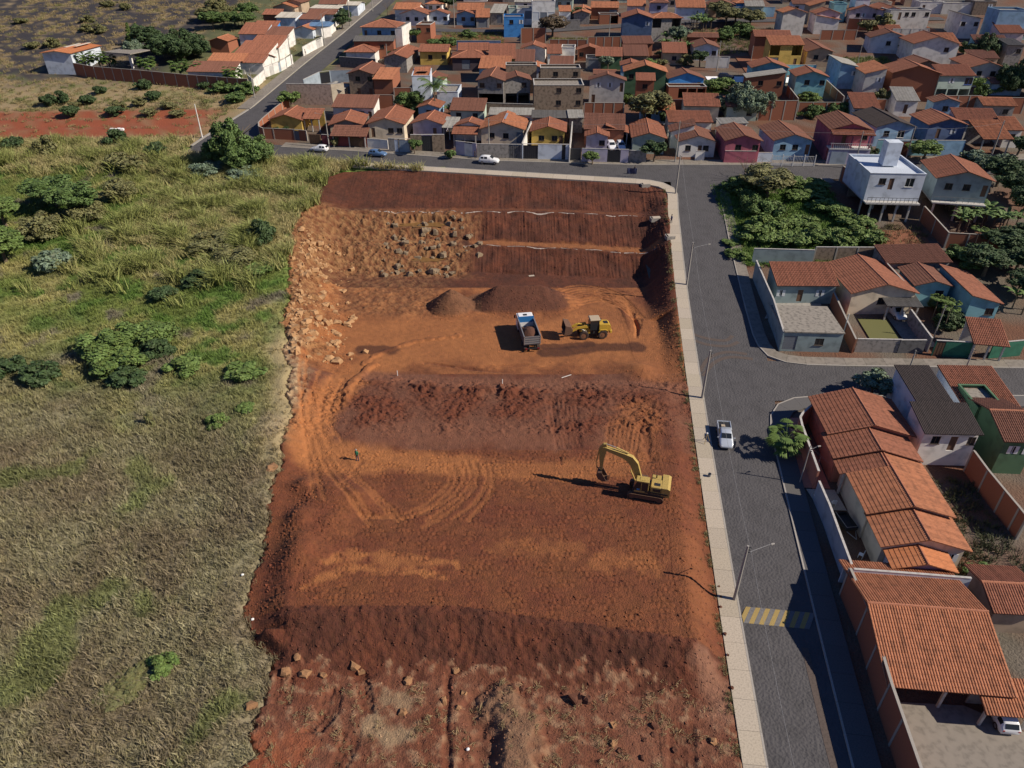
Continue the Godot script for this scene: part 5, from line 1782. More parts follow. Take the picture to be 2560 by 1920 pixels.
func vehicles() -> void:
	mk("load", Color(0.11, 0.045, 0.026), 0.95, "soil", 0.8, "lumps", 1.0)
	excavator()
	wheel_loader()
	dump_truck()
	car("silver blue pickup parked at the kerb of the side road", "pickup", "car_silver", road_at(26.45, 70.05, -0.127, -0.992))
	car("white hatchback parked before the curved brick wall", "hatch", "car_white", road_at(-42.4, 158.9, -1.0, 0.17))
	car("blue hatchback parked on the far street", "hatch", "car_blue", road_at(-29.1, 155.8, 1.0, -0.18))
	car("white compact car parked on the far street before the grey street wall", "suv", "car_white", road_at(-4.85, 151.2, 1.0, -0.17))
	car("white car under the lilac house carport left of its twin", "hatch", "car_white", road_at(21.75, 158.3, 0.1, -1.0))
	car("silver white car under the lilac house carport on its right", "hatch", "car_white", road_at(23.75, 158.2, 0.1, -1.0))
	car("dark blue car parked on the dirt street by the creeper bushes", "suv", "car_dark", road_at(56.8, 202.3, 1.0, -0.1))
	car("dark car parked under the grey two storey house", "hatch", "car_dark", road_at(-8.3, 184.5, 1.0, -0.1))
	car("light blue hatchback under the edge of the big orange roof", "hatch", "car_white", road_at(41.0, 34.6, 0.1, 1.0))
	car("pale car in the dark under the grey sheet carport", "hatch", "car_white", road_at(59.3, 97.6, 0.1, -1.0))

func road_at(x: float, f: float, dx: float, df: float) -> Transform3D:
	var e := Vector2(dx, df).normalized()
	var u := Vector3(e.x, (hill(x + e.x, f + e.y) - hill(x - e.x, f - e.y)) / 2.0, -e.y).normalized()
	var z := u.cross(Vector3.UP).normalized()
	return Transform3D(Basis(u, z.cross(u), z), P(x, f, hill(x, f) + 0.03))

func pole(x: float, f: float, h: float, label: String, arm := Vector2.ZERO, mat := "pole", r := 0.15) -> Vector3:
	var y := hill(x, f)
	var t := thing("utility_pole", label, "utility pole", Transform3D(Basis.IDENTITY, P(x, f, y)), "poles along the streets")
	var b := MB.new()
	b.tube(Vector3(0, -0.5, 0), Vector3(0, h, 0), r * 1.25, r * 0.72, 8)
	part("shaft", b.done(), M[mat], t)
	if arm != Vector2.ZERO:
		var d := Vector3(arm.x, 0, -arm.y)
		var a := MB.new()
		a.tube(Vector3(0, h * 0.86, 0), d * 0.35 + Vector3(0, h * 0.86 + 0.25, 0), 0.03, 0.03, 6)
		a.tube(d * 0.35 + Vector3(0, h * 0.86 + 0.25, 0), d + Vector3(0, h * 0.86 + 0.55, 0), 0.03, 0.022, 6)
		var o := part("lamp_arm", a.done(), M["wire"], t)
		var l := MB.new()
		l.cbox(d * 1.08 + Vector3(0, h * 0.86 + 0.53, 0), Vector3(0.42, 0.1, 0.17), 0.04, Basis(Vector3.UP, atan2(arm.y, arm.x)))
		part("lamp_head", l.done(), M["pole"], o)
	if mat == "pole":
		for k in 3:
			var i := MB.new()
			i.tube(Vector3(0.14, h - 0.25 - 0.3 * k, 0), Vector3(0.32, h - 0.25 - 0.3 * k, 0), 0.05, 0.07, 6)
			part("insulator", i.done(), M["machine_black"], t)
	return P(x, f, y + h)

func cable(a: Vector3, b: Vector3, sag: float, label: String, r := 0.014) -> void:
	var m := MB.new()
	var last := a
	for i in 14:
		var t := (i + 1) / 14.0
		var p := a.lerp(b, t) - Vector3(0, sag * 4.0 * t * (1.0 - t), 0)
		m.tube(last - a, p - a, r, r, 5, false)
		last = p
	solo("overhead_cable", m.done(), M["wire"], label, "cable", Transform3D(Basis.IDENTITY, a), "cables between the poles")

func poles() -> void:
	var e := Vector3(0.3, -0.4, 0)
	var p0 := pole(17.0 + 0.1115 * 14 - 0.35, 14.0, 7.5, "concrete lamp pole on the site pavement before the speed hump", Vector2(2.3, 0.6))
	var p2 := pole(21.75, 46.3, 7.5, "concrete lamp pole beside the striped speed hump", Vector2(2.4, 0.7))
	var p1 := pole(25.4, 78.1, 7.5, "thick concrete pole at the cross street junction")
	var p3 := pole(28.8, 106.7, 7.5, "concrete lamp pole beside the terraced cut", Vector2(2.6, 0.5))
	var p4 := pole(32.0, 136.4, 7.5, "concrete pole on the rounded pavement corner")
	cable(p0 + e, p2 + e, 0.7, "pale overhead cable from the near road to the speed hump pole")
	cable(p2 + e, p1 + e, 0.8, "pale overhead cable hanging over the parked pickup")
	cable(p1 + e, p3 + e, 0.8, "overhead cable from the junction pole to the terraced cut pole")
	cable(p3 + e, p4 + e, 0.7, "overhead cable up to the rounded pavement corner")
	pole(-71.5, 168.1, 7.4, "white painted pole at the end of the far street", Vector2.ZERO, "pole_white", 0.14)
	var q := []
	for r in [[-40.6, 160.6, 8.0, "lamp pole before the deep red street wall", Vector2(-2.0, 0.5)], [-4.9, 154.6, 8.0, "slim pole standing before the grey street wall", Vector2.ZERO], [34.3, 150.4, 8.4, "white metered pole before the white gable house", Vector2.ZERO], [70.1, 145.9, 7.5, "thin pole before the two storey pink house", Vector2.ZERO], [82.2, 149.5, 7.0, "leaning thin pole beside the round yellow green tree", Vector2.ZERO], [100.5, 150.5, 7.5, "pole beside the orange carport", Vector2.ZERO]]:
		q.append(pole(r[0], r[1], r[2], r[3], r[4], "pole", 0.12))
	for i in q.size() - 1:
		cable(q[i] + Vector3(0, -0.3, 0.3), q[i + 1] + Vector3(0, -0.3, 0.3), 0.6, ["overhead cable from the deep red to the grey street wall", "overhead cable passing the yellow gable house", "overhead cable passing the magenta and sky blue houses", "overhead cable before the light blue gable house", "overhead cable over the light blue street wall"][i])
	q = []
	for r in [[-66.6, 194.2, 7.0, "grey pole at the white corner wall"], [-62.4, 217.9, 8.4, "pole at the foot of the climbing street"], [-57.4, 239.0, 8.8, "tall pole with crossarm on the climbing street"], [-53.5, 261.3, 8.4, "pole by the street trees of the climbing street"], [-48.9, 280.1, 8.4, "pole near the top of the climbing street"]]:
		q.append(pole(r[0], r[1], r[2], r[3], Vector2.ZERO, "pole", 0.12))
	for i in q.size() - 1:
		cable(q[i], q[i + 1], 0.5, ["cable above the white corner wall", "lower cable of the climbing street", "middle cable of the climbing street", "upper cable of the climbing street"][i])
	pole(56.0, 209.4, 7.5, "leaning dark pole before the whitewashed wall", Vector2.ZERO, "pole", 0.12)
	pole(-18.8, 258.0, 8.0, "pole on the upper street before the pale blue gable house", Vector2.ZERO, "pole", 0.12)
	pole(52.4, 79.2, 6.5, "thin dark pole at the cross street by the leaning conifer", Vector2.ZERO, "pole", 0.1)
	pole(60.0, 79.4, 6.5, "thin dark pole behind the black fibre cement roof", Vector2.ZERO, "pole", 0.1)
	pole(49.4, 92.4, 3.6, "short grey post at the corner slab carport", Vector2.ZERO, "pole_white", 0.09)
	pole(62.4, 91.4, 5.5, "thin service pole at the steel driveway gate", Vector2.ZERO, "pole", 0.08)
	pole(33.4, 62.4, 5.5, "thin lamp pole behind the terracotta wall", Vector2(1.0, 0.2), "pole", 0.07)
	pole(64.5, 208.0, 6.5, "thin pole at the brown soil lot of the dirt street", Vector2.ZERO, "pole", 0.09)
	pole(93.5, 208.0, 6.5, "thin pole beside the vegetable plot", Vector2.ZERO, "pole", 0.09)
	pole(29.2, 236.0, 8.0, "pole between the two walled grass lots", Vector2.ZERO, "pole", 0.11)
	pole(-34.6, 214.0, 7.0, "pole beside the brown gable house", Vector2.ZERO, "pole", 0.1)

func rock_mesh(k: int) -> ArrayMesh:
	var g := RandomNumberGenerator.new()
	g.seed = 40 + k
	var b := MB.new()
	var pts := []
	var sides := 4 + k % 3
	var turn := g.randf() * TAU
	for j in 4:   # a broken block: few sides, flat top, knocked-off corners
		var ring := PackedVector3Array()
		var y: float = [-0.5, -0.35, 0.55, 0.72][j] * g.randf_range(0.85, 1.2)
		var wd: float = [0.75, 1.0, 0.92, 0.55][j]
		for i in sides:
			var a := turn + TAU * (i + 0.32 * sin(i * 5.0 + k)) / sides
			var r := wd * g.randf_range(0.75, 1.2)
			ring.push_back(Vector3(cos(a) * r, y + 0.2 * g.randfn() * (0.4 if j < 2 else 1.0), -sin(a) * r))
		pts.append(ring)
	b.loft(pts)
	return b.done()

func rocks() -> void:
	var meshes := []
	for k in 6:
		meshes.append(rock_mesh(k))
	var put := func(x: float, f: float, s: float, label: String, group: String, mat: String) -> void:
		var bs := Basis(Vector3.UP, rng.randf() * TAU) * Basis(Vector3.RIGHT, rng.randf_range(-0.4, 0.4))
		solo("rock", meshes[rng.randi() % 6], M[mat], label, "rock", Transform3D(bs.scaled(Vector3(s * rng.randf_range(0.8, 1.3), s * rng.randf_range(0.6, 1.0), s)), P(x, f, gnd(x, f) + s * rng.randf_range(-0.15, 0.2))), group)
	# broken rock on the left bank
	var n := 0
	while n < 280:
		var f := rng.randf_range(86, 124)
		var d := absf(rng.randfn()) * 4.6 + 0.6
		if d > 11.0: continue
		var x := site_left(f) + d
		if f > 103.0 and f < 112.0 and rng.randf() < 0.3: continue
		put.call(x, f, 0.15 + 0.62 * pow(rng.randf(), 2.4), "angular ochre rock in the broken bank under the field edge", "rocks of the broken bank", "rock")
		n += 1
	n = 0
	while n < 70:
		var x := rng.randf_range(-24, -6)
		var f := rng.randf_range(116, 132)
		put.call(x, f, rng.randf_range(0.25, 0.75), "grey brown rock in the wet outcrop below the second bench", "rocks of the wet outcrop", "rock_grey")
		n += 1
	for r in [[-20.2, 38.6, 0.42], [-18.4, 38.5, 0.55], [-14.1, 39.1, 0.5], [-13.5, 38.8, 0.4], [-9.2, 37.8, 0.42], [-19.3, 39.7, 0.4], [-9.3, 34.9, 0.42], [-5.9, 36.0, 0.38], [-16.8, 38.3, 0.3], [-5.0, 38.8, 0.4], [-4.2, 36.7, 0.3], [-4.6, 35.3, 0.3], [8.5, 33.7, 0.3], [16.5, 32.4, 0.4], [-22.3, 35.5, 0.5], [8.3, 32.2, 0.35], [-27.6, 62.8, 0.7]]:
		put.call(r[0], r[1], r[2], "rounded ochre boulder lying at the foot of the fill slope", "boulders at the fill slope", "rock_low")
	for r in [[5.4, 35.9, 0.6], [6.5, 35.9, 0.45], [8.8, 31.6, 0.3], [10.9, 32.5, 0.22], [10.5, 31.0, 0.28], [11.7, 32.9, 0.28], [11.9, 33.6, 0.3], [13.2, 31.7, 0.26], [14.6, 32.4, 0.2], [0.1, 37.0, 0.3], [0.9, 37.0, 0.28]]:
		put.call(r[0], r[1], r[2], "dark red earth clod on the scraped ground", "clods on the scraped ground", "clod")
	for r in [[19.9, 42.4, 0.2], [20.2, 45.4, 0.16], [20.5, 46.6, 0.14], [20.0, 47.3, 0.12], [20.6, 47.8, 0.12], [19.6, 40.2, 0.14], [19.2, 37.0, 0.18]]:
		solo("clod", meshes[rng.randi() % 6], M["clod"], "small red clod fallen on the pale site pavement", "clod", Transform3D(Basis(Vector3.UP, rng.randf() * TAU).scaled(Vector3.ONE * r[2]), P(r[0], r[1], hill(r[0], r[1]) + 0.12)), "clods on the site pavement")
	# countless small lumps on slopes, berms and below the rims
	var xf := []
	var cc := PackedColorArray()
	var tries := 0
	while xf.size() < 30000 and tries < 150000:
		tries += 1
		var x := rng.randf_range(-40, 30)
		var f := rng.randf_range(22, 146)
		if in_site(x, f) < 0.15: continue
		var w := 0.03
		if f < 45.0: w = 0.3 if f > 32.0 else 0.12
		if f > 69.0 and f < 83.0: w = 0.45
		if f > 112.0: w = 0.12
		if x - site_left(f) < 9.0 and f > 84.0 and f < 126.0: w = 0.9
		if kerb_l(f) - 2.0 - x < 3.5: w = maxf(w, 0.4)
		if x < -19.0 and f < 62.0 and f > 40.0: w = 0.5
		if Vector2(x + 10.0, f - 104.8).length() < 5.0 or Vector2(maxf(absf(x - 1.2) - 3.6, 0.0), f - 105.5).length() < 5.2: w = 0.5
		if rng.randf() > w: continue
		var s := 0.035 + 0.11 * pow(rng.randf(), 3.0)
		xf.append(Transform3D(Basis(Vector3.UP, rng.randf() * TAU).scaled(Vector3(s, s * 0.8, s)), P(x, f, gnd(x, f) - s * 0.2)))
		var i := clampi(int((x - GX0) / GS), 0, gnx - 1)
		var j := clampi(int((f - GF0) / GS), 0, gnf - 1)
		cc.append(gc[j * gnx + i] * rng.randf_range(0.85, 1.5))
	var mm := MultiMesh.new()
	mm.transform_format = MultiMesh.TRANSFORM_3D
	mm.use_colors = true
	mm.mesh = meshes[2]
	mm.instance_count = xf.size()
	for i in xf.size():
		mm.set_instance_transform(i, xf[i])
		mm.set_instance_color(i, cc[i])
	var o := MultiMeshInstance3D.new()
	o.name = "soil_lumps"
	o.multimesh = mm
	o.material_override = M["people"]
	add_child(o)
	tag(o, "small crumbled soil lumps on slopes and scraped ground", "soil", "", "stuff")

func sdf_body(bones: Array, cell: float, shade: Callable) -> ArrayMesh:   # surface nets round smoothly joined tapered capsules [a, b, ra, rb]
	var lo := Vector3.INF
	var hi := -Vector3.INF
	for q in bones:
		var m: float = maxf(q[2], q[3]) + 0.06
		lo = lo.min((q[0] as Vector3) - Vector3.ONE * m).min((q[1] as Vector3) - Vector3.ONE * m)
		hi = hi.max((q[0] as Vector3) + Vector3.ONE * m).max((q[1] as Vector3) + Vector3.ONE * m)
	var n := Vector3i(((hi - lo) / cell).ceil()) + Vector3i.ONE
	var val := PackedFloat32Array()
	val.resize(n.x * n.y * n.z)
	var at := 0
	for k in n.z:
		for j in n.y:
			for i in n.x:
				var p := lo + Vector3(i, j, k) * cell
				var d := 9.0
				for q in bones:
					var a: Vector3 = q[0]
					var ab: Vector3 = q[1] - a
					var t := clampf((p - a).dot(ab) / maxf(ab.length_squared(), 1e-6), 0.0, 1.0)
					var e := (p - a - ab * t).length() - lerpf(q[2], q[3], t)
					var s: float = q[4] if q.size() > 4 else 0.03
					var h := maxf(s - absf(d - e), 0.0) / s
					d = minf(d, e) - h * h * s * 0.25
				val[at] = d
				at += 1
	var vid := {}
	var b := MB.new()
	var verts := PackedVector3Array()
	var id := func(i: int, j: int, k: int) -> int: return (k * n.y + j) * n.x + i
	for k in n.z - 1:
		for j in n.y - 1:
			for i in n.x - 1:
				var inside := 0
				var sum := Vector3.ZERO
				var cnt := 0
				var cv := []
				for c in 8:
					cv.append(val[id.call(i + (c & 1), j + ((c >> 1) & 1), k + (c >> 2))])
					if cv[c] < 0.0: inside += 1
				if inside == 0 or inside == 8: continue
				for e in [[0, 1], [2, 3], [4, 5], [6, 7], [0, 2], [1, 3], [4, 6], [5, 7], [0, 4], [1, 5], [2, 6], [3, 7]]:
					var a: float = cv[e[0]]
					var c: float = cv[e[1]]
					if (a < 0.0) != (c < 0.0):
						var pa := Vector3(e[0] & 1, (e[0] >> 1) & 1, e[0] >> 2)
						var pc := Vector3(e[1] & 1, (e[1] >> 1) & 1, e[1] >> 2)
						sum += pa.lerp(pc, a / (a - c))
						cnt += 1
				vid[id.call(i, j, k)] = lo + (Vector3(i, j, k) + sum / cnt) * cell
	for k in range(1, n.z - 1):
		for j in range(1, n.y - 1):
			for i in range(1, n.x - 1):
				var a := val[id.call(i, j, k)] < 0.0
				for ax in 3:
					var c: bool = val[id.call(i + (1 if ax == 0 else 0), j + (1 if ax == 1 else 0), k + (1 if ax == 2 else 0))] < 0.0
					if a == c: continue
					var q: Array
					if ax == 0: q = [id.call(i, j - 1, k - 1), id.call(i, j, k - 1), id.call(i, j, k), id.call(i, j - 1, k)]
					elif ax == 1: q = [id.call(i - 1, j, k - 1), id.call(i - 1, j, k), id.call(i, j, k), id.call(i, j, k - 1)]
					else: q = [id.call(i - 1, j - 1, k), id.call(i, j - 1, k), id.call(i, j, k), id.call(i - 1, j, k)]
					if not (vid.has(q[0]) and vid.has(q[1]) and vid.has(q[2]) and vid.has(q[3])): continue
					var p := [vid[q[0]], vid[q[1]], vid[q[2]], vid[q[3]]]
					b.col = shade.call((p[0] + p[2]) / 2.0)
					if a: b.quad(p[0], p[1], p[2], p[3])
					else: b.quad(p[3], p[2], p[1], p[0])
	return b.done(true)

func person(label: String, at: Transform3D, shirt: Color, trousers: Color, hair: Color, step := 0.1, arm := 0.1) -> void:   # faces +x
	var J := func(x: float, y: float, z: float) -> Vector3: return Vector3(x, y, z)
	var bones := [[J.call(0, 0.98, 0), J.call(0.01, 1.3, 0), 0.14, 0.15, 0.06], [J.call(0.01, 1.36, -0.13), J.call(0.01, 1.36, 0.13), 0.085, 0.085, 0.06], [J.call(0.01, 1.42, 0), J.call(0.02, 1.56, 0), 0.055, 0.055], [J.call(0.03, 1.6, 0), J.call(0.03, 1.66, 0), 0.09, 0.1], [J.call(0.12, 1.6, 0), J.call(0.135, 1.59, 0), 0.018, 0.016, 0.015]]
	for s in [-1.0, 1.0]:
		var k: float = s * step
		bones.append([J.call(0, 0.93, s * 0.09), J.call(k * 0.6 + 0.02, 0.5, s * 0.1), 0.095, 0.06])
		bones.append([J.call(k * 0.6 + 0.02, 0.5, s * 0.1), J.call(k, 0.09, s * 0.1), 0.06, 0.042])
		bones.append([J.call(k - 0.04, 0.045, s * 0.1), J.call(k + 0.15, 0.035, s * 0.12), 0.045, 0.035])
		var el: Vector3 = J.call(-0.03 - k * arm, 1.1, s * 0.24)
		var wr: Vector3 = J.call(0.1 - k * arm, 0.88, s * 0.23)
		bones.append([J.call(0.01, 1.37, s * 0.18), el, 0.055, 0.042])
		bones.append([el, wr, 0.04, 0.03])
		bones.append([wr, wr + J.call(0.03, -0.07, 0), 0.034, 0.03])
		for g in 4:
			bones.append([wr + J.call(0.03 + 0.01 * g, -0.08, 0), wr + J.call(0.035 + 0.018 * (g - 1), -0.155 + 0.008 * absf(g - 1.5), 0), 0.011, 0.009, 0.008])
		bones.append([wr + J.call(0.05, -0.04, 0), wr + J.call(0.085, -0.08, 0), 0.012, 0.01, 0.01])
		bones.append([J.call(0.03, 1.62, s * 0.09), J.call(0.03, 1.65, s * 0.1), 0.02, 0.015, 0.01])
	var t := thing("person", label, "person", at)
	part("body", sdf_body(bones, 0.026, func(p: Vector3) -> Color:
		if p.y > 1.48: return Color(0.3, 0.16, 0.1)
		if absf(p.z) > 0.19 and p.y < 1.14: return Color(0.3, 0.16, 0.1)
		if p.y > 0.94: return shirt
		if p.y < 0.085: return Color(0.03, 0.025, 0.02)
		return trousers), M["people"], t)
	var h := MB.new()
	for i in 5:
		for j in 10:
			var q := []
			for w in [[0, 0], [0, 1], [1, 1], [1, 0]]:
				var la: float = (i + w[0]) / 5.0 * 1.75
				var lo: float = (j + w[1]) / 10.0 * TAU
				q.append(Vector3(0.022 + 0.115 * sin(la) * cos(lo), 1.67 + 0.108 * cos(la), 0.108 * sin(la) * sin(lo)))
			h.quad(q[3], q[2], q[1], q[0])
	h.col = hair
	for i in h.c.size():
		h.c[i] = hair
	part("hair", h.done(true), M["people"], t)

func small_things() -> void:
	mk("rock_grey", Color(0.26, 0.19, 0.12), 0.95, "soil", 0.7, "lumps", 1.0)
	mk("rock_low", Color(0.36, 0.19, 0.09), 0.95, "soil", 0.7, "lumps", 1.0)
	mk("clod", Color(0.13, 0.05, 0.028), 0.95, "soil", 0.9, "lumps", 1.0)
	mk("red_cloth", Color(0.5, 0.02, 0.14), 0.9)
	mk("blue_cloth", Color(0.08, 0.14, 0.4), 0.9)
	rocks()
	person("worker in a green shirt and dark trousers on the orange track", facing(-18.3, 65.2, -0.4, -0.9), Color(0.02, 0.17, 0.09), Color(0.02, 0.03, 0.09), Color(0.25, 0.25, 0.25), 0.08)
	person("worker in dark blue standing by the concrete box at the pavement", facing(29.4, 125.8, -0.9, -0.3), Color(0.03, 0.05, 0.16), Color(0.02, 0.025, 0.06), Color(0.02, 0.015, 0.01))
	person("person in dark clothes standing behind the blue banner", road_at(25.0, 145.0, 0.1, -1.0), Color(0.03, 0.025, 0.03), Color(0.02, 0.02, 0.03), Color(0.02, 0.015, 0.01), 0.05)
	person("person in pale clothes on the climbing street pavement", road_at(-61.2, 229.7, 0.2, 1.0), Color(0.6, 0.55, 0.52), Color(0.4, 0.38, 0.36), Color(0.05, 0.04, 0.03), 0.15)
	person("person in black walking behind the white compact car", road_at(-7.9, 153.6, -1.0, 0.1), Color(0.02, 0.02, 0.025), Color(0.02, 0.02, 0.03), Color(0.02, 0.015, 0.01), 0.15)
	# banner on a frame at the far street
	var t := thing("banner_stand", "dark blue banner on a thin frame beside the far street", "banner", Transform3D(Basis(Vector3.UP, -0.17), P(24.3, 143.6, hill(24.3, 143.6))))
	var b := MB.new()
	for i in 8:
		for j in 4:
			var q := []
			for w in [[0, 0], [1, 0], [1, 1], [0, 1]]:
				var u: float = (i + w[0]) / 8.0
				var v: float = (j + w[1]) / 4.0
				q.append(Vector3(-1.0 + 2.0 * u, 0.7 + 1.1 * v, 0.07 * sin(u * 9.0 + v * 2.0)))
			b.quad(q[0], q[1], q[2], q[3])
	part("cloth", b.done(), M["banner"], t)
	rods(t, "frame_post", [[Vector3(-1.0, -0.2, 0), Vector3(-1.0, 1.85, 0), 0.03], [Vector3(1.0, -0.2, 0), Vector3(1.0, 1.85, 0), 0.03]], "wire")
	# concrete inspection boxes at the rims
	for r in [[26.6, 140.0, 1.7, 1.0, "low concrete slab box near the rounded pavement corner"], [27.0, 128.5, 1.9, 1.1, "open concrete drain box at the end of the first bench"], [28.4, 121.0, 1.5, 1.3, "concrete drain box at the pavement by the dark slope"]]:
		var o := thing("drain_box", r[4], "drain box", spin(P(r[0], r[1], gnd(r[0], r[1])), 8.0))
		boxes(o, "side", [[0, 0.1, -r[3] / 2, r[2], 0.7, 0.14], [0, 0.1, r[3] / 2, r[2], 0.7, 0.14], [-r[2] / 2, 0.1, 0, 0.14, 0.7, r[3] - 0.15], [r[2] / 2, 0.1, 0, 0.14, 0.7, r[3] - 0.15]], "concrete")
		boxes(o, "cover", [[0.15, 0.48, 0, r[2] * 0.8, 0.06, r[3] * 0.9]], "pale")
	for r in [[-16.0, 83.5], [-1.3, 80.7]]:
		var s := MB.new()
		s.box(Vector3(0, 0.35, 0), Vector3(0.07, 1.0, 0.07))
		solo("survey_stake", s.done(), M["plastic_white"], "white survey stake on the pale middle strip", "stake", spin(P(r[0], r[1], gnd(r[0], r[1])), 20), "survey stakes")
	# surveyor's tripod by the pickup
	t = thing("tripod", "yellow surveyor tripod on the pale pavement beside the pickup", "tripod", Transform3D(Basis.IDENTITY, P(24.0, 69.4, hill(24.0, 69.4) + 0.13)))
	for i in 3:
		var a := i * TAU / 3
		rods(t, "leg", [[Vector3(cos(a) * 0.5, 0, sin(a) * 0.5), Vector3(0, 1.3, 0), 0.03]], "paint_yellow")
	boxes(t, "head", [[0, 1.36, 0, 0.2, 0.14, 0.2]], "plastic_white", 0.03)
	t = thing("bucket", "grey bucket left on the pale site pavement", "bucket", Transform3D(Basis.IDENTITY, P(23.1, 63.4, hill(23.1, 63.4) + 0.13)))
	b = MB.new()
	b.tube(Vector3.ZERO, Vector3(0, 0.42, 0), 0.16, 0.21, 12, false)
	b.tube(Vector3(0, 0.02, 0), Vector3(0, 0.03, 0), 0.16, 0.16, 12)
	part("shell", b.done(), M["door_grey"], t)
	# chalk lines at the rims of the benches
	for z in [["white lime line along the rim of the second cut", -27.0, 24.0, func(x): return 133.1 - 0.08 * maxf(x - 2.0, -2.0) - 0.06 * maxf(x - 12.0, 0.0)], ["white lime line along the rim of the lowest cut", -9.0, 26.0, func(x): return 124.0 - 0.12 * maxf(x, -4.0) - 0.08 * maxf(x - 14.0, 0.0)]]:
		var m := MB.new()
		var x: float = z[1]
		while x < z[2]:
			var f: float = z[3].call(x) + 0.25 * sin(x * 0.9)
			var w := 0.08 + 0.05 * nz2.get_noise_1d(x * 20.0)
			if nz.get_noise_1d(x * 9.0) > -0.25:
				var f2: float = z[3].call(x + 0.3) + 0.25 * sin((x + 0.3) * 0.9)
				m.quad(P(x, f - w, gnd(x, f - w) + 0.045), P(x + 0.3, f2 - w, gnd(x + 0.3, f2 - w) + 0.045), P(x + 0.3, f2 + w, gnd(x + 0.3, f2 + w) + 0.045), P(x, f + w, gnd(x, f + w) + 0.045))
			x += 0.3
		solo("lime_line", m.done(), M["lime"], z[0], "line").set_meta("kind", "stuff")
	# standing water on the benches
	for r in [[-17.0, 130.6, 5.0, 1.25, "muddy puddle on the second bench", 6.27], [-15.5, 121.4, 3.0, 1.0, "muddy puddle below the rocky outcrop", 3.07]]:
		var m := MB.new()
		var y: float = r[5]
		for i in 20:
			var a := TAU * i / 20
			var c := TAU * (i + 1) / 20
			var k0 := 1.0 + 0.3 * sin(i * 2.3)
			var k1 := 1.0 + 0.3 * sin((i + 1) % 20 * 2.3)
			m.tri(P(r[0] + cos(a) * r[2] * k0, r[1] + sin(a) * r[3] * k0, y), P(r[0] + cos(c) * r[2] * k1, r[1] + sin(c) * r[3] * k1, y), P(r[0], r[1], y))
		structure("puddle", m.done(), M["water"]).set_meta("label", r[4])
	# boat trailer, plastic chairs and table in the yard of the cream house
	t = thing("trailer", "black box trailer parked in the yard of the cream long house", "trailer", Transform3D(Basis(Vector3.UP, deg_to_rad(97)), P(36.0, 55.6, hill(36.0, 55.6))))
	boxes(t, "box", [[0, 0.72, 0, 2.4, 0.05, 1.3], [0, 0.9, 0.65, 2.4, 0.36, 0.05], [0, 0.9, -0.65, 2.4, 0.36, 0.05], [1.2, 0.9, 0, 0.05, 0.36, 1.25], [-1.2, 0.9, 0, 0.05, 0.36, 1.25]], "machine_black")
	rods(t, "drawbar", [[Vector3(-1.2, 0.6, 0.5), Vector3(-2.3, 0.5, 0), 0.04], [Vector3(-1.2, 0.6, -0.5), Vector3(-2.3, 0.5, 0), 0.04]], "steel")
	rods(t, "rail", [[Vector3(-1.2, 1.25, 0.66), Vector3(1.2, 1.25, 0.66), 0.025], [Vector3(-1.2, 1.25, -0.66), Vector3(1.2, 1.25, -0.66), 0.025], [Vector3(-1.2, 1.25, -0.66), Vector3(-1.2, 1.25, 0.66), 0.025]], "steel")
	for s in [-1.0, 1.0]:
		wheel(t, Vector3(0.2, 0.3, s * 0.8), 0.3, 0.18, "steel")
	for r in [[35.0, 58.6, 10.0, "white plastic chair beside the plastic table"], [36.0, 58.9, 80.0, "white plastic chair at the pale yard slab"], [36.2, 51.6, 140.0, "lone white plastic chair in the trailer yard"]]:
		t = thing("plastic_chair", r[3], "chair", spin(P(r[0], r[1], hill(r[0], r[1]) - 0.1), r[2]))
		boxes(t, "seat", [[0, 0.44, 0, 0.46, 0.04, 0.46]], "plastic_white", 0.01)
		boxes(t, "backrest", [[-0.22, 0.72, 0, 0.05, 0.5, 0.46]], "plastic_white")
		for s in [[-1, -1], [-1, 1], [1, -1], [1, 1]]:
			boxes(t, "leg", [[s[0] * 0.2, 0.21, s[1] * 0.2, 0.05, 0.44, 0.05]], "plastic_white")
	t = thing("plastic_table", "white plastic table loaded with dark boxes by the grey wall", "table", spin(P(34.6, 59.6, hill(34.6, 59.6) - 0.1), 20))
	boxes(t, "table_top", [[0, 0.72, 0, 0.9, 0.04, 0.9]], "plastic_white", 0.01)
	for s in [[-1, -1], [-1, 1], [1, -1], [1, 1]]:
		boxes(t, "leg", [[s[0] * 0.38, 0.35, s[1] * 0.38, 0.05, 0.72, 0.05]], "plastic_white")
	# washing on the line behind the terracotta wall
	var wash := [["red_cloth", "red towel"], ["plastic_white", "white sheet"], ["blue_cloth", "blue shirt"], ["plastic_white", "white shirt"]]
	for i in 4:
		b = MB.new()
		for k in 3:
			b.quad(Vector3(-0.3, -0.75 + 0.25 * k, 0.05 * sin(k * 2.0)), Vector3(0.3, -0.75 + 0.25 * k, -0.05 * sin(k * 2.0)), Vector3(0.3, -0.5 + 0.25 * k, -0.05 * sin(k * 2.0 + 2.0)), Vector3(-0.3, -0.5 + 0.25 * k, 0.05 * sin(k * 2.0 + 2.0)))
		var x := 34.6 + 0.45 * i
		var f := 68.2 - 1.3 * i
		solo("laundry", b.done(), M[wash[i][0]], wash[i][1] + " drying on the line behind the terracotta wall", "laundry", spin(P(x, f, hill(x, f) + 2.0), 60))
	b = MB.new()
	b.tube(Vector3(0, 0, 0), Vector3(2.2, 0.0, 6.4), 0.012, 0.012, 5)
	solo("washing_line", b.done(), M["wire"], "washing line stretched behind the terracotta wall", "line", Transform3D(Basis.IDENTITY, P(34.2, 69.4, hill(34.2, 69.4) + 2.0)))
	# heap of white bags dumped on the red steps
	t = thing("white_sacks", "white sacks dumped on the red earth steps", "sacks", spin(P(-93.5, 173.5, hill(-93.5, 173.5)), 10))
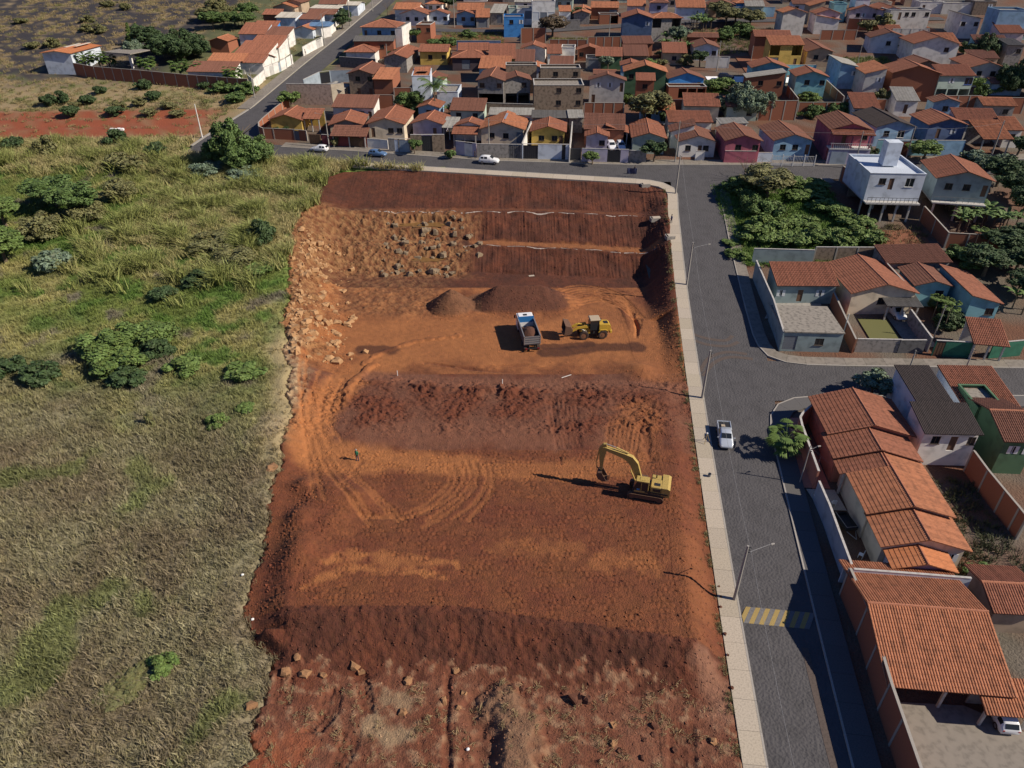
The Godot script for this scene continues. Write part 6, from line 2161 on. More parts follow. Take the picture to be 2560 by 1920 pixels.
	for i in 4:
		boxes(t, "sack", [[i * 0.8 - 1.2, 0.3, (i % 2) * 0.4, 0.9, 0.5, 0.7]], "plastic_white", 0.14)
	# plank and pipes lying on the site
	for r in [[3.5, 116.8, 1.0, 0.5, 12.0, "pale board lying below the lowest cut", "pale"], [7.6, 83.3, 1.6, 0.08, 30.0, "pale stick on the orange ground", "pole_white"], [26.8, 101.5, 1.5, 0.1, 40.0, "pale stick at the pavement slope", "pole_white"]]:
		b = MB.new()
		b.box(Vector3(0, 0.06, 0), Vector3(r[2], 0.06, r[3]))
		solo("board" if r[3] > 0.2 else "stick", b.done(), M[r[6]], r[5], "board" if r[3] > 0.2 else "stick", spin(P(r[0], r[1], gnd(r[0], r[1])), r[4]))
	for r in [[-26.8, 48.4, "white bag at the edge of the near mound"], [-24.6, 43.8, "small white bag in the grass by the fill slope"], [-3.6, 31.8, "white plastic bag beside the dark trench"]]:
		b = MB.new()
		b.cbox(Vector3(0, 0.08, 0), Vector3(0.3, 0.18, 0.24), 0.07)
		solo("plastic_bag", b.done(true), M["plastic_white"], r[2], "bag", spin(P(r[0], r[1], gnd(r[0], r[1]) + 0.02), 30))
	# additions to some houses
	var hs: Node3D = homes["h134"]
	extras(hs)

func extras(hs: Node3D) -> void:
	# stilted house: water tower block, stilts, balcony
	boxes(hs, "water_tower", [[5.2, 10.3, -6.5, 2.6, 4.2, 2.4]], "wb", 0.03)
	boxes(hs, "floor_slab", [[4.75, 3.3, -5.25, 9.5, 0.24, 13.4]], "coping")
	boxes(hs, "basement_wall", [[4.75, 1.4, -8.0, 9.4, 3.6, 0.2]], "bd")
	for i in 4:
		for k in 2:
			boxes(hs, "stilt", [[1.2 + 2.3 * i, 1.0, 0.9 - 4.4 * k, 0.3, 4.4, 0.3]], "coping")
	for i in 14:
		boxes(hs, "baluster", [[0.1 + 0.72 * i, 3.95, 1.42, 0.05, 0.9, 0.05]], "machine_black")
	boxes(hs, "balcony_rail", [[4.8, 4.42, 1.42, 9.6, 0.06, 0.06], [4.8, 3.95, 1.42, 9.5, 0.04, 0.04]], "machine_black")
	hs = homes["h135"]
	boxes(hs, "floor_slab", [[4.4, 3.0, -4.4, 8.8, 0.22, 11.6]], "coping")
	boxes(hs, "basement_wall", [[4.4, 1.2, -7.0, 8.7, 3.4, 0.2]], "bd")
	for i in 3:
		boxes(hs, "stilt", [[0.6 + 3.8 * i, 0.9, 0.6, 0.3, 4.0, 0.3]], "coping")
	boxes(hs, "balcony_rail", [[4.4, 4.2, 1.35, 8.8, 0.06, 0.06]], "steel")
	for i in 10:
		boxes(hs, "baluster", [[0.1 + 0.95 * i, 3.75, 1.35, 0.05, 0.9, 0.05]], "steel")
	hs = homes["h14"]
	boxes(hs, "balcony_slab", [[3.9, 3.0, 1.1, 8.2, 0.25, 2.2]], "frame_white")
	boxes(hs, "balcony_rail", [[3.9, 4.1, 2.15, 8.2, 0.07, 0.07]], "frame_white")
	for i in 20:
		boxes(hs, "baluster", [[0.05 + 0.41 * i, 3.6, 2.15, 0.05, 0.95, 0.05]], "frame_white")
	for i in 3:
		boxes(hs, "column", [[0.3 + 3.6 * i, 4.5, 2.0, 0.26, 2.8, 0.26]], "pk")
	var rb := MB.new()
	tiles(rb, Vector3(-0.3, 5.85, 2.5), Vector3.RIGHT, Vector3(0, 0.25, -1).normalized(), 8.5, 2.6, 0, 8.5, 0.24, 0.06, 5)
	part("balcony_roof", rb.done(), M["rf_r"], hs)
	boxes(hs, "garage_front", [[3.9, 1.2, 2.0, 8.2, 3.4, 0.15]], "li")
	boxes(hs, "garage_door", [[2.0, 1.1, 2.1, 3.2, 2.6, 0.06]], "gb")
	hs = homes["h22"]
	var sp := MB.new()
	sp.box(Vector3(2.4, 7.3, -5.2), Vector3(2.6, 0.08, 4.0), Basis(Vector3.RIGHT, -0.15))
	part("solar_panel", sp.done(), M["glass"], hs)
	var tb := MB.new()
	tiles(tb, Vector3(0.2, 6.75, -0.3), Vector3.RIGHT, Vector3(0, 0.1, -1).normalized(), 4.1, 9.2, 0, 4.1, 0.24, 0.06, 1)
	part("tile_field", tb.done(), M["rf_o"], hs)
	hs = homes["h7"]
	boxes(hs, "ridge_patch", [[5.0, 5.22, -5.0, 0.5, 0.03, 5.5]], "foil")
	hs = homes["h119"]
	for i in 2:
		boxes(hs, "skylight", [[3.0 + 3.2 * i, 6.85 + 0.3 * i, -9.5, 0.9, 0.08, 7.0]], "rf_w")
	# green lettering on the shop front
	hs = homes["h53"]
	for r in [["SACOLÃO", 0.75, 5.6, 5.4, "shutter_green"], ["SAMAN", 1.0, 5.6, 4.4, "gg"]]:
		var tm := TextMesh.new()
		tm.text = r[0]
		tm.font_size = 48
		tm.pixel_size = r[1] / 48.0
		tm.depth = 0.04
		tm.horizontal_alignment = HORIZONTAL_ALIGNMENT_LEFT
		var o := part("lettering", tm, M[r[4]], hs)
		o.position = Vector3(r[2] + 2.2, r[3], 0.03) if r[2] > 0 else Vector3(0.4, r[3], 0.03)
	# railing fence of the sky blue house
	var t := thing("railing_fence", "white post and bar railing before the sky blue house", "fence", local_at(53.6, 147.7, hill(53.6, 147.7), -3.0), "walls and gates of the town")
	for i in 5:
		boxes(t, "post", [[2.2 * i, 1.1, 0, 0.16, 2.6, 0.16]], "frame_white")
	for i in 28:
		boxes(t, "bar", [[0.3 + 0.31 * i, 1.1, 0, 0.05, 1.9, 0.05]], "frame_white")
	boxes(t, "rail", [[4.4, 2.1, 0, 8.8, 0.08, 0.06], [4.4, 0.4, 0, 8.8, 0.5, 0.1]], "wg")
	# shade roof on one white column beside the warehouse
	t = thing("carport", "thin grey carport slab on a white column beside the warehouse", "carport", local_at(-113.5, 217.5, hill(-113.5, 217.5), -20.0))
	boxes(t, "slab", [[4, 5.2, -3, 9.5, 0.25, 7.5]], "rf_c", 0.03)
	plate(t, "column", [6.4, -0.5, 6.9, -0.5, 7.3, 5.1, 6.2, 5.1], -1.2, -0.8, "wh")

var HOUSES := [
	["h1", -56.03, 170.98, 13.57, -4.22, 7.34, 8.44, 2.8, "gf", 0.3, "r", "ye", "..", 1.2, "small yellow house with brown tiled gable roof inside the curved brick wall"],
	["h1", -48.4, 171.08, 13.95, -6, 3.74, 4, 2.6, "sf", 0.3, "r", "ye", "o", 1.2, ""],
	["h2", -42.75, 177.61, 14.74, -6, 9.96, 5.25, 3, "sf", 0.3, "d", "wh", ".wdwd", 1.2, "long white back house with dark mossy tiled roof behind the red roofed pair"],
	["h3", -41.19, 166.17, 13.26, 3.39, 7.27, 9.15, 3, "gf", 0.3, "r", "be", ".", 1.2, "red roofed house with two tiled slopes behind the deep red street wall"],
	["h3", -39.86, 160.81, 12.6, -4.73, 7.7, 3.76, 2.7, "sf", 0.3, "d", "pk", ".o", 1.2, ""],
	["h4", -32.01, 163.43, 13.01, -3.03, 8, 12.18, 4.2, "gf", 0.3, "r", "cr", "d.ww", 1.2, "tall cream gable house with two narrow white windows and orange tiles"],
	["h5", -22.45, 166.19, 13.46, -7.38, 6.71, 7.88, 3.2, "gf", 0.3, "r", "li", ".d", 1.2, "lilac gable house beside a corrugated lean-to behind the grey garage"],
	["h5", -15.47, 164.8, 13.47, -6, 2.77, 5.58, 2.6, "sf", 0.15, "g", "gr", "o", 1.2, ""],
	["h6", -12.34, 164.74, 13.56, -6, 5.54, 3.89, 3, "gf", 0.3, "r", "wh", "", 1.2, "red tiled roof house with stepped front porch above lilac street wall"],
	["h6", -13.14, 161.92, 12.66, -6, 5.26, 3, 2.8, "sf", 0.3, "r", "wh", ".o", 1.2, ""],
	["h7", -6.8, 161.79, 12.98, -6, 9.37, 10.31, 3.6, "gf", 0.3, "o", "cr", ".w.w.g", 1.2, "wide cream house with orange tiles and a foil patched ridge"],
	["h7", -5.23, 171.21, 14.4, -3.69, 10, 4.19, 3, "sf", 0.12, "g", "wh", "", 1.2, ""],
	["h8", 4.3, 159.77, 13.1, -4.5, 7.17, 8.09, 3.4, "gf", 0.3, "r", "ye", ".w.wd", 1.2, "bright yellow gable house behind the white walled forecourt"],
	["h8", 4.71, 168.9, 14.26, -3.16, 8.15, 4.35, 3, "sf", 0.12, "k", "gr", "", 1.2, ""],
	["h8", 13.01, 167.72, 14.23, 0, 3.09, 4.79, 3.2, "sf", 0.12, "g", "gr", "", 1.2, ""],
	["h9", 16.03, 156.89, 13.05, -6, 4.54, 13.11, 3.2, "gf", 0.3, "r", "li", ".w", 1.2, "lilac house with tiled carport roof sheltering two parked cars"],
	["h9", 20.76, 160.68, 13.07, -6, 4.7, 6, 2.9, "sr", 0.3, "r", "li", "o", 1.2, ""],
	["h9", 16, 161.02, 13.69, -6, 8.55, 5.96, 3, "sf", 0.3, "d", "br", "", 1.2, ""],
	["h10", 25.93, 155.77, 13.02, -6, 6.7, 12.4, 3.2, "gf", 0.3, "r", "pg", "..w", 1.2, "pale green gable house half hidden by a round street tree"],
	["h11", 35.49, 153.46, 12.83, -2.27, 7.52, 9.1, 3.2, "gf", 0.3, "d", "wh", ".w.dw.", 1.2, "white gable house with striped weathered tiles and small blue door"],
	["h11", 34.52, 158.3, 13.8, -6, 4.73, 5, 3, "sl", 0.3, "d", "wh", "", 1.2, ""],
	["h11", 35.18, 164.97, 14.25, -2.6, 9.49, 5.42, 3, "sf", 0.2, "r", "wh", "w..w.", 1.2, ""],
	["h12", 44.22, 149.78, 12.54, -2.39, 7, 10.12, 4.6, "gf", 0.3, "d", "pk", ".w.w", 1.2, "magenta pink gable house standing straight on the pavement"],
	["h12", 46.51, 163.84, 14.32, 4.08, 6, 3.01, 2.8, "sf", 0.12, "g", "wh", "", 1.2, ""],
	["h13", 54.47, 150.55, 12.78, -1.09, 7.7, 11.18, 4.2, "gf", 0.3, "d", "lb", ".w.w.d", 1.2, "sky blue gable house with white railing fence in front"],
	["h14", 65.53, 150.22, 12.87, -5.32, 7.88, 10.67, 6.4, "gf", 0.3, "d", "pk", ".d.w", 1.2, "two storey pink house with tiled balcony and white balustrade"],
	["h15", 78.38, 157.52, 14.01, 0, 7.95, 12.43, 4, "gf", 0.3, "x", "lb", ".w.D.", 1.2, "light blue gable house with almost black tiles"],
	["h16", 89.65, 157.82, 14.2, -1.72, 7.83, 8.7, 4.2, "gf", 0.3, "r", "db", ".d.W.", 1.2, "slate blue gable house with white shuttered window beside black awning"],
	["h17", 97.22, 161.12, 15.01, -6, 8.47, 4.44, 3.6, "sf", 0.3, "r", "wh", "", 1.2, "wide red shed roof house with white end wall below the terraced brick wall"],
	["h18", 98.3, 151.64, 13.56, 0, 5.94, 6.7, 3.4, "sf", 0.3, "o", "gr", "o", 1.2, "orange tiled carport on grey side walls at the street bend"],
	["h19", 105.23, 155.83, 14.16, -3.92, 3.33, 4.79, 3.6, "sf", 0.3, "o", "wh", "w", 1.2, "small orange roofed white house right beside the orange carport"],
	["h21", -41.11, 191.53, 16.48, -6, 6.19, 11.51, 6.2, "gf", 0.3, "d", "bd", ".w.w/.d.d", 1.2, "two storey stained grey house with dark gable roof behind the yard wall"],
	["h21", -34.25, 187.85, 16.02, -5.74, 4.78, 8, 6, "sf", 0.15, "o", "br", "/.", 1.2, ""],
	["h22", -24.45, 185.68, 15.94, 3.11, 4.45, 10, 7.2, "fl", 0.3, "o", "wb", "", 1.2, "white two storey house with solar panel on a walled tiled roof"],
	["h22", -18.4, 184.82, 15.9, -2.49, 5.09, 9, 3.8, "fl", 0.3, "c", "wb", "", 1.2, ""],
	["h23", -8.41, 185.79, 16.58, -6, 6.39, 12.55, 5.6, "gf", 0.3, "d", "gr", "w.w/o", 1.2, "grey two storey house with patched brown gable beside leafless trunk"],
	["h24", -1.75, 186.58, 16.44, 4.35, 6.26, 6.14, 5.6, "gf", 0.3, "d", "gr", ".w/oo", 1.2, "grey stained gable house with dark open ground floor"],
	["h24", -1.57, 194.93, 17.49, 0, 7.87, 4, 6.6, "fl", 0.3, "c", "bd", "", 1.2, ""],
	["h25", 7.24, 194.03, 17.53, 0, 10.16, 5, 6, "fl", 0.3, "c", "bd", ".w.w", 1.2, "upper brown concrete block with two white windows behind the stained block"],
	["h26", 5.24, 179.92, 15.72, 0, 11.84, 8, 6.4, "fl", 0.3, "c", "bd", "..w.w/..w.w", 1.2, "big stained two storey concrete block with four small dark windows"],
	["h27", 19, 185.2, 16.41, -6, 8.45, 3.08, 6, "gf", 0.3, "d", "wg", ".W.W.d/d...", 1.2, "tall off white gable house on a blank plastered basement"],
	["h28", 28.45, 192.63, 17, -6, 10.29, 6.77, 6, "gf", 0.3, "o", "gn", "w../...", 1.2, "green gable house over raw brick lower storey"],
	["h28", 30.44, 185.48, 16.84, -6, 4.29, 3.16, 5.4, "sf", 0.3, "r", "br", "w", 1.2, ""],
	["h29", 39.84, 192.9, 17.89, 0, 8.82, 6.2, 3.4, "gf", 0.3, "d", "bl", "...d", 1.2, "bright blue gable house above the long brick shed"],
	["h29", 39.19, 188.59, 17.34, 0, 9.38, 4, 2.8, "fl", 0.3, "c", "br", ".ooo", 1.2, ""],
	["h30", 62.14, 197.9, 18.64, -6, 8.95, 7, 4.4, "gf", 0.3, "r", "cy", "..", 1.2, "turquoise gable house standing behind raw brick front rooms"],
	["h30", 58.6, 189.27, 17.47, -6, 8.97, 5, 4.6, "sl", 0.15, "g", "br", ".w.w/....", 1.2, ""],
	["h31", 70.49, 188.49, 17.85, -6, 7.28, 7.42, 4.8, "gf", 0.3, "r", "cy", ".w.w", 1.2, "cyan blue gable house with two brown shutters on a concrete plinth"],
	["h32", 83.3, 194.27, 18.11, -6, 4.81, 12, 5.6, "sr", 0.2, "g", "lb", ".W", 1.2, "tall narrow blue house with one sided roof and white shutters"],
	["h33", 86.31, 185.99, 18.25, -6, 4.63, 11, 5.4, "sl", 0.25, "o", "wg", ".W", 1.2, "grey white house with clean orange roof sloping to the left"],
	["h34", 92.38, 184.95, 17.03, -6, 10.79, 9, 7, "gf", 0.3, "r", "br", "", 1.2, "huge raw brick back wall house with red roof and white capped ridge"],
	["h35", 103.09, 183.4, 17.67, 0, 8.3, 4.87, 6, "sf", 0.3, "r", "pg", ".W.B/ooo", 1.2, "pale green house on open posts with bright blue glazed window"],
	["h36", 116.15, 194.04, 19.35, -6, 8.17, 12.29, 4.4, "gf", 0.3, "r", "wg", ".w.w.", 1.2, "blue grey gable house with two dark shuttered windows beside the pale green one"],
	["h36", 103.52, 198.16, 19.56, 0, 7.16, 8, 4, "gf", 0.3, "d", "bd", "", 1.2, ""],
	["h40", -16.55, 213.78, 19.68, 0, 9.97, 8, 3.2, "hip", 0.3, "r", "pu", ".g.w", 1.2, "low hipped red roof house with dark plum facade"],
	["h41", -15.04, 221.3, 20.68, 2.36, 8.17, 7.91, 3, "gs", 0.3, "r", "wh", "", 1.2, "pair of low red saddle roofs beside a long dark yard wall"],
	["h42", -6.22, 211.75, 19.56, 0, 6.97, 8.13, 3.4, "sf", 0.3, "r", "ye", "g.w", 1.2, "ochre house under one wide red shed roof"],
	["h43", 2.77, 220.14, 20.74, -5.93, 6.53, 6.86, 3.6, "gf", 0.3, "r", "wh", "", 1.2, "white gable house rising behind a brown lean-to roof"],
	["h43", 1, 210.71, 19.5, -3.49, 4.89, 6.23, 3, "sf", 0.3, "d", "wh", ".", 1.2, ""],
	["h44", 10.05, 215.56, 20.28, 0, 3.66, 4.99, 3.4, "sf", 0.3, "r", "wh", ".w", 1.2, "white box house with stained white stair block and one window"],
	["h44", 13.95, 219.08, 20.58, -6, 3.8, 5, 4.2, "fl", 0.3, "c", "wh", "", 1.2, ""],
	["h45", 23.15, 212.94, 20.28, -6, 6.93, 4.65, 3.2, "sf", 0.3, "r", "gn", "", 1.2, "green house with two red tiled porches and dark garage"],
	["h45", 20.51, 212.83, 20.08, -4.31, 4.08, 6, 2.8, "fl", 0.3, "c", "gr", "g", 1.2, ""],
	["h46", 30.99, 213.11, 20.3, -2.78, 6.44, 5.91, 3.2, "sf", 0.3, "d", "bd", "o.w", 1.2, "brown tiled cottage with open porch under the longer dark roof"],
	["h46", 32.07, 223.34, 21.71, 2.46, 8.28, 4.19, 3.4, "sf", 0.3, "d", "br", "", 1.2, ""],
	["h47", -2.5, 245.6, 23.99, 0, 6.1, 7, 5.6, "fl", 0.3, "c", "bl", ".w.W", 1.2, "vivid blue two storey box house on an empty grassy lot"],
	["h48", -27.89, 262.24, 25.54, -6, 6.72, 4.53, 3.2, "gf", 0.3, "r", "wb", ".w.w", 1.2, "white gable house with two dark windows across the upper street"],
	["h49", -18.18, 260.51, 25.59, -7.53, 5.99, 6.56, 3.2, "gf", 0.3, "r", "lb", ".w.w", 1.2, "pale blue gable house with two dark windows across the upper street"],
	["h49", -18.03, 263.64, 26.05, 0, 8.54, 4.61, 3.6, "sf", 0.3, "o", "wh", "", 1.2, ""],
	["h50", -11.57, 256.66, 25.24, 0, 4.1, 5.82, 3, "sf", 0.3, "o", "gr", "g", 1.2, "narrow house with bright orange porch roof over a dark garage"],
	["h51", -7.09, 260.19, 25.72, -7.26, 4.18, 10.18, 3.4, "sf", 0.15, "g", "gr", ".g", 1.2, "grey garage front house between white party walls"],
	["h52", -1.1, 260.53, 25.88, 0, 2.76, 8, 4.6, "fl", 0.3, "c", "pg", "", 1.2, "slim mint green block beside the lettered shop building"],
	["h53", 1.56, 259.41, 25.8, 0, 5.01, 9, 4.6, "fl", 0.3, "c", "wh", ".g", 1.2, "white shop building with green lettering and dark green shutters"],
	["h53", 6.44, 255.99, 25.46, 0, 7.37, 10, 7.4, "fl", 0.3, "c", "wh", "/GgG", 1.2, ""],
	["h54", 15.63, 261.58, 26.27, 0, 3.61, 3.87, 3.2, "sf", 0.3, "o", "wb", ".", 1.2, "small white house with orange roof behind the bushy tree"],
	["h55", 20.16, 259.14, 25.92, -6, 5.1, 17.92, 3.2, "gf", 0.3, "o", "gr", "", 1.2, "orange roofed house tucked behind dark shrub and block wall"],
	["h56", 26.32, 265.29, 26.81, -6, 8.82, 4.09, 3.4, "sf", 0.3, "o", "br", "..g", 1.2, "raw brick house with arched porch window and red garage"],
	["h56", 28.52, 258.53, 26.11, 0, 6.2, 5, 2.8, "fl", 0.3, "c", "br", ".o", 1.2, ""],
	["h57", 32.98, 235.85, 24.09, -6, 8.74, 11.23, 6.2, "gf", 0.3, "r", "db", "..W", 1.2, "dark blue two storey gable house with one white window"],
	["h58", 42.07, 237.49, 23.71, 3, 8.82, 7, 6.4, "hip", 0.3, "o", "gr", "o.o/w", 1.2, "two storey house with broad bright orange hipped roof and white base"],
	["h59", 51.61, 219.42, 21.53, -6, 6.56, 10.3, 3.2, "gf", 0.3, "d", "wb", "..w", 1.2, "pale blue white gable cottage beside a leaning concrete pole"],
	["h59", 51.94, 230.1, 22.93, -6, 8.23, 5, 3, "gs", 0.3, "d", "br", "", 1.2, ""],
	["h60", 69.81, 210.33, 20.61, 0, 8.93, 4.81, 6, "sf", 0.3, "o", "ye", "o.o/g.d", 1.2, "two storey yellow house with open orange roofed terrace and curved wall"],
	["h60", 68.15, 219.3, 21.91, -6, 9.43, 7, 5.6, "gs", 0.3, "r", "br", "", 1.2, ""],
	["h61", 80.83, 211.96, 21.14, -6, 6.67, 16.6, 3.6, "gf", 0.3, "d", "be", ".w.w", 1.2, "beige gable cottage with dark mottled roof beside the yellow terrace house"],
	["h62", 82.77, 242.93, 25.03, 4.34, 6.36, 5, 5, "sf", 0.1, "g", "br", ".w", 1.2, "raw brick house with grey slab roof and bare side wall"],
	["h62", 82.33, 241.44, 24.81, 0, 6.83, 6, 6.4, "gf", 0.3, "o", "wg", "", 1.2, ""],
	["h63", 93.21, 243.92, 25.3, 0, 7.34, 4.97, 5.4, "gf", 0.3, "r", "pw", ".w", 1.2, "pinkish white gable house with blank white lean-to wall below"],
	["h63", 93.16, 243.13, 24.51, -6, 6.99, 6, 4.6, "sr", 0.15, "r", "wh", "", 1.2, ""],
	["h64", 108, 254.57, 26.13, -6, 8.63, 3.42, 4.4, "gf", 0.3, "r", "pw", ".wW.w", 1.2, "pale pink house with three dark framed windows above brick wall"],
	["h65", 115.51, 248.47, 26.54, -6, 5.62, 13.35, 4.6, "gf", 0.3, "r", "li", "w", 1.2, "lilac gable house joined to the long flat grey building"],
	["h66", 116.05, 244.37, 25.75, 0, 12.37, 7, 5.8, "fl", 0.3, "c", "wg", ".dww.w/.....", 1.2, "long flat roofed grey white building with glazed balcony"],
	["h67", 102.53, 223.46, 22.73, -10.71, 9.91, 7, 4, "gf", 0.3, "d", "wb", "..w.w", 1.2, "bluish white gable house with peeling plinth behind the vegetable plot"],
	["h68", 108.71, 210.58, 21.52, -6, 11.54, 10.97, 5.4, "gf", 0.3, "r", "wh", ".w", 1.2, "wide orange gable house with tiled veranda and long balcony"],
	["h68", 115.5, 214.22, 21.79, -5.18, 7.43, 7, 4.2, "sf", 0.3, "o", "gr", "ooo", 1.2, ""],
	["h69", 133.73, 236.06, 23.95, -6, 5.51, 10, 6.2, "sr", 0.2, "k", "wh", "w.w", 1.2, "white end wall house with one sided roof and grey side wall"],
	["h70", 128.57, 216.3, 22.25, -8.24, 8.38, 4.48, 4, "sf", 0.3, "d", "cy", ".", 1.2, "aqua house with mottled roof behind the big dark tree"],
	["h70", 139.91, 225.23, 23.72, -6, 6.53, 6, 4, "sf", 0.3, "r", "pw", "", 1.2, ""],
	["h71", 134.11, 210.34, 21.49, -6, 4.1, 7, 5, "sf", 0.1, "k", "gr", ".w", 1.2, "grey cube house at the picture border with brick side"],
	["h72", 140.51, 229.78, 25.01, -6, 8.2, 8, 8, "fl", 0.3, "c", "lb", "", 1.2, "tall plain blue building on the top street"],
	["h73", 135.33, 265.51, 28.44, -6, 7.54, 8, 3.4, "fl", 0.3, "c", "wh", "d.G", 1.2, "white street wall house with tall grey gate on the top street"],
	["h74", 142.13, 264.11, 28.49, -3.33, 10.21, 8, 3.2, "fl", 0.3, "c", "wg", ".G", 1.2, "worn grey white house with wide white gate on the top street"],
	["h75", 151.49, 262.41, 28.34, -6, 6.67, 8, 4, "fl", 0.3, "c", "bd", ".W", 1.2, "brown house front with white panel door on the top street"],
	["h76", 103.37, 256.87, 26.97, -6, 3.95, 6, 5.2, "fl", 0.3, "c", "cy", "", 1.2, "small aqua block with flat roof on the upper slope"],
	["h77", 109.91, 256.64, 26.86, -6, 4.39, 6, 6.4, "fl", 0.3, "c", "wb", "", 1.2, "white tall party wall block behind the pale pink house"],
	["h78", 118.16, 263.93, 27.93, -6, 6.56, 6, 4, "fl", 0.3, "c", "cr", ".w.", 1.2, "cream flat house with sunlit ledge on the upper slope"],
	["h80", 54.08, 262.78, 27.13, -6, 9.2, 5.3, 3.4, "sf", 0.3, "o", "wb", ".W", 1.2, "blue white house with orange roof and wide barred gate"],
	["h81", 65.55, 266.6, 27.39, -6, 8.21, 6.86, 3.6, "gf", 0.3, "d", "be", ".Ww", 1.2, "beige gable cottage with two small windows on the upper street"],
	["h82", 75.49, 269.42, 28.15, 0, 7.1, 6, 3, "hip", 0.3, "o", "bl", "", 1.2, "small orange hipped pavilion behind the blue street wall"],
	["h83", 45.21, 261.48, 26.82, -6, 5.57, 6, 5.2, "hip", 0.3, "d", "li", "w", 1.2, "lilac house with dark roof peeping over the orange hipped roof"],
	["h84", 38.65, 267.37, 27.31, -5.82, 5.75, 3.92, 3.2, "sf", 0.3, "o", "wh", ".", 1.2, "white low house with orange roof behind the dark blue house"],
	["h85", 94.8, 254.22, 26.76, -6, 4.37, 7, 5, "sl", 0.3, "o", "be", "", 1.2, "tan house with steep orange side roof at the upper slope"],
	["h90", -44.47, 233.59, 21.97, -6, 10.26, 10, 6.2, "hip", 0.3, "r", "lb", "d.w.w", 1.2, "two storey pale blue house with hipped dark red roofs on the climbing street"],
	["h90", -34.56, 232.34, 21.8, -6, 2.1, 12, 6.4, "fl", 0.3, "c", "wh", "", 1.2, ""],
	["h91", -45.71, 225.66, 20.78, 1.84, 11.36, 5.33, 4.6, "sf", 0.12, "k", "br", ".o.w.", 1.2, "raw brick house under a long dark grey sheet roof"],
	["h92", -47.23, 220.29, 19.99, -2.3, 8.21, 10, 3.4, "hip", 0.3, "r", "wh", "", 1.2, "white house with broad orange hipped roof and grey street wall"],
	["h93", -35.41, 213.37, 19.59, -6, 6.3, 16.32, 3.4, "gf", 0.3, "r", "gr", "", 1.2, "brown gable house with dark shrub against its front"],
	["h94", -26.11, 219.56, 20.22, -3.65, 7.77, 7.79, 3.4, "gs", 0.3, "r", "ye", ".w.w", 1.2, "yellow bungalow with two joined red roofs near dark metal shed"],
	["h95", -39.07, 266.01, 26.06, -6, 7.75, 9.32, 3.6, "gs", 0.3, "o", "wh", "", 1.2, "orange roofed house beside round white wall near the top of the street"],
	["h96", -36.48, 261.16, 25.37, -8.51, 8.86, 7, 3.4, "gf", 0.3, "r", "wh", ".w.w.d", 1.2, "white gable house next to a half round garden wall"],
	["h97", -29.27, 241.03, 22.93, -5.8, 4.37, 8, 5, "fl", 0.3, "c", "br", "w.w", 1.2, "raw brick two storey box with two round topped blue windows"],
	["h100", -87.4, 205.91, 17.51, -4.09, 12.68, 5.18, 3.2, "sf", 0.3, "d", "wh", "..", 1.2, "white walled house with dark mossy roof behind the brick wall palms"],
	["h100", -74.82, 213.76, 18.29, -6, 5.67, 9, 3.4, "gs", 0.3, "r", "wh", "", 1.2, ""],
	["h101", -84.54, 214.6, 18.63, -5.82, 9.9, 3.96, 3.4, "sf", 0.3, "o", "wh", "", 1.2, "long low orange roof next to the mossy one on the climbing street"],
	["h102", -79.05, 221.65, 19.57, -11.12, 9.85, 7, 3.4, "sf", 0.3, "r", "wh", "", 1.2, "house with brick red roof and white gable third up the climbing street"],
	["h103", -77.05, 227.19, 20.32, -10.55, 9.49, 7, 3.4, "sf", 0.3, "r", "wh", "", 1.2, "house with brick red roof and white gable second row up the climbing street"],
	["h104", -90.7, 234.08, 20.36, -6, 5.65, 7, 4, "gf", 0.3, "o", "br", "", 1.2, "brick sided house with bright orange gable roof at the field edge"],
	["h105", -83.5, 240, 21.94, -4.8, 8.07, 7, 3.6, "sf", 0.3, "r", "wb", "", 1.2, "long pale blue wall house with red roof on the climbing street"],
	["h106", -75.13, 236.16, 21.53, -10.54, 7.03, 7, 3.4, "sf", 0.3, "d", "wh", "", 1.2, "dark red roof house with white gable facing the climbing street"],
	["h107", -68.72, 247.92, 22.18, -6, 6.03, 8, 3.6, "gf", 0.3, "o", "wb", "", 1.2, "house with clean orange roof and pale blue side wall on the street"],
	["h108", -76.57, 257.81, 23.43, -6, 6.37, 12, 4.6, "gs", 0.15, "w", "wb", "", 1.2, "white house with large cream metal roof"],
	["h109", -81.96, 250.28, 23.29, -5.78, 7.39, 3.62, 3, "sf", 0.3, "r", "bl", "", 1.2, "low red roof annex with bright blue wall beside the cream roof"],
	["h110", -65.23, 250.49, 23.35, -6, 7.48, 6, 3, "sf", 0.1, "b", "wh", "", 1.2, "white walled garage yard under blue metal roof"],
	["h111", -68.91, 257.22, 24.33, -12.82, 7.35, 3.08, 3.4, "sf", 0.3, "d", "wb", "", 1.2, "dark red roof house joined to curved pale blue wall"],
	["h112", -67.5, 262.43, 25.03, -10.57, 9.49, 3.39, 3.6, "sf", 0.3, "d", "wh", "", 1.2, "dark red roof house with black solar heater pipes"],
	["h113", -82.66, 264.1, 24.87, -6, 5.73, 3.66, 3.4, "sf", 0.3, "r", "br", "", 1.2, "brick cottage with two orange red lean-to roofs at the scrub edge"],
	["h114", -81.24, 271.92, 25.66, -6, 7.47, 8, 4, "gf", 0.3, "o", "be", "", 1.2, "house with bright orange gable roof above the brick cottages"],
	["h115", -67.62, 268.01, 25.72, -11.16, 9.69, 4.63, 4, "sf", 0.1, "w", "wb", "", 1.2, "long white metal roof house near the top of the street"],
	["h116", -59.15, 274.2, 26, -6, 6.34, 9, 4, "gs", 0.15, "w", "wb", "", 1.2, "pale blue house with cream metal roofs and green gate"],
	["h117", -66.18, 274.89, 26.7, 0, 9.03, 7, 3.6, "sf", 0.3, "d", "wh", "", 1.2, "long dark red roof at the upper end of the street"],
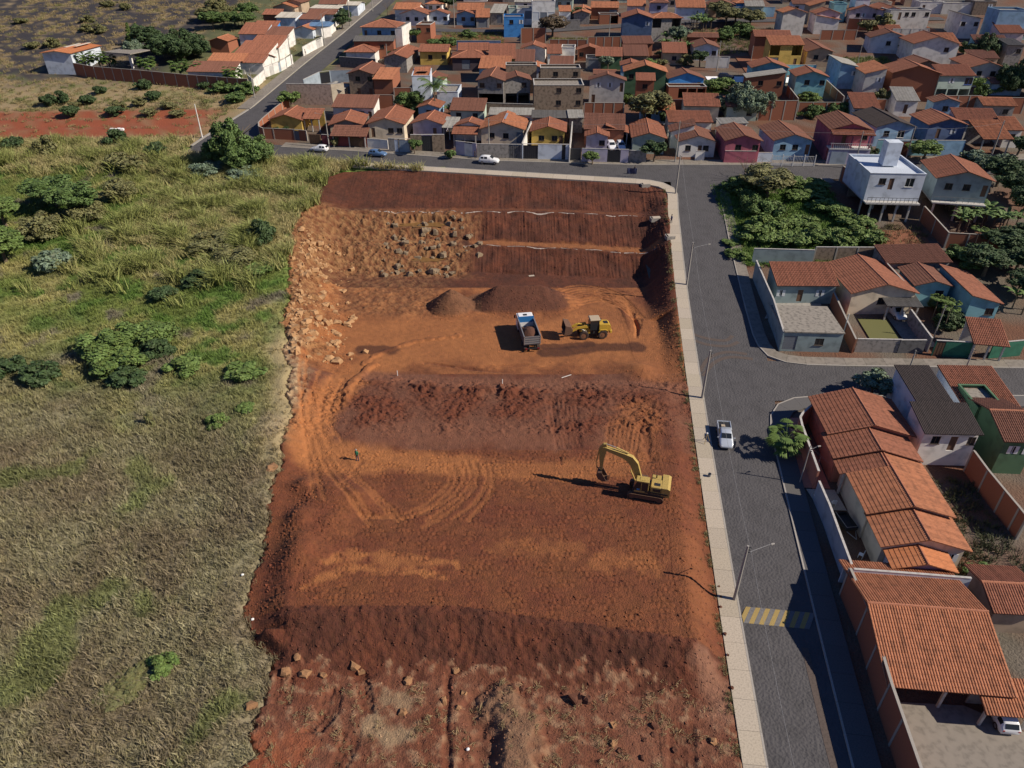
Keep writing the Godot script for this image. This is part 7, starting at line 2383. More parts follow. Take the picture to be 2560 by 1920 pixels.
	["h118", -78.45, 275.25, 26.35, -6, 6.19, 8, 4.4, "gf", 0.3, "d", "be", "", 1.2, "brown roof house with tall white end wall by the scrub"],
	["h119", -131.57, 216.76, 17.42, -6, 8.44, 14, 6.2, "gf", 0.12, "O", "wb", "", 1.2, "blue grey warehouse with bright orange roof and two skylight strips"],
	["h130", 41.6, 101.18, 4.48, -0.62, 9.21, 4.86, 3.2, "sf", 0.3, "r", "tg", "W.d.W.", 1.2, "teal grey corner house with red tiles and a flat carport slab in front"],
	["h130", 39.03, 88.88, 3.09, -3.35, 8.35, 8, 3, "slab", 0.3, "c", "tg", "g.w.", 1.2, ""],
	["h131", 52.05, 98.08, 4.27, 0, 9.56, 10.54, 3.6, "gf", 0.3, "r", "cr", ".w.", 1.2, "cream gable house with weathered striped tiles beside grey carport"],
	["h131", 56.85, 96.16, 4.07, -3.82, 4.83, 5.41, 2.6, "sf", 0.12, "k", "gr", "o", 1.2, ""],
	["h132", 62.62, 100.17, 4.77, -4, 5.14, 6.16, 3.4, "gf", 0.3, "d", "cy", ".w", 1.2, "pale turquoise house with foil patched roof and long side wing"],
	["h132", 68.49, 95.17, 4.04, -4, 4.28, 11, 3.6, "sr", 0.25, "r", "cy", ".w", 1.2, ""],
	["h132", 64.9, 86.25, 3.1, -10.65, 4.19, 4.57, 2.8, "sf", 0.3, "r", "wh", "o", 1.2, ""],
	["h133", 61.03, 107.25, 5.73, 2.44, 10.48, 4.61, 3, "sf", 0.2, "d", "gr", "", 1.2, "long low roof over a rear shed behind the cream house"],
	["h134", 64.04, 126.39, 9.09, -4, 9.62, 12, 8.4, "fl", 0.3, "p", "wb", ".wd.D.", -3.3, "white blue modern flat roofed house raised on concrete stilts with balcony"],
	["h135", 76.36, 126.54, 9.44, -12.46, 8.9, 10.44, 7.2, "gf", 0.3, "r", "tg", ".w.w.d", -3, "grey house on posts with wide orange gable and balcony rail"],
	["h140", 36.9, 60.76, 0.88, -4.54, 8.82, 2.1, 3.2, "gf", 0.3, "r", "tc", "o", 1.2, "terracotta corner house with roof in three stepped gable sections"],
	["h140", 36.92, 62.93, 1.02, -3.72, 9.05, 3.9, 3.5, "gf", 0.3, "r", "tc", "", 1.2, ""],
	["h140", 37.59, 66.81, 1.28, -3.24, 9.39, 7, 3.7, "gf", 0.3, "r", "tc", "", 1.2, ""],
	["h141", 37.03, 50.18, 0.29, -4.27, 7.89, 4, 3.4, "gf", 0.3, "o", "cr", "...W", 1.2, "cream long house with double stepped orange roof beside the yard"],
	["h141", 37.15, 54.27, 0.52, -3.7, 8.16, 8, 3.7, "gf", 0.3, "o", "cr", "", 1.2, ""],
	["h141", 37.4, 48, 0.18, -5.25, 5.34, 2.1, 2.8, "gf", 0.3, "O", "li", "..", 1.2, ""],
	["h142", 47.87, 65.48, 1.27, -2.43, 6.16, 4.24, 4.8, "sf", 0.22, "x", "wh", ".w.d.w/....", 1.2, "white house with black fibre cement roof and outside stair"],
	["h142", 49.1, 70.09, 1.59, -1.68, 3.92, 7, 5.2, "sf", 0.12, "x", "wb", "", 1.2, ""],
	["h143", 56.42, 70.08, 1.66, -2.53, 3.24, 5, 4.6, "fl", 0.3, "c", "gn", "", 1.2, "green house with white framed windows beside the black roofed one"],
	["h143", 56.34, 63.97, 1.08, -4, 3.4, 8, 5, "gs", 0.3, "d", "gn", ".W.W", 1.2, ""],
	["h144", 56.08, 72.21, 1.82, -2.08, 6.52, 7, 3.4, "sf", 0.15, "r", "wb", "", 1.2, "dark red shed roof behind white parapets at the cross street"],
	["h145", 31.55, 35.63, -0.41, -5.54, 9.48, 13.07, 3, "gs", 0.3, "o", "wb", "oooo", 1.2, "big house with wide orange saddle roof and deep open veranda"],
	["h145", 38.77, 33.62, -0.45, -5.06, 3.79, 2.3, 2.3, "sf", 0.3, "o", "gr", "o", 1.2, ""],
	["h146", 44.31, 42.79, -0.07, -4, 4.06, 5, 3, "gs", 0.3, "r", "be", "", 1.2, "neighbouring low red roof beyond the white gutter wall"],
	["f0", 123.46, 277.5, 29.8, -6, 8.62, 6.83, 4.88, "gf", 0.28, "d", "br", ".w", 1.2, "raw brick house with dark red roof packed on the far crest"],
	["f1", 155.12, 330.03, 36.62, -6, 5.57, 6.39, 4.72, "gf", 0.28, "d", "be", "w", 1.2, "beige house with dark red roof packed on the far crest"],
	["f2", -8.73, 203.49, 18.4, -6, 7.93, 6.62, 3.56, "sf", 0.28, "o", "lb", ".w", 1.2, "light blue annex with orange roof packed in mid town"],
	["f3", 138.75, 334.43, 36.9, -6, 9.44, 6.68, 4.46, "gs", 0.28, "r", "lb", "w.d", 1.2, "light blue house with red roof packed on the far crest"],
	["f4", 37.8, 287.35, 29.71, -6, 6.29, 6.46, 2.92, "gs", 0.28, "g", "pg", "w", 1.2, "mint house with grey sheet roof packed on the far crest"],
	["f5", 73.67, 316.58, 33.81, -6, 8.2, 5.87, 3.36, "hip", 0.28, "r", "gr", "w.d", 1.2, "grey house with red roof packed on the far crest"],
	["f6", 154.59, 243.5, 26.14, -6, 4.83, 5.54, 2.94, "gf", 0.28, "r", "cr", "w.d", 1.2, "cream annex with red roof packed in mid town"],
	["f7", 33.51, 295.08, 30.59, -6, 7.12, 6.16, 3.13, "gs", 0.28, "d", "wh", "ww", 1.2, "white house with dark red roof packed on the far crest"],
	["f8", 128.79, 341.25, 37.54, -6, 8.65, 5, 3.58, "gs", 0.28, "r", "gr", "d", 1.2, "grey house with red roof packed on the far crest"],
	["f9", 82.21, 340.71, 36.81, -6, 7.14, 6.19, 2.89, "gs", 0.28, "o", "pg", "w", 1.2, "mint house with orange roof packed on the far crest"],
	["f10", 150.47, 233.48, 24.82, -6, 7.84, 5.88, 2.78, "gs", 0.28, "o", "pg", "w.d", 1.2, "mint annex with orange roof packed in mid town"],
	["f11", 48.03, 308.33, 32.42, -6, 7.62, 4.1, 3.16, "hip", 0.28, "o", "lb", "w.d", 1.2, "light blue house with orange roof packed on the far crest"],
	["f12", 124.54, 303.78, 33.02, -6, 6.21, 6.84, 3.45, "sf", 0.28, "d", "be", "w.d", 1.2, "beige house with dark red roof packed on the far crest"],
	["f13", 65.42, 286.22, 29.99, -6, 8.72, 5.94, 2.87, "hip", 0.28, "o", "cr", "w.d", 1.2, "cream house with orange roof packed on the far crest"],
	["f14", 9.75, 331.1, 34.61, -6, 8.96, 5.35, 3.12, "gs", 0.28, "o", "cr", ".w", 1.2, "cream house with orange roof packed on the far crest"],
	["f15", 188.85, 315.76, 35.43, -6, 7.09, 6.07, 3.22, "hip", 0.28, "r", "wb", "w.d", 1.2, "pale blue house with red roof packed on the far crest"],
	["f16", 209.18, 337.34, 38.24, -6, 7.72, 5.05, 2.71, "gs", 0.28, "d", "br", "w.d", 1.2, "raw brick house with dark red roof packed on the far crest"],
	["f17", 156.89, 278.67, 30.45, -6, 6.6, 5.3, 2.89, "hip", 0.28, "d", "gr", "d", 1.2, "grey house with dark red roof packed on the far crest"],
	["f18", 196.07, 338.04, 38.13, -6, 7.66, 4.78, 4.35, "sf", 0.28, "d", "lb", "d", 1.2, "light blue house with dark red roof packed on the far crest"],
	["f19", 2.82, 332.39, 34.66, -6, 4.91, 5.98, 2.89, "hip", 0.28, "r", "pg", "w", 1.2, "mint house with red roof packed on the far crest"],
	["f20", 30.01, 172.58, 15.09, -6, 7.38, 6.16, 3.09, "gs", 0.28, "o", "lb", "ww", 1.2, "light blue annex with orange roof packed in mid town"],
	["f21", 94.89, 281.43, 29.85, -6, 8.37, 4.35, 2.88, "sf", 0.28, "o", "be", "ww", 1.2, "beige house with orange roof packed on the far crest"],
	["f22", -49.14, 189.71, 16.01, -6, 6.21, 6.06, 3.15, "gf", 0.28, "g", "wh", "d", 1.2, "white annex with grey sheet roof packed in mid town"],
	["f23", 63.93, 305.33, 32.3, -6, 7.56, 6.12, 3.08, "gs", 0.28, "d", "pg", "w.d", 1.2, "mint house with dark red roof packed on the far crest"],
	["f24", 99.96, 305.44, 32.86, -6, 7.91, 5.42, 2.77, "hip", 0.28, "r", "lb", "w.d", 1.2, "light blue house with red roof packed on the far crest"],
	["f25", 24.44, 297.14, 30.7, -6, 5.21, 4.19, 3.32, "hip", 0.28, "o", "br", "d", 1.2, "raw brick house with orange roof packed on the far crest"],
	["f26", 89.85, 174.75, 16.3, -6, 4.88, 5.94, 3.49, "sf", 0.28, "g", "wh", "d", 1.2, "white annex with grey sheet roof packed in mid town"],
	["f27", -29.57, 277.41, 27.49, -6, 5.32, 5.14, 2.66, "hip", 0.28, "o", "wh", "ww", 1.2, "white house with orange roof packed on the far crest"],
	["f28", -3.38, 290.82, 29.51, -6, 7.83, 5.52, 4.16, "sf", 0.28, "o", "gr", "ww", 1.2, "grey house with orange roof packed on the far crest"],
	["f29", 171.02, 340.54, 38.06, -6, 8.94, 5.36, 4.23, "sf", 0.28, "r", "wb", "w", 1.2, "pale blue house with red roof packed on the far crest"],
	["f30", -17.07, 300.18, 30.44, -6, 9.17, 5.47, 3.3, "gs", 0.28, "r", "gr", "w.d", 1.2, "grey house with red roof packed on the far crest"],
	["f31", 117.18, 325.27, 35.5, -6, 6.86, 5.4, 4.25, "sf", 0.28, "r", "wh", "d", 1.2, "white house with red roof packed on the far crest"],
	["f32", 142.67, 312.5, 34.35, -6, 8.03, 4.1, 3.52, "gf", 0.28, "o", "br", "w", 1.2, "raw brick house with orange roof packed on the far crest"],
	["f33", 26.87, 285.67, 29.34, -6, 8.04, 6.19, 4.3, "gs", 0.28, "r", "be", "w", 1.2, "beige house with red roof packed on the far crest"],
	["f34", 50.31, 173.86, 15.57, -6, 6.91, 4.81, 3.05, "gs", 0.28, "r", "pg", ".w", 1.2, "mint annex with red roof packed in mid town"],
	["f35", 40.3, 174.05, 15.43, -6, 7.96, 5.56, 3.32, "sf", 0.28, "r", "cr", "d", 1.2, "cream annex with red roof packed in mid town"],
	["f36", 123.39, 207.84, 21.08, -6, 7.16, 4.26, 2.68, "sf", 0.28, "d", "be", "ww", 1.2, "beige annex with dark red roof packed in mid town"],
	["f37", 39.19, 312.68, 32.82, -6, 5.42, 4.25, 2.68, "gs", 0.28, "g", "gr", "w.d", 1.2, "grey house with grey sheet roof packed on the far crest"],
	["f38", 120.08, 312.21, 33.98, -6, 9.38, 6.18, 2.71, "gs", 0.28, "o", "wb", "w.d", 1.2, "pale blue house with orange roof packed on the far crest"],
	["f39", -22.39, 177.8, 14.93, -6, 5.05, 6.03, 2.66, "gf", 0.28, "r", "lb", "w", 1.2, "light blue annex with red roof packed in mid town"],
	["f40", 119.11, 187.78, 18.42, -6, 7.31, 5.31, 2.62, "gs", 0.28, "d", "lb", ".w", 1.2, "light blue annex with dark red roof packed in mid town"],
	["f41", -7.69, 308.26, 31.57, -6, 6.32, 6.74, 3.03, "gs", 0.28, "d", "pg", "ww", 1.2, "mint house with dark red roof packed on the far crest"],
	["f42", 24.76, 328.71, 34.54, -6, 8.18, 5.06, 2.8, "sf", 0.28, "r", "pg", "ww", 1.2, "mint house with red roof packed on the far crest"],
	["f43", 156.88, 310.78, 34.36, -6, 7.98, 6.73, 3.09, "gs", 0.28, "d", "br", ".w", 1.2, "raw brick house with dark red roof packed on the far crest"],
	["f44", 167.85, 294.47, 32.54, -6, 5.76, 6.39, 3.28, "gf", 0.28, "d", "cr", ".w", 1.2, "cream house with dark red roof packed on the far crest"],
	["f45", 21.5, 199.07, 18.32, -6, 5.27, 4.08, 2.98, "gs", 0.28, "d", "lb", "ww", 1.2, "light blue annex with dark red roof packed in mid town"],
	["f46", 52.97, 291.9, 30.49, -6, 9.52, 6.45, 2.75, "gf", 0.28, "d", "br", "ww", 1.2, "raw brick house with dark red roof packed on the far crest"],
	["f47", 4.06, 203.01, 18.54, -6, 4.11, 6.32, 3.57, "gf", 0.28, "o", "wb", "w.d", 1.2, "pale blue annex with orange roof packed in mid town"],
	["f48", 43.17, 338.17, 35.94, -6, 6.49, 6.4, 3.12, "gs", 0.28, "d", "gr", "w.d", 1.2, "grey house with dark red roof packed on the far crest"],
	["f49", 104.79, 340.46, 37.11, -6, 6.69, 4.01, 2.78, "gs", 0.28, "d", "wb", "ww", 1.2, "pale blue house with dark red roof packed on the far crest"],
	["f50", 183.67, 289.21, 32.14, -6, 6, 4.3, 3.4, "gf", 0.28, "o", "lb", ".w", 1.2, "light blue house with orange roof packed on the far crest"],
	["f51", 94.08, 268.02, 28.2, -6, 7.87, 5.64, 2.83, "gs", 0.28, "d", "wb", "w.d", 1.2, "pale blue house with dark red roof packed on the far crest"],
	["f52", 135.03, 276.14, 29.81, -6, 8.83, 4, 4.19, "gf", 0.28, "r", "be", "ww", 1.2, "beige house with red roof packed on the far crest"],
	["f53", 134.05, 301.69, 32.91, -6, 8.72, 6.41, 4.2, "gs", 0.28, "o", "wh", "w.d", 1.2, "white house with orange roof packed on the far crest"],
	["f54", 89.99, 317.79, 34.2, -6, 5.04, 5.26, 4.77, "sf", 0.28, "o", "gr", "w", 1.2, "grey house with orange roof packed on the far crest"],
	["f55", 24.69, 319.13, 33.38, -6, 6.97, 4.39, 4.92, "gf", 0.28, "r", "wh", "w", 1.2, "white house with red roof packed on the far crest"],
	["f56", -14.58, 175.51, 14.76, -6, 7.9, 5.33, 2.69, "sf", 0.28, "d", "pg", "ww", 1.2, "mint annex with dark red roof packed in mid town"],
	["f57", 110.51, 236.3, 24.55, -6, 5.74, 5.78, 2.62, "gs", 0.28, "r", "br", "d", 1.2, "raw brick annex with red roof packed in mid town"],
	["f58", 60.05, 329.85, 35.2, -6, 9.6, 6.27, 4.4, "gf", 0.28, "r", "cr", "w.d", 1.2, "cream house with red roof packed on the far crest"],
	["f59", 29.21, 204.79, 19.17, -6, 5.08, 5.41, 3.27, "gf", 0.28, "r", "lb", ".w", 1.2, "light blue annex with red roof packed in mid town"],
	["f60", -14.82, 311.42, 31.85, -6, 5.43, 5.96, 2.75, "gf", 0.28, "r", "cr", "w.d", 1.2, "cream house with red roof packed on the far crest"],
	["f61", 15.01, 278.56, 28.29, -6, 6.06, 6.63, 3.19, "sf", 0.28, "r", "pg", "ww", 1.2, "mint house with red roof packed on the far crest"],
	["f62", 107.33, 286.65, 30.67, -6, 4.92, 5.23, 3.13, "gs", 0.28, "g", "wb", "ww", 1.2, "pale blue house with grey sheet roof packed on the far crest"],
	["f63", -4.52, 335.87, 34.97, -6, 5.11, 6.05, 2.67, "gf", 0.28, "r", "wh", "w.d", 1.2, "white house with red roof packed on the far crest"],
	["f64", -23.87, 197.29, 17.37, -6, 5.96, 6.06, 2.94, "gf", 0.28, "d", "pg", ".w", 1.2, "mint annex with dark red roof packed in mid town"],
	["f65", -17.67, 292.95, 29.55, -6, 8.7, 6.07, 2.7, "sf", 0.28, "o", "wh", "ww", 1.2, "white house with orange roof packed on the far crest"],
	["f66", 90.66, 198.01, 19.28, -6, 6.17, 4.52, 3.37, "gf", 0.28, "g", "cr", "d", 1.2, "cream annex with grey sheet roof packed in mid town"],
	["f67", 177.89, 319.54, 35.72, -6, 6.3, 4.88, 3.6, "gf", 0.28, "d", "cr", "w.d", 1.2, "cream house with dark red roof packed on the far crest"],
	["f68", 69.41, 337.5, 36.25, -6, 7.02, 4.22, 3.54, "gf", 0.28, "r", "wb", "ww", 1.2, "pale blue house with red roof packed on the far crest"],
	["f69", 204.29, 323.87, 36.61, -6, 5.44, 5.97, 2.93, "gf", 0.28, "r", "be", ".w", 1.2, "beige house with red roof packed on the far crest"],
	["f70", 76.91, 263.11, 27.36, -6, 5.79, 4.07, 3.44, "sf", 0.28, "g", "pg", "ww", 1.2, "mint house with grey sheet roof packed on the far crest"],
	["f71", 158.68, 304.1, 33.58, -6, 5.01, 5.61, 4.84, "gs", 0.28, "r", "pg", "ww", 1.2, "mint house with red roof packed on the far crest"],
	["f72", 19.5, 343.12, 36.18, -6, 5.12, 5.02, 4.47, "gs", 0.28, "d", "wh", "d", 1.2, "white house with dark red roof packed on the far crest"],
	["f73", 11.17, 289.37, 29.55, -6, 6.73, 5.35, 2.87, "gs", 0.28, "r", "wb", "w.d", 1.2, "pale blue house with red roof packed on the far crest"],
	["f74", 165.62, 302.53, 33.49, -6, 9.2, 6.38, 3.5, "hip", 0.28, "g", "wb", ".w", 1.2, "pale blue house with grey sheet roof packed on the far crest"],
	["f75", 0.98, 278.28, 28.05, -6, 7.41, 6.12, 2.61, "sf", 0.28, "g", "wh", "w", 1.2, "white house with grey sheet roof packed on the far crest"],
	["f76", 46.46, 324.61, 34.37, -6, 9.45, 5.24, 3.16, "gf", 0.28, "d", "wb", ".w", 1.2, "pale blue house with dark red roof packed on the far crest"],
	["f77", -26.27, 303.73, 30.74, -6, 7.82, 6.34, 3.47, "gf", 0.28, "g", "wh", "w", 1.2, "white house with grey sheet roof packed on the far crest"],
	["f78", 53.99, 278.04, 28.82, -6, 9.54, 6.61, 2.7, "hip", 0.28, "g", "cr", "w.d", 1.2, "cream house with grey sheet roof packed on the far crest"],
	["f79", 109.14, 172.34, 16.3, -6, 6.8, 6.79, 2.91, "gs", 0.28, "o", "gr", "ww", 1.2, "grey annex with orange roof packed in mid town"],
	["f80", 79.48, 172.79, 15.89, -6, 5.68, 6.82, 2.61, "sf", 0.28, "r", "wh", "w.d", 1.2, "white annex with red roof packed in mid town"],
	["f81", -30.77, 283.52, 28.21, -6, 6.99, 4.48, 3.29, "hip", 0.28, "d", "cr", "d", 1.2, "cream house with dark red roof packed on the far crest"],
	["f82", 146.29, 276.87, 30.07, -6, 5.65, 5.42, 2.69, "sf", 0.28, "d", "cr", "w.d", 1.2, "cream house with dark red roof packed on the far crest"],
	["f83", 50.86, 330.76, 35.18, -6, 7.81, 4.35, 5.1, "hip", 0.28, "d", "wb", "w.d", 1.2, "pale blue house with dark red roof packed on the far crest"],
	["f84", 18.74, 220.85, 21.08, -6, 6.45, 4.49, 2.8, "gf", 0.28, "r", "br", "w.d", 1.2, "raw brick annex with red roof packed in mid town"],
	["f85", 134.01, 291.07, 31.62, -6, 5.32, 6.08, 3.5, "sf", 0.28, "r", "wh", "w.d", 1.2, "white house with red roof packed on the far crest"],
	["f86", 99.77, 299.24, 32.1, -6, 6.35, 5.18, 3.23, "sf", 0.28, "o", "cr", "d", 1.2, "cream house with orange roof packed on the far crest"],
	["f87", 112.81, 278.62, 29.78, -6, 5.18, 4.56, 3.25, "sf", 0.28, "d", "pg", "ww", 1.2, "mint house with dark red roof packed on the far crest"],
	["f88", 42.13, 215.96, 20.82, -6, 6.4, 5.93, 3.05, "sf", 0.28, "r", "be", "w", 1.2, "beige annex with red roof packed in mid town"],
	["f89", 115.97, 290.93, 31.33, -6, 5.47, 4.34, 3.44, "gs", 0.28, "r", "br", "w", 1.2, "raw brick house with red roof packed on the far crest"],
	["f90", 91.88, 339.71, 36.84, -6, 7.17, 5.97, 3.37, "gf", 0.28, "r", "cr", "d", 1.2, "cream house with red roof packed on the far crest"],
	["f91", 26.04, 339.98, 35.91, -6, 8.01, 5.33, 3.1, "gs", 0.28, "d", "wh", "w.d", 1.2, "white house with dark red roof packed on the far crest"],
	["f92", 20.11, 307.64, 31.92, -6, 6.18, 4.7, 5.09, "hip", 0.28, "r", "cr", "w.d", 1.2, "cream house with red roof packed on the far crest"],
	["f93", 98.23, 173.81, 16.31, -6, 5.7, 4.01, 3.32, "gf", 0.28, "d", "lb", "w", 1.2, "light blue annex with dark red roof packed in mid town"],
	["f94", 10.34, 207.81, 19.26, -6, 5.97, 4.63, 2.85, "sf", 0.28, "d", "pg", "w", 1.2, "mint annex with dark red roof packed in mid town"],
]
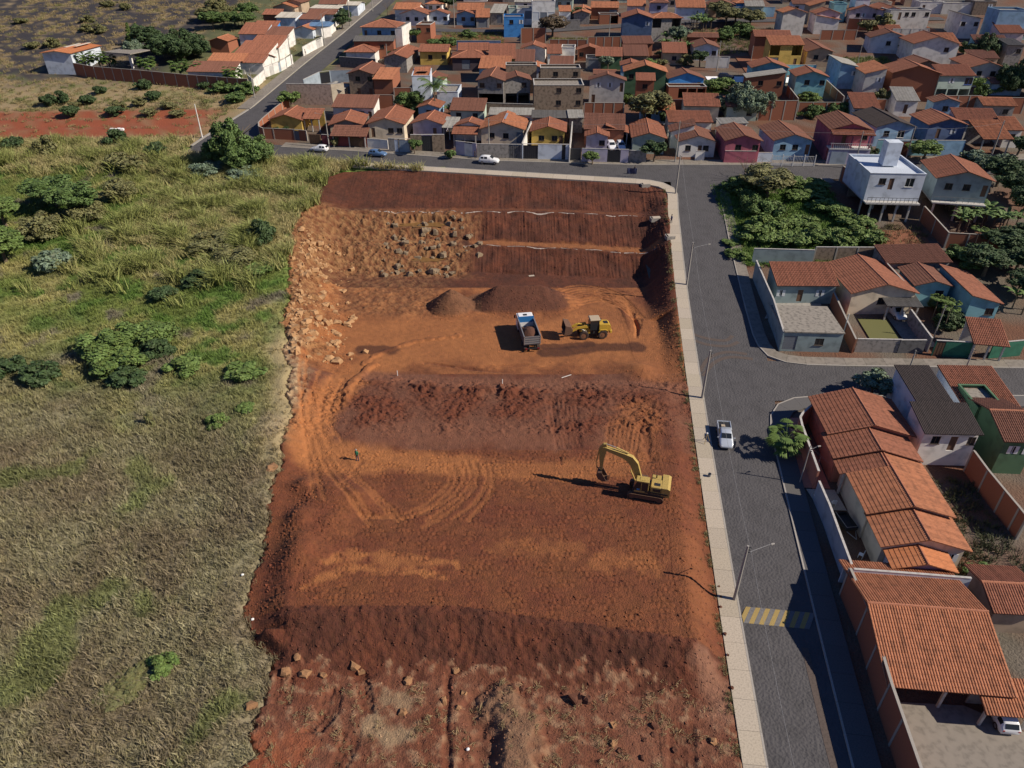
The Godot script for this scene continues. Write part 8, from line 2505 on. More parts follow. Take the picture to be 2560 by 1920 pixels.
var WALLS := [
	[V([-55.95, 187.37, -57.55, 179.82, -58.7, 173.14, -58.83, 170.8, -58.13, 168.46, -56.79, 167.26, -54.46, 167, -49.55, 166.23, -46.59, 165.43]), 2.2, "br", "long brick wall curving round the yellow house corner lot", [[7, 0.02, 0.4, "gg"]], 3, 0.18],
	[V([-45.65, 163.9, -42.98, 163.46]), 2, "wd", "brown wooden slatted driveway gate beside the curved brick wall", [], 0, 0.18],
	[V([-42.41, 162.34, -32.18, 160.62]), 2.4, "dr", "deep red painted street wall with brown wooden gate", [[0, 0.6, 0.94, "wd"]], 0, 0.18],
	[V([-32.03, 160.65, -29.67, 160.18, -27.29, 159.43]), 2, "wh", "patchy white street wall with torn posters", [], 0, 0.18],
	[V([-26.99, 158.18, -22.13, 157.56]), 2.9, "gr", "mossy grey garage front with pale blue gates", [[0, 0.28, 0.44, "wb"], [0, 0.5, 0.95, "gb"]], 0, 0.18],
	[V([-22.09, 158.37, -14.73, 158.26]), 3.5, "bd", "bare concrete garage front with black roller door", [[0, 0.32, 0.64, "bk"]], 0, 0.3],
	[V([-12.12, 155.85, -7.62, 154.32]), 3, "li", "lilac street wall half in shade with white gate", [[0, 0.42, 0.82, "wh"]], 0, 0.18],
	[V([-7.51, 154, 2.08, 153.34]), 3, "gr", "plain grey street wall with white line and slatted gate", [[0, 0.71, 0.97, "dg"]], 0, 0.18],
	[V([2.17, 153.11, 12.02, 152.44]), 3.2, "wb", "pale blue white street wall with black garage door and narrow door", [[0, 0.02, 0.34, "bk"], [0, 0.85, 0.93, "bk"]], 0, 0.3],
	[V([2.16, 153.42, 4.33, 166.05]), 3.2, "wh", "white side wall left of the bright yellow house", [], 0, 0.18],
	[V([12.05, 150.72, 13.57, 165.48]), 3.2, "wh", "white side wall right of the bright yellow house", [], 0, 0.18],
	[V([12.1, 152.23, 14.63, 152.14]), 2.5, "bk", "black metal driveway gate between pale blue and lilac walls", [], 0, 0.18],
	[V([14.66, 151.26, 24.38, 150.3]), 2.8, "li", "lilac grey street wall with wide black car gate", [[0, 0.55, 0.83, "bk"]], 0, 0.18],
	[V([24.59, 150.93, 28.13, 150.3]), 2.4, "gr", "weathered grey block wall behind the round street tree", [], 0, 0.18],
	[V([38.54, 150.96, 40.45, 150.9]), 2, "wh", "small white gate wall before the white gable house", [], 0, 0.18],
	[V([44.29, 149.66, 50.6, 149.24]), 2.5, "pk", "magenta plinth wall below the pink gable house", [], 0, 0.18],
	[V([50.84, 149.78, 54.18, 149.66]), 2, "wb", "pale blue sheet metal gate next to the magenta plinth", [], 0, 0.18],
	[V([77.11, 153.04, 80.8, 152.79, 87.41, 152.33]), 3, "cy", "peeling turquoise block wall with rust brown gate", [[1, 0, 0.45, "rb"]], 0, 0.18],
	[V([87.44, 152.33, 94.94, 151.93]), 3, "lb", "light blue street wall with diagonal shade beside the turquoise one", [], 0, 0.18],
	[V([37.54, 179.97, 47.77, 179.8]), 2.6, "br", "brick terrace wall below the bright blue house", [], 3, 0.18],
	[V([57.73, 173.6, 66.36, 173.38]), 4.2, "br", "high brick terrace wall with concrete posts behind the sky blue house", [], 2.2, 0.18],
	[V([68.48, 178.12, 78.36, 177.65]), 2.2, "br", "low brick terrace wall below the cyan blue house", [], 3, 0.18],
	[V([79.05, 177.99, 88.86, 177.4]), 2.8, "br", "brick terrace wall with shrubs behind the two storey pink house", [], 3, 0.18],
	[V([100.11, 177.5, 110.79, 176.99]), 3.4, "br", "brick terrace wall below the pale green posts house", [], 2.5, 0.18],
	[V([110.66, 175.9, 120.12, 175.08]), 3.4, "br", "brick terrace wall at the foot of the dark trees", [], 2.5, 0.18],
	[V([17.22, 177.82, 26.65, 177.32]), 3, "br", "brick wall panel with posts below the tall off white house", [], 2.2, 0.18],
	[V([-6.74, 181.31, 5.08, 179.8]), 2.2, "bd", "brown yard wall in front of the open ground floors", [], 0, 0.18],
	[V([69.56, 190.67, 69.26, 181.24]), 2, "br", "sloping brick side wall by the cyan blue house", [], 3, 0.18],
	[V([80.15, 193.49, 80.38, 181.59]), 2.2, "br", "sloping brick side wall left of the tall narrow blue house", [], 3, 0.18],
	[V([10.94, 228.11, 21.81, 226.97]), 3.6, "br", "high brick wall closing the dry grass lot", [], 2.5, 0.18],
	[V([22.31, 229.78, 31.94, 229.67]), 3.6, "br", "high brick wall closing the bright green lot", [], 2, 0.18],
	[V([2.76, 238.87, 10.23, 238.9]), 4, "br", "brick lot wall right of the vivid blue house", [], 3, 0.18],
	[V([16.96, 253.58, 21.74, 253.27]), 2.5, "gr", "grey block wall behind the dry grass lot", [], 0, 0.18],
	[V([-16.52, 232.42, -3.37, 231.81]), 2.6, "db", "long dark slate wall under the empty upper lot", [], 0, 0.18],
	[V([73.45, 265.31, 86.94, 264.13]), 2.8, "lb", "sky blue street wall with dark gate on the upper street", [[0, 0.5, 0.7, "bk"]], 0, 0.18],
	[V([81.17, 214.33, 88.26, 214.18]), 2.2, "br", "brick front wall of the beige gable cottage", [], 3, 0.18],
	[V([53.55, 212.52, 59.87, 211.99]), 2.8, "wg", "whitewashed wall with wide white gate by the leaning pole", [[0, 0.55, 0.93, "wh"]], 0, 0.18],
	[V([72.48, 205.51, 81.34, 205.03]), 2.4, "cy", "turquoise yard wall between two blue gable houses", [], 0, 0.18],
	[V([93.22, 237.05, 103.69, 236.39]), 2.5, "br", "short brick wall above the vegetable plot", [], 3, 0.18],
	[V([105.07, 247.57, 118.11, 244.5]), 3, "br", "rusty brick wall under the pale pink house", [], 3, 0.18],
	[V([113.76, 235.28, 124.35, 234.6]), 3, "wg", "grey plastered wall under the long flat building", [], 2.5, 0.18],
	[V([-56.49, 189.35, -45.21, 188.5]), 4.8, "pe", "tall blank peach coloured wall of the corner yard", [], 0, 0.25],
	[V([-45.14, 188.5, -42.08, 189.33]), 4.8, "cr", "cream end of the tall yard wall", [], 0, 0.25],
	[V([-54.7, 198.89, -51.76, 204.92, -48.93, 205.95, -42.34, 205.99]), 2.8, "gb", "grey blue yard wall with black gate along the climbing street", [[1, 0.05, 0.9, "bk"]], 0, 0.18],
	[V([-34.22, 185.78, -29.29, 185.41]), 3, "br", "brick ground floor wall under the stained grey house", [], 3, 0.18],
	[V([-29.1, 185.96, -24.79, 185.75]), 4.5, "br", "tall brick yard wall left of the solar panel house", [], 2.5, 0.18],
	[V([-68.18, 210.37, -65.02, 215.83, -63.08, 221.59]), 2.6, "wh", "white street wall at the foot of the climbing street", [[0, 0.3, 0.55, "wg"], [0, 0.85, 0.98, "gb"]], 0, 0.18],
	[V([-61.73, 228.73, -59.87, 234.29, -57.83, 239.26]), 2.6, "wh", "white street wall with grey gate farther up the climbing street", [[1, 0.3, 0.8, "wg"]], 0, 0.18],
	[V([-59.95, 247.16, -57.34, 249.23]), 2.8, "wh", "bright white wall under the blue metal roof", [], 0, 0.18],
	[V([-48.95, 218.86, -38.29, 216.21]), 2.6, "dg", "dark grey stained wall on the right of the climbing street", [], 0, 0.18],
	[V([-122.72, 215.08, -115.43, 211.53, -100.91, 207.55, -86.66, 203.17, -69.2, 198.76]), 3.2, "br", "long brick boundary wall with concrete posts below the warehouse", [], 3, 0.18],
	[V([-71.15, 205.01, -68.58, 201.08, -67.74, 208.74]), 2.4, "wh", "white corner wall with narrow gates at the end of the brick boundary", [], 0, 0.18],
	[V([40.24, 108.63, 39.88, 97.29, 38.91, 88.77]), 3.1, "tg", "high teal grey street wall of the corner house", [], 0, 0.18],
	[V([41.05, 112.99, 51.03, 112.12]), 2.6, "tg", "tile capped back wall of the corner house lot", [], 0, 0.18],
	[V([51.54, 113.02, 62.05, 112.53]), 2.6, "bd", "dark stained block wall behind the overgrown lot", [], 3, 0.18],
	[V([74.85, 125.14, 75.34, 116.39, 85.24, 114.96]), 2.6, "br", "brick lot wall right of the stilted white house", [], 3, 0.18],
	[V([65.41, 140.64, 67.25, 133.88, 63.64, 126.13]), 2.8, "br", "brick lot wall left of the stilted white house", [], 3, 0.18],
	[V([50.4, 100.65, 49.21, 88.15]), 2.2, "br", "brick side wall between corner slab and cream gable house", [], 0, 0.18],
	[V([49.62, 88.54, 55.95, 88.26]), 2, "gr", "patterned grey block street wall of the small lawn", [], 0, 0.18],
	[V([55.67, 88.16, 59.31, 88.09]), 2, "dg", "dark steel driveway gate before the grey carport", [], 0, 0.18],
	[V([60.27, 95.73, 60.1, 88.22]), 2.2, "gr", "grey side wall right of the steel driveway gate", [], 0, 0.18],
	[V([60.86, 107.16, 61.52, 100.89]), 3.2, "br", "brick party wall between cream and turquoise houses", [], 0, 0.18],
	[V([60.25, 87.41, 65.19, 86.82]), 2.4, "dn", "dark green street wall with brown gate", [[0, 0.02, 0.28, "wd"]], 0, 0.18],
	[V([67.98, 86.64, 72.8, 87.25]), 2.4, "dn", "dark green street wall beyond the red tiled porch", [], 0, 0.18],
	[V([40.02, 74.45, 38.67, 73.8, 37.4, 72.87, 36.28, 71.81, 35.66, 70.94, 35.39, 69.34, 35.15, 66.6, 34.68, 61.45]), 2.6, "tc", "rounded terracotta corner wall around the three gable house", [], 0, 0.2],
	[V([34.18, 59.92, 34.05, 56.23, 33.66, 52.02, 33.35, 48.3]), 2.6, "gb", "long grey blue street wall beside the trailer yard", [], 0, 0.18],
	[V([53.48, 64.29, 53.42, 61.01, 53.56, 57.81, 53.68, 55.29, 53.69, 53.94]), 3, "br", "raw brick lot wall facing the dark empty yard", [], 3, 0.18],
	[V([32.45, 46.99, 32.36, 42.52, 31.87, 38.99, 31.26, 35.12, 30.91, 32.07, 30.42, 27.85]), 3.6, "br", "tall raw brick street wall of the big orange roofed house", [], 3.2, 0.18],
	[V([32.81, 47.01, 38.16, 46.46, 43.48, 45.89]), 3.5, "wb", "white capped party wall behind the big orange roof", [], 0, 0.18],
]

var PLANTS := [
	["clump", 10, 6.5, "leaf_mid", "large dark feathery tree clump at the end of the far street", "", [-58.6, 151.2]],
	["bush", 2.6, 3.6, "leaf_grey", "grey green shrub at the foot of the large tree clump", "shrubs under the tree clump", [-63.0, 148.0, -54.3, 146.0]],
	["bush", 3.2, 2.4, "leaf_dark", "dark green shrub standing in pale tall grass", "dark shrubs in the tall grass", [-111.8, 162.9, -78.2, 157.7, -89.3, 164.1]],
	["bush", 3.4, 2.8, "leaf_olive", "olive green shrub in the upper field", "olive shrubs in the field", [-103.1, 160.2, -81.7, 151.1, -84.9, 152.8]],
	["tree", 6.5, 4.6, "leaf_mid", "broad mid green tree in the middle of the field", "broad trees in the field", [-88.6, 134.4, -81.3, 128.8]],
	["bush", 4.2, 3.6, "leaf_olive", "large olive shrub beside the broad field trees", "large olive shrubs", [-77.1, 138.5, -84.8, 121.4, -79.6, 128.0]],
	["tree", 6, 4.6, "leaf_lush", "fresh green tree at the field border", "fresh green field trees", [-93.7, 125.8, -86.4, 112.6]],
	["bush", 3.6, 3, "leaf_grey", "grey green bush beside bare ashy ground", "", [-77.0, 110.7]],
	["bush", 4.2, 2.5, "leaf_dark", "dark upright bush near the edge of the rock slope", "", [-43.7, 117.9]],
	["bush", 2.6, 4.2, "leaf_olive", "low spreading scrub over ashy patch", "low spreading scrub", [-46.7, 111.6, -51.8, 116.7]],
	["bush", 2.8, 3.6, "leaf_lush", "lush green thicket in the middle field", "lush thicket of the middle field", [-57.6, 86.0, -55.3, 88.4, -52.4, 89.7, -54.1, 82.3]],
	["bush", 2.2, 2.2, "leaf_dark", "dark small bush scattered in the meadow", "dark small meadow bushes", [-51.3, 79.3, -50.1, 85.9, -63.5, 80.0, -68.1, 81.7, -50.9, 105.3, -54.7, 100.8]],
	["bush", 1.6, 2.4, "leaf_lush", "yellow green low shrub in the meadow", "yellow green low shrubs", [-44.7, 82.2, -41.3, 108.7, -36.1, 81.3]],
	["bush", 2, 0.8, "leaf_olive", "thin sapling with yellowish leaves at the thicket edge", "", [-44.5, 70.5]],
	["bush", 1.2, 1.2, "leaf_lush", "small light green bush among brown grass", "small bushes in brown grass", [-36.5, 70.7, -31.2, 39.0, -33.9, 73.4]],
	["bush", 0.6, 1.5, "leaf_olive", "greenish grassy patch among brown grass", "bright grass patches", [-33.6, 37.6, -33.0, 38.7, -34.3, 36.5]],
	["tree", 5, 2.7, "leaf_dark", "round dark street tree before the grey block wall", "", [29.8, 150.6]],
	["tree", 2.9, 1.6, "leaf_lush", "small clipped street tree before the lilac grey wall", "", [16.9, 149.9]],
	["tree", 3.8, 1.6, "leaf_mid", "young street tree before the bare concrete garage", "", [-21.2, 156.6]],
	["bush", 1.9, 1.1, "leaf_mid", "round clipped shrub on the pavement of the lilac street wall", "", [-13.1, 153.8]],
	["bush", 2, 0.9, "leaf_olive", "thin shrub before the deep red wall", "", [-39.3, 161.5]],
	["tree", 4.2, 2.6, "leaf_lush", "bright green tree behind the small yellow house", "", [-55.0, 185.6]],
	["bush", 1.7, 2.6, "leaf_dark", "dark wide hedge inside the curved brick wall", "", [-53.2, 172.7]],
	["tree", 5.2, 3.2, "leaf_mid", "leafy tree between the cream and the solar panel house", "", [-25.3, 181.2]],
	["bush", 3.2, 2.4, "leaf_dark", "dark shrub beside the leafy tree below the white house", "", [-23.0, 180.5]],
	["palm", 6, 3, "leaf_palm", "tall feather palm before the solar panel house", "", [-18.8, 181.5]],
	["banana", 3.2, 1.9, "leaf_palm", "banana plant beside the feather palm", "banana plants by the feather palm", [-14.6, 178.9, -13.1, 179.5]],
	["tree", 8, 4.8, "leaf_olive", "large thin brownish tree behind the pale green house", "", [30.8, 171.5]],
	["bush", 2.6, 1.6, "leaf_lush", "bright shrub under the tall off white house", "", [28.7, 186.5]],
	["bush", 4, 2.4, "leaf_dark", "dark shrub right of the large thin tree", "", [35.1, 173.7]],
	["clump", 7.6, 6.6, "leaf_grey", "big silvery green tree spreading over brick walls", "", [54.5, 176.1]],
	["bush", 2.8, 3, "leaf_lush", "fresh green creeper bush by the parked dark car", "creeper bushes by the dark car", [52.6, 195.0, 55.6, 196.2]],
	["bush", 1.6, 2.2, "leaf_lush", "bright low shrub below the cyan blue house", "bright shrubs under the cyan house", [74.5, 186.3, 73.4, 187.1]],
	["bush", 2.2, 1.8, "leaf_mid", "garden shrub along the low brick terrace wall", "shrubs along the terrace wall", [72.8, 176.9, 76.3, 176.7, 78.8, 177.2, 70.7, 174.5]],
	["tree", 4.4, 3.3, "leaf_lush", "dense round yellow green tree before the light blue wall", "", [85.6, 149.2]],
	["bush", 2.4, 1.7, "leaf_dark", "dark rounded shrub before the turquoise wall", "", [75.2, 151.1]],
	["tree", 4.4, 2.6, "leaf_dark", "dark street tree beside the orange carport", "", [106.1, 151.0]],
	["tree", 4.4, 2.2, "leaf_olive", "small thin tree against the brick terrace wall", "", [89.2, 180.3]],
	["tree", 5, 2, "leaf_lush", "yellow green tree beside the posts of the pale green house", "", [116.2, 188.8]],
	["bush", 2.6, 1.9, "leaf_mid", "shrub at the foot of the brick terrace by the pale green house", "shrubs by the pale green house", [121.0, 188.9, 116.9, 187.2]],
	["clump", 9, 6.5, "leaf_dark", "big shady tree group right of the blue grey gable house", "", [126.5, 188.3]],
	["bush", 2.8, 2.4, "leaf_grey", "grey green shrub behind the orange gable on posts", "grey shrubs behind the posts house", [95.7, 146.3, 97.5, 144.5, 95.7, 148.6, 99.9, 145.3]],
	["tree", 6.4, 3.6, "leaf_grey", "silvery tree above the banana grove", "", [50.0, 232.6]],
	["banana", 3.8, 2.2, "leaf_mid", "banana plant in the overgrown middle lots", "banana plants of the middle lots", [46.7, 234.7, 45.0, 229.2, 57.9, 251.5, 60.4, 249.1, 62.6, 251.2, 60.6, 255.8, 50.2, 226.1, 49.0, 231.7]],
	["bush", 2.2, 2.6, "leaf_lush", "rounded yellow green bush by the brown tiled cottage", "", [37.4, 214.8]],
	["tree", 4.2, 2.4, "leaf_dark", "dark street tree left of the whitewashed wall", "", [52.1, 213.0]],
	["tree", 5.2, 4, "leaf_olive", "scrubby tree on the open slope under the blue street wall", "scrubby trees under the blue wall", [68.7, 254.1, 72.2, 256.2, 75.3, 250.4, 67.5, 262.4]],
	["bush", 2.4, 3, "leaf_mid", "tangled shrub on the open slope", "tangled shrubs of the open slope", [72.1, 247.3, 67.6, 244.4, 73.2, 241.0, 64.3, 238.5]],
	["bush", 2.2, 2.2, "leaf_olive", "weedy shrub in the lot below the banana plants", "weedy shrubs below the bananas", [41.4, 215.4, 45.0, 217.7, 48.3, 215.8, 43.2, 223.0]],
	["bush", 1.8, 1.5, "leaf_mid", "shrub at the garage of the yellow terrace house", "", [73.9, 217.8]],
	["tree", 5.2, 3, "leaf_olive", "garden tree in front of the rusty brick wall", "garden trees by the rusty brick wall", [108.1, 238.9, 113.5, 241.6]],
	["clump", 7.5, 5.6, "leaf_dark", "wide dark tree beside the aqua house", "", [131.4, 217.1]],
	["tree", 4, 1.8, "leaf_mid", "slim tree in front of the bluish white gable house", "", [111.3, 220.0]],
	["bush", 2.6, 1.8, "leaf_lush", "bright bush at the end of the rusty brick wall", "", [121.1, 247.5]],
	["tree", 7.2, 4.6, "leaf_brown", "large brownish half bare tree beside the brick lot wall", "", [12.5, 243.2]],
	["tree", 3.6, 2.8, "leaf_dark", "dark shrubby tree over the grey block wall", "", [22.2, 264.7]],
	["bush", 1.6, 2, "leaf_mid", "low shrub on the red earth lot", "low shrubs of the red earth lot", [-14.2, 246.9, -12.4, 246.3]],
	["bush", 1.8, 1.2, "leaf_lush", "small bush against the striped brick wall", "small bushes at the striped brick wall", [26.0, 234.0, 29.2, 232.9]],
	["tree", 4.4, 2.4, "leaf_grey", "round grey green tree before the dark garage", "", [26.4, 211.7]],
	["bush", 2.2, 2.2, "leaf_mid", "hedge shrub under the red earth lot", "hedge shrubs of the red earth lot", [-20.6, 236.8, -18.4, 237.6, -23.7, 238.9]],
	["tree", 4.2, 3, "leaf_dark", "garden tree behind the white gable house on the upper street", "garden trees on the upper street", [-24.9, 281.9, -22.2, 281.0]],
	["tree", 4, 2.4, "leaf_mid", "garden tree under the raw brick box", "", [-29.3, 242.2]],
	["tree", 5, 2.4, "leaf_dark", "street tree on the climbing street pavement", "street trees of the climbing street", [-55.3, 257.0, -55.8, 263.2]],
	["clump", 8, 8, "leaf_olive", "big mixed scrub trees at the edge of the burnt slope", "", [-100.4, 272.1]],
	["tree", 5.2, 3.6, "leaf_mid", "bushy tree of the grove behind the climbing street", "grove behind the climbing street", [-88.1, 260.7, -92.3, 263.3, -95.1, 261.2, -98.6, 260.3, -89.5, 271.4]],
	["banana", 4, 2.6, "leaf_palm", "banana plant in the grove behind the climbing street", "", [-91.0, 263.2]],
	["bare", 4.5, 2.2, "bark", "leafless street tree near the top of the climbing street", "", [-42.9, 274.6]],
	["bush", 3, 2, "leaf_dark", "dark shrub against the brown gable house", "", [-34.2, 223.8]],
	["clump", 8, 7, "leaf_dark", "big dark tree group behind the mossy roofed house", "", [-97.8, 229.9]],
	["tree", 6.5, 4.6, "leaf_dark", "dark orchard tree behind the long brick wall", "dark orchard trees", [-108.3, 236.6, -111.8, 238.4, -105.2, 234.9]],
	["tree", 6.5, 3, "leaf_grey", "tall blue green tree beside the open carport slab", "", [-108.4, 223.9]],
	["conifer", 6, 1.4, "leaf_lush", "yellow green column conifer behind the carport slab", "column conifers", [-118.8, 243.6, -116.0, 243.5]],
	["fanpalm", 3, 2.4, "leaf_palm", "fan palm standing along the long brick wall", "fan palms along the brick wall", [-121.6, 219.0, -117.8, 219.5, -114.2, 217.9, -102.0, 214.5, -91.9, 211.4, -86.7, 210.0, -74.2, 202.8]],
	["bush", 2.6, 2, "leaf_dark", "dark shrub on the red earth steps", "dark shrubs of the earth steps", [-109.2, 199.1, -119.3, 192.1, -116.0, 193.0, -109.3, 192.2, -98.4, 184.0, -109.6, 184.0, -92.8, 194.2, -98.6, 202.2, -81.6, 202.0]],
	["bush", 1.6, 1.8, "leaf_olive", "dusty shrub on the red earth steps", "dusty shrubs of the earth steps", [-99.9, 188.9, -95.2, 190.9, -90.1, 183.1, -86.6, 188.3, -111.5, 190.0, -82.8, 182.3]],
	["bush", 2.4, 2.6, "leaf_mid", "green shrub on the verge below the white corner wall", "verge shrubs", [-72.0, 199.1, -76.6, 199.3, -76.2, 204.8, -69.6, 197.8, -71.6, 192.1]],
	["bush", 2.2, 2.4, "leaf_olive", "tawny bush on the burnt slope", "tawny bushes of the burnt slope", [-169.1, 272.0, -148.8, 242.2, -143.6, 243.5, -140.7, 260.6, -148.8, 294.3, -139.1, 289.0, -135.6, 258.5, -145.6, 272.4]],
	["tree", 5.5, 4.8, "leaf_olive", "large brownish tree at the edge of the overgrown lot", "", [49.0, 134.0]],
	["bush", 3, 2.8, "leaf_mid", "dark bush along the road side of the overgrown lot", "dark bushes of the overgrown lot", [45.7, 129.1, 48.1, 127.5, 45.0, 134.2, 44.3, 136.9]],
	["bush", 2, 2.8, "leaf_lush", "bright creeper mound in the overgrown lot", "creeper mounds of the overgrown lot", [57.6, 137.5, 59.8, 136.8, 55.1, 133.8, 57.8, 133.7, 58.5, 129.1, 60.4, 128.0, 49.9, 122.7, 48.1, 121.8, 52.4, 124.5]],
	["bush", 2.4, 2.6, "leaf_lush", "leafy bush at the near edge of the overgrown lot", "near bushes of the overgrown lot", [43.2, 120.3, 45.4, 119.3, 47.5, 118.8, 50.6, 118.2, 53.7, 118.9, 56.2, 118.9, 57.8, 117.9, 60.9, 119.5, 62.6, 118.2, 60.9, 124.1, 63.1, 123.1, 45.4, 122.9]],
	["bush", 1, 1.4, "leaf_lush", "weedy bush on the verge by the side road", "verge weeds by the side road", [38.6, 115.3, 39.8, 114.4, 38.6, 118.7]],
	["bare", 4.5, 2.6, "bark", "leafless grey tree at the corner of the overgrown lot", "", [46.5, 141.4]],
	["bare", 4, 2.2, "bark", "thin leafless tree above the large brownish tree", "", [49.9, 142.5]],
	["banana", 3.8, 2.3, "leaf_mid", "banana plant in the garden right of the stilted house", "bananas right of the stilted house", [81.9, 125.6, 81.9, 129.0, 82.3, 123.3, 85.7, 125.0, 85.3, 122.2, 80.5, 121.5, 86.8, 121.2, 89.2, 122.1]],
	["tree", 5.5, 3.6, "leaf_dark", "dark garden tree beyond the banana plants", "dark garden trees", [94.8, 132.1, 95.3, 129.5, 94.8, 137.1, 93.1, 125.2]],
	["tree", 5, 3.6, "leaf_dark", "shady tree behind the pale turquoise house", "shady trees behind the turquoise house", [83.3, 113.5, 83.6, 108.7, 78.1, 108.1, 87.6, 114.2, 81.4, 101.8]],
	["bush", 2.4, 2.2, "leaf_mid", "garden bush beside the long low shed roof", "garden bushes by the shed roof", [76.5, 111.8, 77.3, 110.5, 76.1, 113.0]],
	["banana", 3.8, 2.4, "leaf_palm", "banana plant at the turquoise house wing", "bananas at the turquoise wing", [78.9, 98.4, 82.0, 103.3]],
	["papaya", 4.5, 1.2, "leaf_lush", "tall thin papaya tree by the brick lot wall", "", [78.4, 113.3]],
	["papaya", 3.6, 1.1, "leaf_lush", "papaya tree in the turquoise house garden", "papayas in the turquoise garden", [64.6, 96.5, 65.1, 95.8, 64.6, 93.2, 65.8, 95.0]],
	["bush", 1.8, 1.7, "leaf_dark", "dark garden shrub among the papaya trees", "shrubs among the papayas", [65.7, 94.3, 67.3, 95.0, 66.6, 99.1]],
	["fanpalm", 2.4, 2, "leaf_palm", "large fan palm casting its shadow on the side road", "", [33.0, 67.6]],
	["tree", 4.2, 2.3, "leaf_grey", "feathery grey green tree at the cross street kerb", "", [48.0, 78.3]],
	["conifer", 3.8, 1.3, "leaf_dark", "leaning dark conifer at the cross street kerb", "", [51.8, 79.0]],
	["bush", 1, 1.3, "leaf_mid", "creeping shrub by the neighbouring red roof", "creepers by the red roof", [47.3, 49.0, 48.0, 48.7]],
]

func site_strokes(dark: Color, red: Color, warm: Color, orange: Color, tan: Color, pink: Color) -> void:
	stroke(smooth_path(V([-23.2, 94.6, -10.9, 93.4, 1.2, 94.0, 20.6, 93.4])), 13, orange, 0.75, 0.000, 0.5, 2)
	stroke(smooth_path(V([13.2, 105.3, 19.3, 101.1, 22.4, 89.8, 20.3, 84.3])), 8, orange.lerp(warm, 0.4), 0.7, 0.000, 0.5, 2)
	stroke(smooth_path(V([-17.3, 87.0, -21.4, 84.3, -23.7, 78.8, -25.2, 73.8, -25.1, 69.6, -22.9, 66.1, -16.6, 65.4])), 5.5, orange, 0.9, -0.050, 0.35, 1)
	stroke(smooth_path(V([-22.9, 66.1, -13.2, 65.0, -1.4, 63.7, 9.3, 63.4, 13.7, 65.0])), 3.6, orange, 0.85, 0.000, 0.4, 1.4)
	stroke(smooth_path(V([13.7, 65.0, 14.7, 68.8, 16.5, 73.8])), 6, orange.lerp(warm, 0.4), 0.6, 0.000, 0.5, 2)
	stroke(smooth_path(V([-19.5, 83.1, -4.4, 81.3, 12.0, 80.8, 23.9, 79.8])), 3, pink, 0.8, 0.000, 0.5, 1)
	stroke(smooth_path(V([-16.9, 70.0, -6.5, 70.0, 4.9, 69.2])), 4.5, pink, 0.7, -0.030, 0.5, 2)
	stroke(smooth_path(V([-20.0, 76.5, -9.4, 75.6, 8.8, 74.7])), 3, red, 0.25, 0.100, 0.6, 3)
	stroke(smooth_path(V([14.0, 78.8, 16.7, 78.8, 19.2, 77.9])), 4, red, 0.25, 0.250, 0.4, 1)
	stroke(smooth_path(V([5.0, 89.9, 8.4, 90.2, 13.4, 91.4, 18.9, 91.4])), 2.6, dark, 0.85, 0.000, 0.3, 1)
	stroke(smooth_path(V([4.5, 91.4, 7.9, 91.7, 11.6, 92.3])), 1.6, dark, 0.8, 0.000, 0.3, 1)
	stroke(smooth_path(V([-22.1, 90.5, -20.1, 90.8, -17.9, 90.5])), 2.6, dark, 0.8, 0.000, 0.3, 1)
	stroke(smooth_path(V([-2.0, 63.7, 8.1, 63.7, 13.1, 63.5, 21.5, 63.2])), 3.2, red, 0.25, 0.050, 0.5, 2)
	stroke(smooth_path(V([-7.4, 63.7, -7.1, 61.4, -8.1, 59.3, -9.9, 57.2, -12.4, 55.8, -15.2, 55.8])), 0.55, orange.lerp(warm, 0.45), 0.6, -0.080, 0.35, 0.4)
	stroke(smooth_path(V([-7.0, 64.3, -6.4, 61.4, -7.4, 59.0, -9.3, 56.8, -11.9, 55.5, -16.5, 56.0])), 0.55, orange.lerp(warm, 0.45), 0.6, -0.080, 0.35, 0.4)
	stroke(smooth_path(V([-6.0, 64.8, -5.4, 62.7, -5.9, 60.2, -7.3, 58.1, -9.8, 56.1, -12.0, 55.2])), 0.55, orange.lerp(warm, 0.45), 0.6, -0.080, 0.35, 0.4)
	stroke(smooth_path(V([-5.3, 65.1, -4.7, 62.5, -5.2, 59.7, -6.7, 57.6, -9.0, 55.2])), 0.55, orange.lerp(warm, 0.45), 0.6, -0.080, 0.35, 0.4)
	stroke(smooth_path(V([-4.4, 64.8, -4.0, 62.5, -4.5, 59.7, -6.0, 57.4, -7.7, 55.4, -9.3, 54.1])), 0.55, orange.lerp(warm, 0.45), 0.6, -0.080, 0.35, 0.4)
	stroke(smooth_path(V([-3.3, 64.8, -2.9, 62.2, -3.4, 59.3, -4.7, 57.0, -6.2, 55.4])), 0.55, orange.lerp(warm, 0.45), 0.6, -0.080, 0.35, 0.4)
	stroke(smooth_path(V([-2.6, 64.5, -2.2, 61.7, -2.6, 58.8, -3.8, 56.5, -4.6, 55.2])), 0.55, orange.lerp(warm, 0.45), 0.6, -0.080, 0.35, 0.4)
	stroke(smooth_path(V([-24.1, 65.9, -22.9, 61.4, -21.4, 57.6])), 0.55, orange.lerp(warm, 0.45), 0.6, -0.080, 0.35, 0.4)
	stroke(smooth_path(V([-23.5, 65.9, -22.4, 62.2, -20.4, 57.4])), 0.55, orange.lerp(warm, 0.45), 0.6, -0.080, 0.35, 0.4)
	stroke(smooth_path(V([-22.8, 65.9, -19.1, 59.7, -15.8, 55.6])), 0.55, orange.lerp(warm, 0.45), 0.6, -0.080, 0.35, 0.4)
	stroke(smooth_path(V([-22.1, 65.9, -18.6, 60.2, -15.3, 56.1])), 0.55, orange.lerp(warm, 0.45), 0.6, -0.080, 0.35, 0.4)
